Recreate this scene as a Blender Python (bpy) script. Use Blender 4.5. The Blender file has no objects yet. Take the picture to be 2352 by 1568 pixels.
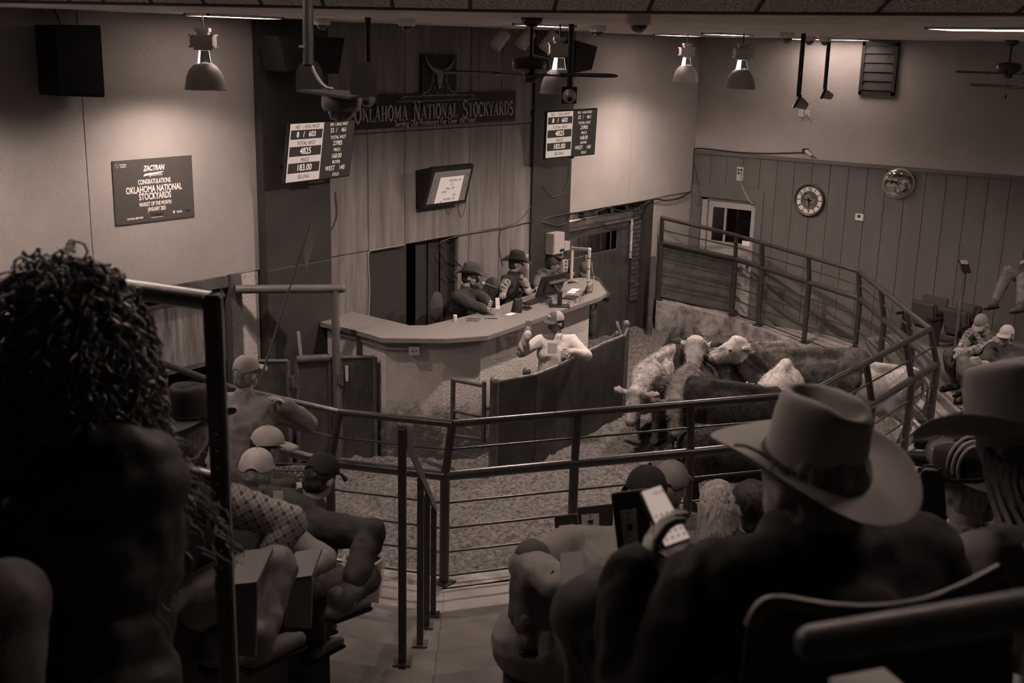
import bpy, bmesh, math, random
import numpy as np
from mathutils import Vector, Matrix, noise

random.seed(7)
scene = bpy.context.scene
COL = scene.collection
PI = math.pi
V = Vector

# ---------------------------------------------------------------- camera
# world: room corner at x=0,y=0; wall_left is the plane y=0, wall_right the plane x=0, walkway floor z=0
F, CX, CY = 2637.35, 1176.0, 784.0
_yaw, _pit, _rol = map(math.radians, (37.370875, -14.422475, 1.343208))
_d = V((math.cos(_yaw)*math.cos(_pit), math.sin(_yaw)*math.cos(_pit), math.sin(_pit)))
_r0 = _d.cross(V((0, 0, 1))).normalized(); _u0 = _r0.cross(_d)
_r = math.cos(_rol)*_r0 + math.sin(_rol)*_u0
_u = -math.sin(_rol)*_r0 + math.cos(_rol)*_u0
CAM = V((-17.727, -9.69, 4.48))
cd = bpy.data.cameras.new('camera'); cam = bpy.data.objects.new('camera', cd); COL.objects.link(cam)
cd.sensor_width = 36.0; cd.lens = F/2352*36; cd.clip_start = 0.05; cd.clip_end = 200
cam.matrix_world = Matrix(((_r.x, _u.x, -_d.x, CAM.x), (_r.y, _u.y, -_d.y, CAM.y), (_r.z, _u.z, -_d.z, CAM.z), (0, 0, 0, 1)))
cd.dof.use_dof = True; cd.dof.focus_distance = 13.0; cd.dof.aperture_fstop = 5.0
scene.camera = cam

# ---------------------------------------------------------------- world, view, integrator
w = bpy.data.worlds.new('World'); scene.world = w; w.use_nodes = True
w.node_tree.nodes['Background'].inputs[0].default_value = (1.0, .775, .665, 1)
w.node_tree.nodes['Background'].inputs[1].default_value = 0.010
w.cycles.sampling_method = 'NONE'
scene.view_settings.view_transform = 'Standard'; scene.view_settings.look = 'None'
scene.view_settings.gamma = 1.0; scene.view_settings.use_curve_mapping = False
scene.view_settings.exposure = 1.05
scene.cycles.use_denoising = True
scene.cycles.max_bounces = 4; scene.cycles.diffuse_bounces = 3; scene.cycles.glossy_bounces = 2
scene.cycles.use_adaptive_sampling = True; scene.cycles.adaptive_threshold = .10; scene.cycles.adaptive_min_samples = 6; scene.cycles.use_light_tree = False
scene.cycles.transmission_bounces = 4; scene.cycles.transparent_max_bounces = 6
scene.cycles.sample_clamp_indirect = 3.0
scene.cycles.caustics_reflective = False; scene.cycles.caustics_refractive = False
LAMP_W = 200.0          # each high-bay lamp in the ring
FILL_E = 14.0            # unseen panels added for fill light over the seats
TUBE_E = 6.0            # lit ceiling troffers

# ---------------------------------------------------------------- pixel -> point on a named plane / at a depth
def ray(x, y): return _d*F + _r*(x-CX) - _u*(y-CY)
def WY(x, y, Y=0.0): v = ray(x, y); return CAM + v*((Y-CAM.y)/v.y)
def WX(x, y, X=0.0): v = ray(x, y); return CAM + v*((X-CAM.x)/v.x)
def WZ(x, y, Z=0.0): v = ray(x, y); return CAM + v*((Z-CAM.z)/v.z)
def WD(x, y, D): return CAM + ray(x, y)*(D/F)
def px(P):
    q = V(P)-CAM; D = q.dot(_d); return CX+F*q.dot(_r)/D, CY-F*q.dot(_u)/D, D
RIGHT = V((_r.x, _r.y, 0)).normalized(); BACK = V((-_d.x, -_d.y, 0)).normalized()   # image right / towards camera, on plan

# ---------------------------------------------------------------- materials
def tint(g, k=1.0):
    t = (1.05, 0.99, 0.96)
    return (min(1, g*(1+(t[0]-1)*k)), g*(1+(t[1]-1)*k), g*(1+(t[2]-1)*k), 1)
SEPIA = (1.0, .775, .665)
MATS = {}
def mat(name, g, rough=.8, metal=0., var=0., vs=4., bump=0., bs=40., spec=.3, stretch=(1, 1, 1), g2=None, emit=0., coat=0., alpha=1., trans=0., detail=4., coord='Object'):
    if name in MATS: return MATS[name]
    m = bpy.data.materials.new(name); MATS[name] = m; m.use_nodes = True
    nt = m.node_tree; N = nt.nodes; L = nt.links; b = N['Principled BSDF']
    b.inputs['Base Color'].default_value = tint(g); b.inputs['Roughness'].default_value = rough
    b.inputs['Metallic'].default_value = metal; b.inputs['Specular IOR Level'].default_value = spec
    if coat: b.inputs['Coat Weight'].default_value = coat; b.inputs['Coat Roughness'].default_value = .2
    if alpha < 1: b.inputs['Alpha'].default_value = alpha
    if trans: b.inputs['Transmission Weight'].default_value = trans
    if emit: b.inputs['Emission Color'].default_value = tint(1.0 if g < .01 else g); b.inputs['Emission Strength'].default_value = emit
    if var or bump:
        tc = N.new('ShaderNodeTexCoord'); mp = N.new('ShaderNodeMapping'); mp.inputs['Scale'].default_value = stretch
        L.new(tc.outputs[coord], mp.inputs['Vector'])
    if var:
        n = N.new('ShaderNodeTexNoise'); n.inputs['Scale'].default_value = vs; n.inputs['Detail'].default_value = detail; n.inputs['Roughness'].default_value = .65
        L.new(mp.outputs[0], n.inputs['Vector'])
        cr = N.new('ShaderNodeValToRGB'); lo = g2 if g2 is not None else g*(1-var); hi = g*(1+var*.6)
        cr.color_ramp.elements[0].position = .32; cr.color_ramp.elements[0].color = tint(lo)
        cr.color_ramp.elements[1].position = .68; cr.color_ramp.elements[1].color = tint(hi)
        L.new(n.outputs['Fac'], cr.inputs[0]); L.new(cr.outputs[0], b.inputs['Base Color'])
    if bump:
        n2 = N.new('ShaderNodeTexNoise'); n2.inputs['Scale'].default_value = bs; n2.inputs['Detail'].default_value = 3
        L.new(mp.outputs[0], n2.inputs['Vector'])
        bp = N.new('ShaderNodeBump'); bp.inputs['Strength'].default_value = bump; bp.inputs['Distance'].default_value = .01
        L.new(n2.outputs['Fac'], bp.inputs['Height']); L.new(bp.outputs[0], b.inputs['Normal'])
    return m
def emis(name, g, s):
    if name in MATS: return MATS[name]
    m = bpy.data.materials.new(name); MATS[name] = m; m.use_nodes = True; nt = m.node_tree
    nt.nodes.remove(nt.nodes['Principled BSDF']); e = nt.nodes.new('ShaderNodeEmission')
    e.inputs[0].default_value = tuple(g*(1-q_*(1-c)) for c, q_ in zip(SEPIA, [(.45 if s > 2 and name not in ('lit_diffuser', 'fill_diffuser') else 1.)]*3))+(1,); e.inputs[1].default_value = s
    nt.links.new(e.outputs[0], nt.nodes['Material Output'].inputs[0])
    if name not in ('lit_diffuser', 'fill_diffuser'): m.cycles.emission_sampling = 'NONE'
    return m
def plaid(name, ga, gb, gc, sc=9., rough=.9):
    if name in MATS: return MATS[name]
    m = bpy.data.materials.new(name); MATS[name] = m; m.use_nodes = True; nt = m.node_tree; N = nt.nodes; L = nt.links
    b = N['Principled BSDF']; b.inputs['Roughness'].default_value = rough; b.inputs['Specular IOR Level'].default_value = .1
    tc = N.new('ShaderNodeTexCoord'); mp = N.new('ShaderNodeMapping'); mp.inputs['Rotation'].default_value = (.35, .25, .6); L.new(tc.outputs['Object'], mp.inputs[0])
    last = None
    def wave(ax, s, pos, w):
        wv = N.new('ShaderNodeTexWave'); wv.wave_type = 'BANDS'; wv.bands_direction = ax; wv.inputs['Scale'].default_value = s; wv.inputs['Distortion'].default_value = .25
        L.new(mp.outputs[0], wv.inputs['Vector']); r = N.new('ShaderNodeValToRGB'); r.color_ramp.interpolation = 'LINEAR'
        r.color_ramp.elements[0].position = pos; r.color_ramp.elements[1].position = min(1, pos+w); L.new(wv.outputs['Fac'], r.inputs[0]); return r
    def mix(f, c1, c2, fac=1.):
        x = N.new('ShaderNodeMix'); x.data_type = 'RGBA'
        mu = N.new('ShaderNodeMath'); mu.operation = 'MULTIPLY'; mu.inputs[1].default_value = fac; L.new(f.outputs[0], mu.inputs[0]); L.new(mu.outputs[0], x.inputs['Factor'])
        for s, c in ((6, c1), (7, c2)):
            if isinstance(c, tuple): x.inputs[s].default_value = c
            else: L.new(c.outputs[2], x.inputs[s])
        return x
    a = mix(wave('X', sc*.32, .5, .1), tint(ga), tint(gb), .8)
    a = mix(wave('Z', sc*.32, .5, .1), a, tint(gb), .7)
    a = mix(wave('X', sc*.64, .93, .05), a, tint(gc), .8)
    a = mix(wave('Z', sc*.64, .93, .05), a, tint(gc), .8)
    L.new(a.outputs[2], b.inputs['Base Color']); return m

# ---------------------------------------------------------------- objects
def wloc(o):
    p = V((0, 0, 0))
    while o is not None: p += o.location; o = o.parent
    return p
def tag(o, label=None, cat=None, group=None, kind=None):
    if label: o['label'] = label
    if cat: o['category'] = cat
    if group: o['group'] = group
    if kind: o['kind'] = kind
    return o
def thing(name, label, cat, loc=(0, 0, 0), group=None, kind=None):
    o = bpy.data.objects.new(name, None); o.empty_display_size = .1; COL.objects.link(o); o.location = loc
    return tag(o, label, cat, group, kind)
def link(name, me, m, parent=None, smooth=False):
    ms = m if isinstance(m, (list, tuple)) else [m]
    for x in ms:
        if x is not None: me.materials.append(x)
    if smooth: me.shade_smooth()
    o = bpy.data.objects.new(name, me); COL.objects.link(o)
    if parent is not None:
        o.parent = parent; me.transform(Matrix.Translation(-wloc(parent)))
    else:
        n = len(me.vertices); a = np.empty(n*3, 'f'); me.vertices.foreach_get('co', a); a = a.reshape(-1, 3)
        lo, hi = a.min(0), a.max(0); c = V(((lo[0]+hi[0])/2, (lo[1]+hi[1])/2, lo[2])); c = V((float(c.x), float(c.y), float(c.z)))
        me.transform(Matrix.Translation(-c)); o.location = c
    return o
def frame(d, up=V((0, 0, 1))):
    d = V(d).normalized()
    if abs(d.dot(up)) > .98: up = V((1, 0, 0))
    s = d.cross(up).normalized(); return s, s.cross(d).normalized()
class MB:
    def __init__(s): s.v = []; s.f = []; s.mi = []; s.cur = 0
    def add(s, vs, fs):
        o = len(s.v); s.v += [tuple(x) for x in vs]; s.f += [tuple(i+o for i in f) for f in fs]; s.mi += [s.cur]*len(fs); return s
    def box(s, lo, hi, M=None):
        x0, y0, z0 = lo; x1, y1, z1 = hi
        vs = [V(p) for p in ((x0, y0, z0), (x1, y0, z0), (x1, y1, z0), (x0, y1, z0), (x0, y0, z1), (x1, y0, z1), (x1, y1, z1), (x0, y1, z1))]
        if M is not None: vs = [M @ p for p in vs]
        return s.add(vs, [(3, 2, 1, 0), (4, 5, 6, 7), (0, 1, 5, 4), (1, 2, 6, 5), (2, 3, 7, 6), (3, 0, 4, 7)])
    def slab(s, quad, n, t):           # quad of 4 (or more) points, extruded by n*t
        q = [V(p) for p in quad]; e = V(n).normalized()*t; k = len(q)
        return s.add(q+[p+e for p in q], [tuple(range(k)), tuple(range(2*k-1, k-1, -1))]+[(i, k+i, k+(i+1) % k, (i+1) % k) for i in range(k)])
    def prism(s, pts, z0, z1):
        k = len(pts)
        return s.add([V((p[0], p[1], z0)) for p in pts]+[V((p[0], p[1], z1)) for p in pts], [tuple(range(k-1, -1, -1)), tuple(range(k, 2*k))]+[(i, (i+1) % k, k+(i+1) % k, k+i) for i in range(k)])
    def tube(s, pts, r, n=8, cap=True):
        pts = [V(p) for p in pts]; k = len(pts); rs = r if isinstance(r, (list, tuple)) else [r]*k
        vs = []; up = None
        for i, p in enumerate(pts):
            d = (pts[min(i+1, k-1)]-pts[max(i-1, 0)])
            if d.length < 1e-9: d = V((0, 0, 1))
            d.normalize()
            if up is None: a, b = frame(d)
            else:
                a = d.cross(up)
                if a.length < 1e-6: a, b = frame(d)
                else: a.normalize(); b = a.cross(d).normalized()
            up = b
            for j in range(n):
                t = 2*PI*j/n; vs.append(p+a*(rs[i]*math.cos(t))+b*(rs[i]*math.sin(t)))
        fs = [(i*n+j, i*n+(j+1) % n, (i+1)*n+(j+1) % n, (i+1)*n+j) for i in range(k-1) for j in range(n)]
        if cap: fs += [tuple(range(n-1, -1, -1)), tuple(range((k-1)*n, k*n))]
        return s.add(vs, fs)
    def lathe(s, prof, c=(0, 0, 0), n=24, axis=(0, 0, 1), cap=True):
        c = V(c); ax = V(axis).normalized(); a, b = frame(ax); vs = []
        for r, h in prof:
            for j in range(n):
                t = 2*PI*j/n; vs.append(c+ax*h+a*(r*math.cos(t))+b*(r*math.sin(t)))
        k = len(prof)
        fs = [(i*n+j, i*n+(j+1) % n, (i+1)*n+(j+1) % n, (i+1)*n+j) for i in range(k-1) for j in range(n)]
        if cap: fs += [tuple(range(n-1, -1, -1)), tuple(range((k-1)*n, k*n))]
        return s.add(vs, fs)
    def ell(s, c, r, M=None, n=14, m=9):
        c = V(c); rx, ry, rz = (r, r, r) if isinstance(r, (int, float)) else r; vs = []
        for i in range(m+1):
            ph = PI*i/m
            for j in range(n):
                t = 2*PI*j/n; p = V((rx*math.sin(ph)*math.cos(t), ry*math.sin(ph)*math.sin(t), rz*math.cos(ph)))
                vs.append(c+(M @ p if M is not None else p))
        return s.add(vs, [(i*n+j, (i+1)*n+j, (i+1)*n+(j+1) % n, i*n+(j+1) % n) for i in range(m) for j in range(n)])
    def cap(s, a, b, ra, rb, n=12):     # tapered capsule
        a, b = V(a), V(b); d = b-a; L = d.length
        if L < 1e-6: return s.ell(a, max(ra, rb))
        d /= L; pr = []
        for i in range(5): t = PI/2*i/4; pr.append((max(1e-4, ra*math.sin(t)), -ra*math.cos(t)))
        for i in range(1, 5): t = PI/2*i/4; pr.append((max(1e-4, rb*math.cos(t)), L+rb*math.sin(t)))
        pr.insert(5, (rb, L))
        return s.lathe(pr, a, n, d)
    def mesh(s, name='m'):
        me = bpy.data.meshes.new(name); me.from_pydata(s.v, [], s.f)
        if any(s.mi): me.polygons.foreach_set('material_index', s.mi)
        bm = bmesh.new(); bm.from_mesh(me); bmesh.ops.recalc_face_normals(bm, faces=bm.faces); bm.to_mesh(me); bm.free()
        me.update(); return me
    def build(s, name, m, parent=None, smooth=False, bevel=0., seg=2):
        me = s.mesh(name)
        if bevel:
            bm = bmesh.new(); bm.from_mesh(me)
            bmesh.ops.remove_doubles(bm, verts=bm.verts, dist=1e-6)
            es = [e for e in bm.edges if len(e.link_faces) == 2 and e.calc_face_angle(0) > .6]
            bmesh.ops.bevel(bm, geom=es, offset=bevel, segments=seg, affect='EDGES', clamp_overlap=True); bm.to_mesh(me); bm.free(); me.update()
        o = link(name, me, m, parent, smooth)
        if smooth:
            try: me.set_sharp_from_angle(angle=math.radians(50))
            except Exception: pass
        return o
def boxp(name, lo, hi, m, parent=None, bevel=0.): return MB().box(lo, hi).build(name, m, parent, bevel=bevel)
def one(o, label, cat, group=None): return tag(o, label, cat, group)
def struct(o, label=None):
    o['kind'] = 'structure'
    if label: o['label'] = label
    return o
def dup(root, loc, rotz=0., label=None, group=None):
    r = root.copy(); COL.objects.link(r); r.location = loc; r.rotation_euler = (0, 0, rotz)
    if label: r['label'] = label
    if group: r['group'] = group
    for ch in list(root.children):
        c = ch.copy(); COL.objects.link(c); c.parent = r
        for g in ch.children:
            d = g.copy(); COL.objects.link(d); d.parent = c
    return r
def sag(a, b, s, n=8):
    a, b = V(a), V(b); return [a.lerp(b, i/n)-V((0, 0, s*4*(i/n)*(1-i/n))) for i in range(n+1)]
def smooth_path(pts, n=5):
    P = [V(p) for p in pts]; out = []
    for i in range(len(P)-1):
        p0, p1, p2, p3 = P[max(i-1, 0)], P[i], P[i+1], P[min(i+2, len(P)-1)]
        for k in range(n):
            t = k/n; out.append(.5*((2*p1)+(p2-p0)*t+(2*p0-5*p1+4*p2-p3)*t*t+(3*p1-p0-3*p2+p3)*t**3))
    return out+[P[-1]]
TS = bpy.data.scenes.new('workbench')
def evalmesh(o):       # evaluate modifiers / fonts in a small side scene
    TS.collection.objects.link(o); vl = TS.view_layers[0]; vl.update()
    me = bpy.data.meshes.new_from_object(o.evaluated_get(vl.depsgraph)); bpy.data.objects.remove(o); return me
def text(s, c, xd, yd, size, m, parent, name='lettering', ext=.002, align='CENTER', xs=1., off=0., shear=0., lift=None):
    cu = bpy.data.curves.new('t', 'FONT'); cu.body = s; cu.size = size; cu.align_x = align; cu.align_y = 'CENTER'; cu.extrude = ext; cu.offset = off; cu.shear = shear; cu.resolution_u = 3
    ob = bpy.data.objects.new('t', cu)
    me = evalmesh(ob); bpy.data.curves.remove(cu); me.materials.clear()
    xd = V(xd).normalized(); yd = V(yd); yd = (yd-xd*yd.dot(xd)).normalized(); zd = xd.cross(yd); c = V(c)+zd*(ext*1.05)
    me.transform(Matrix(((xd.x*xs, yd.x, zd.x, c.x), (xd.y*xs, yd.y, zd.y, c.y), (xd.z*xs, yd.z, zd.z, c.z), (0, 0, 0, 1))))
    return link(name, me, m, parent)

# common materials
mPlaster = mat('plaster', .29, .75, var=.10, vs=1.2, bump=.35, bs=55, spec=.25)
mDark = mat('dark_brown_paint', .032, .55, var=.25, vs=3, bump=.15, bs=30, spec=.35)
mSteel = mat('black_pipe', .030, .33, var=.35, vs=6, spec=.6, bump=.08, bs=25)
mSteel2 = mat('worn_brown_steel', .075, .45, var=.5, vs=5, spec=.5, bump=.15, bs=25)
mBlack = mat('black_plastic', .016, .45, spec=.4)
mMatte = mat('black_matte', .012, .9, spec=.1)
mWhite = mat('white_plastic', .55, .4)
mPaper = mat('paper', .72, .8)
mGrey = mat('grey_plastic', .28, .5)
mBox = mat('grey_box_metal', .33, .5, var=.1)
def ZAT(x, y, py):      # height of the point above plan position (x, y) that shows at image row py
    q = V((x, y, 0))-CAM; k = (CY-py)/F; return (k*q.dot(_d)-q.dot(_u))/(_u.z-k*_d.z)
# ================================================================ the room
ZC = 4.70
mCeil = mat('ceiling_board', .72, .9, var=.18, vs=3.0, bump=.5, bs=18, g2=.5)
mTile = mat('ceiling_tile', .62, .95, var=.45, vs=70, bump=.3, bs=90, g2=.2, detail=2)
mGrid = mat('ceiling_grid', .02, .6)
mBack = mat('wall_backing', .03, .9)
mWains = mat('brown_plank_paint', .105, .6, var=.14, vs=2.5, bump=.18, bs=28, stretch=(1, 1, .25), spec=.35)
mWood = mat('stained_plywood', .17, .55, var=.45, vs=3.2, bump=.12, bs=20, stretch=(2.2, 2.2, .22), g2=.10, spec=.35, detail=5)
mRough = mat('rough_plaster', .42, .85, var=.22, vs=3, bump=.9, bs=38, spec=.2)

# --- wall_left (plane y=0): plaster boards on a dark backing, with two cattle openings and the platform doorway
bk = MB()
bk.box((-22, .05, 2.05), (0, .25, ZC)); bk.box((-22, .05, -.6), (-14.2, .25, 2.05)); bk.box((-9.91, .05, -.6), (-7.21, .25, 2.05))
bk.box((-6.26, .05, -.6), (-3.73, .25, 2.05)); bk.box((-1.29, .05, -.6), (.2, .25, 2.05)); bk.box((-7.21, .05, -.6), (-6.26, .25, .62))
WL = struct(bk.build('wall_left', mBack), 'long back wall of the sale ring behind the auction counter')
def plast(x0, x1, z0, z1, y0=0., m=mPlaster, nm='plaster_panel'): return boxp(nm, (x0, y0, z0), (x1, .05, z1), m, WL, bevel=.002)
plast(-22, -14.06, 2.05, ZC); plast(-14.05, -11.624, 2.05, ZC); plast(-11.617, -9.61, 2.05, ZC); plast(-9.91, -9.63, -.5, 2.045, .005, mRough)
plast(-22, -14.2, -.6, 2.045)
plast(-3.73, -2.06, 2.09, ZC); plast(-2.057, 0, 2.09, ZC); plast(-1.29, 0, -.5, 2.087)
# plywood panels behind the counter
for zs in ((.6, 2.045), (2.055, 3.442), (3.452, ZC)):
    for x0, x1 in ((-8.63, -7.933), (-7.925, -7.294), (-7.286, -6.046), (-6.038, -5.396), (-5.388, -4.69)):
        if zs[0] < 1 and x0 < -6.1 and x1 > -7.3:
            if x1 > -6.1: boxp('plywood_panel', (-6.26, 0, .6), (-6.046, .05, 2.045), mWood, WL, .003)
            continue
        if zs[0] < 1 and x0 == -7.925: x1 = -7.21
        boxp('plywood_panel', (x0, 0, zs[0]), (x1, .05, zs[1]), mWood, WL, .003)
# dark doorway behind the counter
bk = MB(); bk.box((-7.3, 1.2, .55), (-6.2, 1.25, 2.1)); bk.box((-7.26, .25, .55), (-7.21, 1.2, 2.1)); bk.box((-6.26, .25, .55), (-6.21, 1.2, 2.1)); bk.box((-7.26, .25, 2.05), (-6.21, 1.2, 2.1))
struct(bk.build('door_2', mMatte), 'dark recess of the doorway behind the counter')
cur = thing('door_curtain', 'dark hanging strip curtain in the doorway behind the auctioneers', 'curtain', (-6.6, .12, .62))
for i in range(6):
    x = -6.98+i*.12; MB().box((x, .10+.02*(i % 2), .62), (x+.115, .108+.02*(i % 2), 2.03)).build('strip', mat('curtain_strip', .035, .35, spec=.5), cur)
# dark painted pillars
struct(boxp('trim_1', (-9.61, -.11, -.4), (-8.64, .05, ZC), mDark, None, .006), 'dark brown boxed pillar between the plaster wall and the plywood')
struct(boxp('trim_2', (-4.69, -.03, -.4), (-3.735, .05, ZC), mDark, None, .004), 'dark brown boxed pillar right of the plywood')
ln = MB().box((-9.612, -.113, 2.046), (-8.638, -.108, 2.053)); struct(ln.build('trim_3', mWains), 'thin pale joint across the dark pillar')
# --- openings: left cattle alley
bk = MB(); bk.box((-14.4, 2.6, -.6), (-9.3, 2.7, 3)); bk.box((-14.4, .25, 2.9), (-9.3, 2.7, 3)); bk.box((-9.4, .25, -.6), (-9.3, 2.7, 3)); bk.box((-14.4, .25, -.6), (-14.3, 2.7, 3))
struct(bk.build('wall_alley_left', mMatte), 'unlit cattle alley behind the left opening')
struct(boxp('trim_4', (-14.2, -.03, 1.93), (-9.93, .1, 2.05), mSteel2, None, .004), 'steel lintel over the left cattle opening')
struct(boxp('trim_5', (-10.06, -.05, -.4), (-9.9, .06, 2.06), mSteel2, None, .01), 'rough steel jamb post of the left cattle opening')
# right cattle alley
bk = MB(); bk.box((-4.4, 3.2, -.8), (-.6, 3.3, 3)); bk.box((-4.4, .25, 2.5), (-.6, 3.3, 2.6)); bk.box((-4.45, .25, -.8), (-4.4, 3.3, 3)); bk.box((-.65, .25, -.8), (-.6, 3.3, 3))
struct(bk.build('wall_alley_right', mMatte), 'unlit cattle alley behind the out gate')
bm_ = MB().box((-3.72, .1, 1.78), (-1.3, .2, 1.93)); struct(bm_.build('trim_6', mSteel2), 'sliding gate track beam over the out gate opening')
for i in range(5):
    struct(boxp('trim_7', (-3.5+i*.45, .22, 1.93), (-3.44+i*.45, .28, 2.09), mDark), 'short dark joist end above the gate track')
# brick jamb right of the out gate
mBrick = mat('sooty_brick', .055, .85, var=.5, vs=9, bump=.6, bs=30)
jb = struct(boxp('wall_jamb', (-1.74, .10, -.5), (-1.3, .25, 2.09), mBack), 'brick jamb beside the out gate'); random.seed(3)
for r in range(22):
    o = .11 if r % 2 else 0
    for c in range(3):
        x0 = -1.74+c*.22-o; x1 = x0+.21; x0 = max(x0, -1.74); x1 = min(x1, -1.5)
        if x1-x0 < .03: continue
        d = random.uniform(0, .012); boxp('brick', (x0, .07+d, .42+r*.075), (x1, .12, .42+r*.075+.065), mBrick, jb, .004)
struct(boxp('trim_8', (-1.5, -.02, -.45), (-1.3, .1, 2.09), mDark, None, .005), 'dark post at the right of the out gate opening')
struct(boxp('trim_9', (-1.815, .06, 1.16), (-1.785, .09, 1.80), mat('chipped_white_steel', .5, .6, var=.4, vs=14, g2=.12), None), 'chipped white steel strip on the out gate jamb')

# --- wall_right (plane x=0): plaster above, brown planks below
bk = MB(); bk.box((.04, -14, 2.80), (.24, .25, ZC)); bk.box((.04, -14, -.6), (.24, -1.23, 2.80)); bk.box((.04, -1.23, 2.03), (.24, -.2, 2.8)); bk.box((.04, -.2, -.6), (.24, .25, 2.8)); bk.box((.04, -1.23, -.6), (.24, -.2, 0))
WR = struct(bk.build('wall_right', mBack), 'right wall with plaster above and brown planks below')
for y0, y1 in ((-14, -6.105), (-6.1, -.0)): boxp('plaster_panel', (0, y0, 2.81), (.04, y1, ZC), mPlaster, WR, .002)
ys = [0.0]+[-.045-.305*i for i in range(0, 40)]
g0 = WX(1908.5, 380).y; k = round((g0+.045)/-.305); off = g0-(-.045-.305*k)
ys = [0.0]+[-.045-.305*i+off for i in range(1, 42)]
for a, b in zip(ys[:-1], ys[1:]):
    lo, hi = b+.003, a-.003
    if hi <= lo: continue
    for z0, z1 in (((0, 2.79),) if (hi < -1.235 or lo > -.19) else ((2.04, 2.79),)):
        MB().box((0, lo, z0), (.04, hi, z1)).build('plank', mWains, WR, bevel=.0025, seg=1)
boxp('top_rail', (-.022, -14, 2.765), (.02, 0, 2.828), mWains, WR, .004)
boxp('baseboard', (-.02, -14, 0), (.02, -1.36, .13), mWains, WR, .004)
# door with casing, glass and the room behind
D1 = struct(thing('door_1', None, None, (0, -.7, 0)), 'pale half-glazed door in the brown right wall'); yL, yR, zh = -.2, -1.23, 2.03
boxp('casing', (-.025, yL, 0), (.03, yL+.185, 2.04), mWains, D1, .003); boxp('casing', (-.025, yR-.13, 0), (.03, yR, 2.04), mWains, D1, .003)
boxp('casing', (-.026, yR-.13, 2.04), (.03, yL+.185, 2.235), mWains, D1, .003)
mDoor = mat('pale_door_paint', .30, .5, var=.08)
boxp('jamb', (.03, yL-.10, 0), (.12, yL, 2.03), mDoor, D1, .003); boxp('jamb', (.03, yR, 0), (.12, yR+.02, 2.03), mDoor, D1, .003); boxp('jamb', (.03, yR, 1.995), (.12, yL, 2.03), mDoor, D1)
a, b = yL-.13, yR+.03
sl = MB(); sl.box((.05, b, .05), (.09, a, 1.30)); sl.box((.05, b, 1.88), (.09, a, 1.985)); sl.box((.05, b, 1.3), (.09, b+.075, 1.88)); sl.box((.05, a-.075, 1.3), (.09, a, 1.88)); sl.box((.055, (a+b)/2+.1, 1.3), (.085, (a+b)/2+.14, 1.88))
sb = sl.build('door_slab', mDoor, D1, bevel=.003)
mGlass = mat('clear_glass', .8, .03, trans=1., spec=.5)
boxp('pane', (.066, b+.07, 1.29), (.070, a-.07, 1.89), mGlass, D1)
boxp('bottom_rail', (.045, b+.09, .12), (.052, a-.09, 1.2), mDoor, D1, .01)
MB().lathe([(.012, 0), (.012, .03), (.026, .035), (.03, .05), (.018, .062)], (.05, b+.06, .95), 12, (-1, 0, 0)).build('knob', mSteel2, D1, True)
boxp('notice', (.044, b+.06, 1.36-.08), (.0495, b+.2, 1.36), mPaper, D1)
nr = MB(); nr.box((2.4, -2.2, -.1), (2.5, .6, 2.6)); nr.box((.25, -2.2, 2.5), (2.5, .6, 2.6)); nr.box((.25, .5, -.1), (2.5, .6, 2.6)); nr.box((.25, -2.2, -.1), (2.5, -2.1, 2.6)); nr.box((.25, -2.2, -.1), (2.5, .6, -.02))
struct(nr.build('wall_side_room', mat('side_room', .12, .8)), 'dim room seen through the door glass')
sw = struct(thing('window_1', None, None, (2.38, -.75, 1.5)), 'bright barred window in the room behind the door')
boxp('pane', (2.37, -.78, 1.15), (2.39, -.56, 1.85), emis('daylight', 1., 4.0), sw)
for i in range(3): boxp('bar', (2.34, -.80+i*.10, 1.1), (2.37, -.785+i*.10, 1.9), mDark, sw)
for i in range(3): boxp('bar', (2.34, -.80, 1.3+i*.2), (2.37, -.54, 1.315+i*.2), mDark, sw)

# louvred shutter high on the right wall
p0, p1, p2 = WX(1985, 95), WX(2068, 96), WX(1973, 216)
lv = struct(thing('window_2', None, None, (0, p0.y, p2.z)), 'dark louvred vent high on the right wall'); mLv = mat('louvre_paint', .020, .5)
ya, yb, za, zb = p1.y, p0.y, WX(1973, 216).z, 4.66
MB().box((-.05, ya, za), (0, ya+.05, zb)).box((-.05, yb-.05, za), (0, yb, zb)).box((-.05, ya, za), (0, yb, za+.05)).box((-.05, ya, zb-.05), (0, yb, zb)).box((-.012, ya, za), (0, yb, zb)).build('vent_frame', mLv, lv)
for i in range(5):
    z = za+.07+i*(zb-za-.1)/5; MB().slab([(-.045, ya+.05, z), (-.045, yb-.05, z), (-.02, yb-.05, z+.12), (-.02, ya+.05, z+.12)], (1, 0, .3), .008).build('slat', mLv, lv)

# --- ceilings
cr = [V((-14.6, 1.7, 0)), V((-13.75, 0.0, 0)), V((-13.074, -1.327, 0)), V((-12.147, -3.136, 0)), V((-11.21, -4.737, 0)), V((-10.928, -6.532, 0)), V((-10.895, -7.827, 0)), V((-10.895, -14, 0))]
def crX(y):
    for a, b in zip(cr[:-1], cr[1:]):
        if b.y <= y <= a.y: return a.x+(b.x-a.x)*(a.y-y)/(a.y-b.y)
    return cr[-1].x
NY, NX = 60, 52; vs = []
for i in range(NY+1):
    y = .2-14.2*i/NY; x0 = crX(y)
    for j in range(NX+1):
        x = x0+(.2-x0)*j/NX; e = min(1, j/3)
        vs.append((x, y, ZC+e*.014*noise.noise(V((x*.9, y*.9, 3)))+e*.006*noise.noise(V((x*3, y*3, 9)))))
n = len(vs); vs += [(v[0], v[1], ZC+.12) for v in vs]
q = MB(); q.v = vs
for i in range(NY):
    for j in range(NX):
        k = i*(NX+1)+j; q.f.append((k, k+1, k+NX+2, k+NX+1)); q.mi.append(0)
k = NX+1
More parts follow.
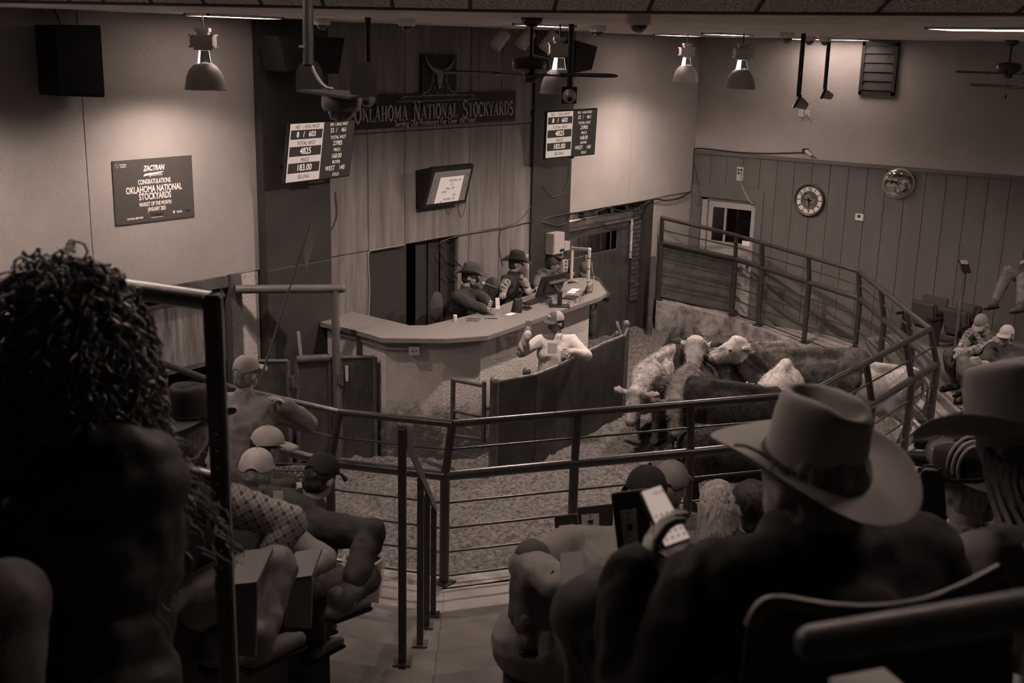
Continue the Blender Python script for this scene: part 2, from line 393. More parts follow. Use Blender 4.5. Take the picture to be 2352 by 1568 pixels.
q.add([vs[0], vs[NX], vs[NY*k+NX], vs[NY*k]], []) ; c4 = [V((cr[0].x, .2, ZC+.12)), V((.2, .2, ZC+.12)), V((.2, -14, ZC+.12)), V((cr[-1].x, -14, ZC+.12))]
q.v = q.v[:n]; q.add(c4, [(0, 1, 2, 3)])
struct(q.build('ceiling', mCeil, smooth=True), 'low flat ceiling over the sale ring')
# raked tile ceiling over the seats
UPS = V((-.77, -.64, 0)).normalized(); SL = .36
def crz(p, t): return V((p.x, p.y, ZC-.004))+UPS*t+V((0, 0, SL*t))
CT = struct(MB().add([crz(p, 0)+V((0, 0, .03)) for p in cr]+[crz(p, 11)+V((0, 0, .03)) for p in cr], [(i, i+1, len(cr)+i+1, len(cr)+i) for i in range(len(cr)-1)]).build('ceiling', mBack), 'raked tile ceiling over the seats')
cxs = [-60, 60, 165, 242, 352, 472, 603, 745, 903, 1080, 1272, 1487, 1733, 2010, 2330, 2680]
cys = np.interp(cxs, [-60, 0, 600, 1200, 1800, 2310, 2680], [2, 3, 14, 26, 31, 33, 35])
# first row of tiles follows the crease, later rows follow behind it
edge = [WZ(x, y, ZC) for x, y in zip(cxs, cys)]
for row in range(3):
    for a, b in zip(edge[:-1], edge[1:]):
        t0, t1 = row*.62+.02, row*.62+.6; d = (b-a).normalized()*.014
        qd = [crz(a+d, t0), crz(b-d, t0), crz(b-d, t1), crz(a+d, t1)]
        MB().slab(qd, (0, 0, 1), .015).build('ceiling_tile', mTile, CT)
bar = MB()
for a, b in zip(edge[:-1], edge[1:]):
    for row in range(4):
        t = row*.62; A, B = crz(a, t), crz(b, t); bar.slab([A-V((0, 0, .006)), B-V((0, 0, .006)), B+UPS*.03+V((0, 0, .004)), A+UPS*.03+V((0, 0, .004))], (0, 0, 1), .025)
    A, B = crz(a, 0), crz(a, 1.9); e = (b-a).normalized()*.013; bar.slab([A-e-V((0, 0, .003)), A+e-V((0, 0, .003)), B+e-V((0, 0, .003)), B-e-V((0, 0, .003))], (0, 0, 1), .02)
bar.build('grid_bar', mGrid, CT)

# --- lit troffers let into the flat ceiling
mTube = emis('lit_diffuser', 1.0, TUBE_E)
for i, (p, L, W, rz) in enumerate((((1998, 93), 1.2, .6, 1.57), ((2336, 64), 1.2, .6, 1.57), ((540, 35), .9, .35, 0.0), ((1560, 79), .9, .35, 0.), ((1672, 77), .9, .3, 0.), ((1252, 56), .7, .3, 0.))):
    c = WZ(p[0], p[1], ZC); c.y = min(c.y, -.35); c.x = min(c.x, -.5)
    t = thing('ceiling_light', ['lit ceiling troffer above the louvred vent', 'lit ceiling troffer at the far right of the ceiling', 'lit ceiling troffer beside the leftmost hanging lamp', 'lit ceiling troffer near the smallest hanging lamp', 'lit ceiling troffer near the lamp by the room corner', 'lit ceiling troffer beside the near ceiling fan'][i], 'light', (c.x, c.y, ZC-.03), 'lit ceiling troffers')
    fr = MB(); M = Matrix.Translation((c.x, c.y, ZC-.022)) @ Matrix.Rotation(rz, 4, 'Z'); l2, w2 = L/2, W/2
    for lo, hi in (((-l2, -w2, 0), (l2, -w2+.02, .03)), ((-l2, w2-.02, 0), (l2, w2, .03)), ((-l2, -w2, 0), (-l2+.02, w2, .03)), ((l2-.02, -w2, 0), (l2, w2, .03))): fr.box(lo, hi, M)
    fr.build('light_frame', mWhite, t); MB().box((-l2+.02, -w2+.02, .002), (l2-.02, w2-.02, .02), M).build('diffuser', mTube, t)

# unseen fill panels, added in the raked ceiling to brighten seats and walls
mFill = emis('fill_diffuser', 1.0, FILL_E)
for i, (p, t0, lb) in enumerate(((V((-12.5, -2.5, 0)), 2.6, 'added unseen fill panel in the raked ceiling over the left seats'), (V((-11.2, -4.74, 0)), 2.9, 'added unseen fill panel in the raked ceiling over the centre aisle'), (V((-10.92, -7.2, 0)), 2.9, 'added unseen fill panel in the raked ceiling over the right seats'), (V((-13.1, -1.33, 0)), 4.2, 'added unseen fill panel in the raked ceiling above the back left seats'))):
    A = crz(p, t0); S_ = V((-UPS.y, UPS.x, 0)); T_ = (UPS+V((0, 0, SL))).normalized(); t = thing('ceiling_light', lb, 'light', A, 'added fill panels over the seats'); q_ = [A-S_*.6-T_*.3, A+S_*.6-T_*.3, A+S_*.6+T_*.3, A-S_*.6+T_*.3]
    MB().slab([v-V((0, 0, .03)) for v in q_], V((0, 0, 1)), .004).build('diffuser', mFill, t); fr = MB()
    for a, b in zip(q_, q_[1:]+q_[:1]): fr.tube([a-V((0, 0, .028)), b-V((0, 0, .028))], .014, 4)
    fr.build('light_frame', mWhite, t)

# --- ring floor of dirt
def dz(x, y):
    s = min(1, max(0, (x+6.5)/4)); z = -.10-.14*s*s*(3-2*s)
    r = min(1, max(0, (y+1.2)/1.6)); z += .20*r*r*(3-2*r)*min(1, max(0, (x+4.5)/1.2))
    return z
xs = np.arange(-11.9, .05, .055); ysd = np.arange(-6.4, 3.2, .055); q = MB(); nx = len(xs)
for y in ysd:
    for x in xs:
        P = V((x, y, 0)); h = .05*noise.noise(P*1.3)+.035*noise.noise(P*4.1)+.034*noise.noise(P*9.)+.026*noise.noise(P*15)
        q.v.append((x, y, dz(x, y)+h))
for i in range(len(ysd)-1):
    for j in range(nx-1):
        x, y = xs[j], ysd[i]
        if y > -.02 and not (-14 < x < -9.9 or -3.75 < x < -.9): continue
        k = i*nx+j; q.f.append((k, k+1, k+nx+1, k+nx)); q.mi.append(0)
mDirt = mat('ring_dirt', .115, .95, var=.75, vs=22, bump=.9, bs=70, g2=.03, spec=.1, detail=6)
struct(q.build('floor', mDirt, smooth=True), 'churned dirt floor of the sale ring')

# --- fence line on plan (heavy rail), walkway, kerb, seating steps
FB = V((-10.86, -3.77, 0)); FC = V((-7.947, -5.758, 0)); FD = V((-4.36, -5.76, 0)); FE = V((-1.37, -3.66, 0))
FF = V((-.20, -1.02, 0)); FG = V((-1.18, -.10, 0)); FA = V((-11.27, -2.82, 0)); FA0 = V((-11.42, -1.55, 0)); FAA = V((-11.3, -.05, 0))
FENCE = [FAA, FA0, FA, FB, FC, FD, FE, FF, FG]
FZ = [0, 0, 0, 0, 0, 0, 0, .10, .40]
mConc = mat('worn_concrete', .13, .85, var=.25, vs=2.2, bump=.25, bs=40, spec=.25, g2=.09)
mKerb = mat('stained_kerb', .27, .9, var=.7, vs=3.5, bump=.9, bs=18, g2=.07, detail=5)
def inward(i):
    c = V((-6.2, -2.9, 0)); p = FENCE[i]; d = (c-p); d.z = 0; return d.normalized()
kb = MB(); outs = []; ins = []
for i, p in enumerate(FENCE):
    d = inward(i); outs.append(p-d*.14); ins.append(p+d*.16)
NS = 10
for i in range(len(FENCE)-1):
    for s in range(NS):
        t0, t1 = s/NS, (s+1)/NS
        def pt(t, off, top):
            a = outs[i].lerp(outs[i+1], t) if off < 0 else ins[i].lerp(ins[i+1], t)
            z = (FZ[i]+(FZ[i+1]-FZ[i])*t) if top else -.55
            j = .018*noise.noise(V((a.x*3, a.y*3, 1+off))) if top else 0
            return V((a.x+j*1.4, a.y+j, z+j*.8-.004))
        kb.add([pt(t0, -1, 1), pt(t1, -1, 1), pt(t1, 1, 1), pt(t0, 1, 1), pt(t0, 1, 0), pt(t1, 1, 0)], [(0, 1, 2, 3), (3, 2, 5, 4)])
struct(kb.build('floor', mKerb, smooth=True), 'stained concrete kerb around the ring')
# right walkway deck of boards
mDeck = mat('grey_deck_boards', .30, .6, var=.3, vs=2.2, bump=.2, bs=30, stretch=(1, 1, 1), g2=.13, spec=.4)
dk = struct(MB().prism([(-11.2, -14), (.04, -14), (.04, -.2), (-.1, -.9), (-1.28, -3.78), (-4.3, -5.9), (-8, -5.9), (-11, -3.9)], -.3, -.028).build('floor', mBack), 'boarded walkway between the ring fence and the right wall')
ed = (FE-FD).normalized(); en = V((ed.y, -ed.x, 0))
def clip(poly, inside):
    out = []
    for i in range(len(poly)):
        a, b = poly[i], poly[(i+1) % len(poly)]; fa, fb = inside(a), inside(b)
        if fa >= 0: out.append(a)
        if fa*fb < 0: out.append(a.lerp(b, fa/(fa-fb)))
    return out
def half(p, q):      # keep the right-hand side (outside the ring) of the line p->q
    d = (q-p); return lambda v: (v-p).x*d.y-(v-p).y*d.x
for i in range(-6, 40):
    a = FD+en*(.10+.19*i); po = [a-ed*6.5, a+ed*10, a+ed*10+en*.184, a-ed*6.5+en*.184]
    po = clip(po, lambda v: -.002-v.x); po = clip(po, lambda v: v.y+11)
    if len(po) < 3: continue
    c = sum(po, V())/len(po)
    # cut away the ring side
    for s, t in ((outs[4], outs[5]),) if False else (): po = clip(po, half(s, t))
    po1 = clip(po, half(outs[5]+V((0, 0, 0)), outs[6])) if i < 1 else po
    if i < 1:
        po1 = clip(po, lambda v: (v-outs[6]).dot(V((FF.y-FE.y, -(FF.x-FE.x), 0)).normalized()))   # pieces beyond FE only
        po1 = clip(po1, lambda v: v.y-outs[6].y)
    if len(po1) < 3: continue
    MB().prism([(p.x, p.y) for p in po1], -.028, 0.0).build('plank', mDeck, dk, bevel=.002, seg=1)
    po2 = clip(po, lambda v: outs[5].y-.0-v.y) if i < 1 else []
    if len(po2) >= 3: MB().prism([(p.x, p.y) for p in po2], -.028, 0.0).build('plank', mDeck, dk, bevel=.002, seg=1)
# concrete seating steps, folded at the aisle
N1 = V((-.565, -.825, 0)); E1 = V((.825, -.565, 0)); N2 = V((-.916, -.40, 0)); E2 = V((.40, -.916, 0))
BI = (N1+N2).normalized()
ST = struct(MB().prism([tuple((FB+BI*.2)[:2]), tuple((FB+BI*12+E1*10)[:2]), tuple((FB+BI*14)[:2]), tuple((FB+BI*12-E2*7)[:2])], -.5, -.45).build('floor', mConc), 'concrete seating steps and aisle')
def nose(k): return .12 if k == 0 else .88+.62*(k-1)
HSTEP = .2
for k in range(0, 15):
    n0, n1 = nose(k), nose(k+1)+.05; z = HSTEP*k
    f0, f1 = FB+BI*(n0/BI.dot(N1)), FB+BI*(n1/BI.dot(N1))
    mm = mat('light_ledge', .24, .8, var=.15, vs=3, bump=.2, bs=40) if k == 0 else mConc
    if k == 0: pa = [f0, f1, f1+E1*3.6, f0+E1*3.5]
    else: pa = [f0, f1, f1+E1*9, f0+E1*9]
    MB().prism([tuple(p[:2]) for p in pa], -.45, z).build('tread', mm, ST, bevel=.006, seg=1)
    f0, f1 = FB+BI*(n0/BI.dot(N2)), FB+BI*(n1/BI.dot(N2))
    MB().prism([tuple(p[:2]) for p in (f0, f0-E2*4.4, f1-E2*4.4, f1)], -.45, z).build('tread', mm, ST, bevel=.006, seg=1)
# audience end walls close the room behind the camera
cw = MB(); cw.box((-26, -14.2, -1), (.3, -14, 9.5)); cw.box((-26, -14.2, -1), (-25.8, .3, 9.5)); cw.box((-26, .25, ZC), (0.3, .4, 9.5))
struct(cw.build('wall_seating', mat('seating_wall', .22, .8)), 'walls around the seating bank behind the viewer')
# ================================================================ hanging lamps
def make_lamp():
    t = thing('hanging_lamp', 'x', 'lamp', (0, 0, 0), 'high bay lamps over the ring')
    mShade = mat('lamp_shade_metal', .34, .5, metal=.0, spec=.5, var=.15, vs=6); mBal = mat('ballast_grey', .42, .55, var=.12, vs=8)
    # origin at rim level, rim radius .185
    pr = [(.185, 0), (.183, .02), (.178, .06), (.165, .115), (.14, .17), (.105, .212), (.075, .232)]
    inn = [(r-.004, h) for r, h in reversed(pr)]
    sh = MB().lathe(pr+inn, n=36, cap=False).build('shade', mShade, t, True)
    MB().lathe([(.183, -.006), (.189, -.006), (.189, .004), (.183, .004)], n=36, cap=False).build('rim', mBal, sh, True)
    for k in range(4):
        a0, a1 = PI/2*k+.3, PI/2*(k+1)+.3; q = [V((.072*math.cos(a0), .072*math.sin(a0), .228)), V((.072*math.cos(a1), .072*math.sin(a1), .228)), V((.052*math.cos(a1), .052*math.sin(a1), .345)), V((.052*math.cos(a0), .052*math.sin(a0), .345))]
        MB().slab(q, V((math.cos((a0+a1)/2), math.sin((a0+a1)/2), .1)), .002).build('neck_pane', emis('spill_glow', 1, 2.2) if k in (1, 3) else mBal, t)  # two panes glow by emission, standing in for lamp light spilling up the neck
    MB().lathe([(.030, .235), (.034, .29), (.02, .33)], n=12).build('lit_socket', emis('spill_glow', 1, 9.), t, True)
    bl = MB(); M = Matrix.Rotation(.7, 4, 'Z')
    bl.box((-.075, -.075, .35), (.075, .075, .372), M); bl.box((-.1, -.1, .372), (.1, .1, .485), M)
    for sx in (-1, 1):
        for sy in (-1, 1): bl.box((sx*.1-.012, sy*.1-.012, .368), (sx*.1+.012, sy*.1+.012, .388), M); bl.box((sx*.1-.012, sy*.1-.012, .47), (sx*.1+.012, sy*.1+.012, .49), M)
    bl.box((-.05, -.05, .485), (.05, .05, .51), M); bl.box((-.062, -.062, .51), (.062, .062, .545), M)
    bl.build('ballast', mBal, t, bevel=.003)
    MB().tube([(0, 0, .54), (0, 0, .672)], .008, 8).build('rod', mBlack, t)
    MB().lathe([(.001, .0), (.03, .015), (.045, .06), (.04, .12), (.022, .17), (.02, .19)], (0, 0, .125), 16).build('bulb', emis('bulb_glow', 1, 30.), t, True)
    return t
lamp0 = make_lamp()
l = bpy.data.lights.new('lamp_light', 'SPOT'); l.energy = LAMP_W; l.spot_size = math.radians(176); l.spot_blend = 1.0; l.shadow_soft_size = .04; l.color = SEPIA
o = bpy.data.objects.new('lamp_light', l); COL.objects.link(o); o.location = (0, 0, .035); o.parent = lamp0
labs = ['bell shaped hanging lamp above the dark poster, leftmost of the lamps', 'bell shaped hanging lamp partly hidden behind the near ceiling fan', 'smallest bell shaped hanging lamp, close to the room corner', 'bell shaped hanging lamp just right of the room corner', 'bell shaped hanging lamp beyond the left edge of the picture', 'added unseen bell shaped fill lamp beyond the right edge of the picture']
for i, (x, y) in enumerate(((-10.867, -.821), (-8.038, -2.803), (-2.525, -1.162), (-4.36, -2.975), (-13.3, -1.0), (-4.2, -7.9))):  # the last one is an unseen lamp added as fill on the right
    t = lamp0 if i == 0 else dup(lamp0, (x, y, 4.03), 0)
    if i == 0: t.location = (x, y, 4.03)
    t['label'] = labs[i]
    for c_ in t.children:
        if c_.type == 'LIGHT': c_.data = c_.data.copy(); c_.data.energy = LAMP_W*(.42, 1.35, .75, 1.7, .45, 1.1)[i]
# ================================================================ ring fence
fz = thing('ring_fence', 'dark pipe rail fence around the sale ring with inward leaning top rail', 'fence', (-6.2, -5.8, 0))
IN = [inward(i) for i in range(len(FENCE))]
def fpt(i, t, z):            # on fence segment i at fraction t and height z above its base
    a, b = FENCE[i], FENCE[i+1]; p = a.lerp(b, t); k = max(0, (z-.975)/.425)*.12
    d = IN[i].lerp(IN[i+1], t).normalized(); zb = FZ[i]+(FZ[i+1]-FZ[i])*t
    return V((p.x, p.y, zb+z))+d*k
for i in range(len(FENCE)-1):
    for z, r, nm in ((.975, .043, 'heavy_rail'), (1.40, .033, 'top_rail'), (1.19, .011, 'thin_rail'), (.73, .011, 'thin_rail'), (.5, .011, 'thin_rail'), (.28, .011, 'thin_rail'), (.06, .011, 'thin_rail')):
        MB().tube([fpt(i, 0, z), fpt(i, 1, z)], r, 12 if r > .02 else 8).build(nm, mSteel, fz, True)
def fpost(i, t):
    p = fpt(i, t, 0); MB().tube([fpt(i, t, 0), fpt(i, t, .975)], .042, 12).build('post', mSteel, fz, True)
    MB().tube([fpt(i, t, .96), fpt(i, t, 1.40)], .036, 12).build('post_arm', mSteel, fz, True)
    MB().box((p.x-.075, p.y-.075, p.z), (p.x+.075, p.y+.075, p.z+.012)).build('base_plate', mSteel, fz)
def onseg(i, X):
    a, b = FENCE[i], FENCE[i+1]; return (X-a.x)/(b.x-a.x)
for i, t in ((0, .02), (1, 0), (2, 0), (3, 0), (3, onseg(3, -9.899)), (3, onseg(3, -8.973)), (4, 0), (4, onseg(4, -6.4)), (4, onseg(4, -5.2)), (5, 0), (5, onseg(5, -3.55)), (5, onseg(5, -2.47)), (6, 0), (6, onseg(6, -.93)), (6, onseg(6, -.48)), (7, 0), (7, .98)):
    fpost(i, t)
# steel sheet behind the last fence bay by the out gate
a, b = outs[7], outs[8]; bd = MB().slab([(a.x, a.y, .1), (b.x, b.y, .42), (b.x, b.y, 1.36), (a.x, a.y, 1.02)], (1, .6, 0), .02)
one(bd.build('steel_sheet', mSteel2), 'scuffed dark steel sheet behind the fence bay beside the out gate', 'panel')

# ================================================================ out gate (sliding steel door) and posts
og = thing('sliding_gate', 'dark scuffed sliding steel gate with a barred slot window', 'gate', (-2.75, .12, -.1))
mGate = mat('scuffed_dark_steel', .040, .5, var=.7, vs=7, bump=.2, bs=20, g2=.02, spec=.5, stretch=(1, 1, .5), detail=5)
sp0, sp1, sp2, sp3 = WY(1305, 562, .12), WY(1421, 530, .12), WY(1421, 573, .12), WY(1305, 596, .12)
x0, x1, zt, zb = -3.72, -1.80, 1.80, -.12; wx1, wz1, wz0 = sp1.x, 1.66, 1.35
g = MB(); g.box((x0, .12, zb), (x1, .16, wz0)); g.box((x0, .12, wz1), (x1, .16, zt)); g.box((wx1, .12, wz0), (x1, .16, wz1)); g.build('gate_leaf', mGate, og, bevel=.003)
for i in range(5): boxp('window_bar', (x0+.2+i*.3, .135, wz0), (x0+.215+i*.3, .15, wz1), mGate, og)
pl = struct(boxp('wall_alley_boards', (-4.3, 1.0, .9), (-1.0, 1.02, 2.2), mBack), 'lit plank wall of the alley behind the out gate')
mPl = mat('pale_alley_board', .36, .8, var=.3, vs=5, bump=.3, bs=20)
for i in range(14):
    boxp('board', (-4.2+i*.22, .97, .9), (-4.2+i*.22+.195, 1.0, 2.2), mPl, pl, .003)
for nm, xx, yy, r, z1, lb in (('gate_post', -1.58, -.22, .05, 1.2, 'dark steel gate post standing at the out gate opening'),):
    one(MB().tube([(xx, yy, -.3), (xx, yy, z1)], r, 12).build(nm, mSteel2, smooth=True), lb, 'post')
al = bpy.data.lights.new('alley_light', 'AREA'); al.energy = 9; al.size = .5; al.color = SEPIA
ao = bpy.data.objects.new('alley_light', al); COL.objects.link(ao); ao.location = (-2.8, .62, 2.42); ao.rotation_euler = (-.5, 0, 0)

# ================================================================ holding gates left of the counter
hg = thing('overhead_railing', 'brown pipe railing with a long overhead bar left of the counter', 'railing', (-9.15, -.69, -.12))
mPipe = mat('brown_pipe', .095, .45, var=.2, vs=5, spec=.4)
PT = V((-9.15, -.69, 1.87)); PW = V((-10.0, -.06, 1.90))
MB().tube([PW, PT+V((.06, -.045, 0))], .047, 14).build('crossbar', mPipe, hg, True); MB().ell(PT+V((.06, -.045, 0)), .047, n=12, m=8).build('end_cap', mPipe, hg, True)
MB().tube([PT-V((0, 0, .02)), V((PT.x, PT.y, -.2))], .045, 14).build('upright', mPipe, hg, True)
def panel(nm, a, b, zt, label, cap=.022, m=mGate):
    a, b = V((a[0], a[1], 0)), V((b[0], b[1], 0)); t = thing(nm, label, 'gate', (a.x, a.y, -.15), 'steel holding gates by the counter'); n = V((b.y-a.y, a.x-b.x, 0)).normalized()
    MB().slab([V((a.x, a.y, -.1)), V((b.x, b.y, -.1)), V((b.x, b.y, zt)), V((a.x, a.y, zt))], n, .02).build('sheet', m, t)
    for p in (a, b): MB().tube([V((p.x, p.y, -.15))+n*.01, V((p.x, p.y, zt))+n*.01], .025, 10).build('gate_stile', mSteel2, t, True)
    MB().tube([V((a.x, a.y, zt))+n*.01, V((b.x, b.y, zt))+n*.01], cap, 12).build('gate_rail', mSteel2, t, True)
    return t, n
panel('holding_gate', (-9.86, -.06), (-9.57, -.37), 1.08, 'steel holding gate leaf nearest the left opening')
t, n = panel('holding_gate', (-9.49, -.42), (-9.19, -.63), 1.09, 'steel holding gate leaf in the middle with the thick top pipe', .045)
a, b = V((-9.47, -.44, .9)), V((-9.21, -.62, .9)); MB().tube([a-n*.03, b-n*.03], .02, 8).build('inner_rail', mSteel2, t, True)
MB().tube([V((-9.33, -.35, .8)), V((-9.36, -.32, 1.36))], .02, 8).build('pull_handle', mat('worn_wood_handle', .4, .7), t, True)
panel('holding_gate', (-9.11, -.71), (-8.84, -.985), 1.09, 'steel holding gate leaf against the counter front')
for nm, p, lb in (('hinge', (-9.53, -.395, .86), 'steel latch block between two holding gate leaves'), ('hinge', (-9.12, -.70, .86), 'steel hinge block on the brown upright pipe')):
    h = MB(); h.box((p[0]-.05, p[1]-.05, p[2]-.07), (p[0]+.05, p[1]+.01, p[2]+.05)); h.tube([(p[0], p[1]-.05, p[2]-.09), (p[0], p[1]-.05, p[2]+.07)], .016, 8); one(h.build(nm, mSteel2, bevel=.002), lb, 'hinge')
boxp('marker_tag', (-9.085, -.80, .82), (-9.075, -.755, 1.0), mat('pale_tag', .45, .6), None)
one(bpy.data.objects['marker_tag'], 'pale strip of tape on the hinge of the right holding gate', 'tape')
# sheet metal sliding door in the left opening, chain hooks, low rail
sd = thing('sliding_gate', 'scratched grey sheet metal sliding gate in the left cattle opening', 'gate', (-10.4, .08, 1.1))
mSheet = mat('scratched_sheet', .16, .5, var=.8, vs=4, bump=.1, bs=20, g2=.05, spec=.5, stretch=(3, 1, .35), detail=5)
MB().box((-11.4, .07, 1.14), (-10.05, .09, 1.83)).build('sheet', mSheet, sd); MB().box((-11.4, .05, 1.10), (-10.04, .075, 1.15)).build('bottom_lip', mSteel2, sd); MB().box((-11.4, .05, 1.82), (-10.04, .075, 1.86)).build('top_lip', mSteel2, sd)
for i, (xx, lb) in enumerate(((-10.12, 'bunch of chain hooks hanging under the lintel by the jamb'), (-10.62, 'single chain hook hanging under the lintel'))):
    h = MB()
    for k in range(3 if i else 5):
        z = 1.96-.028*k; c = V((xx+(0 if i else .02*math.sin(k*2)), .0, z)); ps = [c+V((.012*math.cos(a), .004*math.sin(3*a), .018*math.sin(a))) for a in np.linspace(0, 2*PI, 9)]; h.tube(ps, .004, 5, False)
    one(h.build('chain', mat('bright_chain', .4, .35, metal=.8), smooth=True), lb, 'chain')
lr = thing('alley_rail', 'dark low rail inside the left cattle opening', 'rail', (-11.0, .25, -.3))
MB().tube([(-12.5, .3, .35), (-10.1, .3, .35)], .03, 10).build('rail', mSteel2, lr, True); boxp('rail_board', (-12.5, .32, -.3), (-10.1, .35, .9), mGate, lr)

# ================================================================ steel shield in front of the counter
sh = thing('steel_shield', 'curved dark steel shield wall in front of the counter', 'shield', (-7.0, -2.4, -.2))
SP = [(-8.38, -2.35), (-8.15, -2.42), (-7.88, -2.50), (-7.45, -2.475), (-7.03, -2.42), (-6.6, -2.36), (-6.2, -2.30), (-5.71, -2.27)]
mSh = mat('scraped_black_steel', .030, .45, var=.8, vs=5, bump=.15, bs=22, g2=.014, spec=.5, detail=5)
for i, (a, b) in enumerate(zip(SP[:-1], SP[1:])):
    n = V((b[1]-a[1], a[0]-b[0], 0)).normalized()
    MB().slab([V((a[0], a[1], -.3)), V((b[0], b[1], -.3)), V((b[0], b[1], .97)), V((a[0], a[1], .97))], n, .025).build('shield_plate', mSh, sh)
MB().tube([V((p[0], p[1], .975)) for p in SP], .016, 8).build('top_edge', mat('worn_edge_steel', .16, .4, var=.5, vs=12, metal=.4), sh, True)
MB().slab([V((-5.71, -2.27, -.3)), V((-5.42, -2.15, -.3)), V((-5.42, -2.15, 1.03)), V((-5.71, -2.27, .97))], (.3, -.9, 0), .03).build('end_plate', mSh, sh)
for p, h, r in (((-8.42, -2.36), .98, .05), ((-7.9, -2.40), .98, .045), ((-5.42, -2.13), 1.04, .05), ((-5.75, -2.2), .97, .03)):
    MB().lathe([(r, -.3), (r, h), (r*1.08, h), (r*1.05, h+.02), (r*.8, h+.05), (r*.3, h+.062), (.001, h+.064)], (p[0], p[1], 0), 16).build('shield_post', mSteel2, sh, True)
MB().tube([(-5.0, -1.72, .93), (-5.62, -2.19, .95)], .022, 8).build('brace', mSteel2, sh, True); MB().tube([(-5.66, -2.22, .93), (-5.60, -2.12, 1.12)], .009, 6).build('latch_pin', mSteel2, sh, True)
MB().tube([(-4.9, -1.75, .8), (-5.6, -2.2, .82)], .01, 6).build('chain_bar', mSteel2, sh, True)
# man gate ladder frame
mg = thing('man_gate', 'small dented ladder gate between the counter front and the shield', 'gate', (-8.42, -2.0, .1))
Lx, Rx = (-8.45, -1.80), (-8.46, -2.25); zt, zm, zb = ZAT(*Lx, 872), ZAT(*Lx, 942), ZAT(*Lx, 1000); zr, zrm, zrb = ZAT(*Rx, 886), ZAT(*Rx, 957), ZAT(*Rx, 1010)
MB().tube([(Lx[0], Lx[1], zb-.03), (Lx[0], Lx[1], zt+.02)], .028, 10).build('gate_stile', mSteel2, mg, True); MB().tube([(Rx[0], Rx[1], zrb-.02), (Rx[0], Rx[1], zr+.05)], .024, 10).build('gate_stile', mSteel2, mg, True)
for z1, z2 in ((zt, zr), (zm, zrm), (zb, zrb)): MB().tube([(Lx[0], Lx[1], z1), (Rx[0], Rx[1], z2)], .022, 10).build('gate_bar', mSteel2, mg, True)
MB().tube([(Rx[0]+.0, Rx[1]-.03, zrm+.1), (-8.42, -2.33, zrm+.1)], .02, 8).build('gate_hinge', mSteel2, mg, True)

# ================================================================ auction counter
ZT = 1.348
mTop = mat('speckled_laminate', .19, .42, var=.35, vs=120, spec=.4, g2=.10, detail=2)
ct = thing('auction_counter', 'long angled auction counter with speckled laminate top', 'counter', (-7.5, -1.4, -.2))
top = [(-8.85, -.0), (-8.21, -.0), (-8.258, -.968), (-8.126, -1.11), (-7.146, -1.16), (-4.70, -.745), (-4.52, -.80), (-4.516, -.992), (-4.581, -1.144), (-5.144, -1.641), (-5.438, -1.725), (-8.034, -1.944), (-8.454, -1.692), (-8.908, -1.146), (-8.857, -.794)]
top = [(x, min(y, -.115) if x < -8.6 else min(y, -.002)) for x, y in top]
MB().prism(top, ZT-.055, ZT).build('worktop', mTop, ct, bevel=.004)
fr = [(-8.74, -.12), (-8.76, -.80), (-8.79, -1.10), (-8.38, -1.59), (-8.0, -1.82), (-5.50, -1.61)]; th = .12
mWallC = mat('counter_concrete', .48, .85, var=.12, vs=3, bump=.8, bs=42, spec=.2)
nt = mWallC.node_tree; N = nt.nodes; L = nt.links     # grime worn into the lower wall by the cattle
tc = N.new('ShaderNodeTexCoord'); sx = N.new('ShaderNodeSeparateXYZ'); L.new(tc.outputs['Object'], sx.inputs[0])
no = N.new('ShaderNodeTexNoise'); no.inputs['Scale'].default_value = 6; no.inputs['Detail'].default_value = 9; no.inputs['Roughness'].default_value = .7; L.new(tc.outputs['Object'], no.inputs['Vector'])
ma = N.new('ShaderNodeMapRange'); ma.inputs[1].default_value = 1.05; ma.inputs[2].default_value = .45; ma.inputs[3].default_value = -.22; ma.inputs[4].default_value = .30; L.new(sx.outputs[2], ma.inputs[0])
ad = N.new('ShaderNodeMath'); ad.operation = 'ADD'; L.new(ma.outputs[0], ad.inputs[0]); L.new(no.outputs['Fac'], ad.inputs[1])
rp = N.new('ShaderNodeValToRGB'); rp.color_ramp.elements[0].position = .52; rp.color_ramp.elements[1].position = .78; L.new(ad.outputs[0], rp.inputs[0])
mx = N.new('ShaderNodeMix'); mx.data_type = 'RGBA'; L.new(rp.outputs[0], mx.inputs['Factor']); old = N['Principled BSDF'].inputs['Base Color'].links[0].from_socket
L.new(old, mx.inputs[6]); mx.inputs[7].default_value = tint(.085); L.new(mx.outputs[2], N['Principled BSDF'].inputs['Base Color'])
for a, b in zip(fr[:-1], fr[1:]):
    d = V((b[0]-a[0], b[1]-a[1], 0)); n = V((-d.y, d.x, 0)).normalized()
    MB().slab([V((a[0], a[1], -.4)), V((b[0], b[1], -.4)), V((b[0], b[1], ZT-.055)), V((a[0], a[1], ZT-.055))], n, th).build('counter_front', mWallC, ct)
MB().slab([V((-5.50, -1.61, -.4)), V((-4.72, -1.0, -.4)), V((-4.72, -1.0, ZT-.055)), V((-5.5, -1.61, ZT-.055))], (-.6, .8, 0), .1).build('counter_end', mDark, ct)
struct(MB().prism([(-8.3, .05), (-8.25, -1.0), (-8.1, -1.7), (-5.5, -1.55), (-4.72, -1.0), (-4.7, .05)], .5, .60).build('floor', mDark), 'raised platform floor behind the counter')
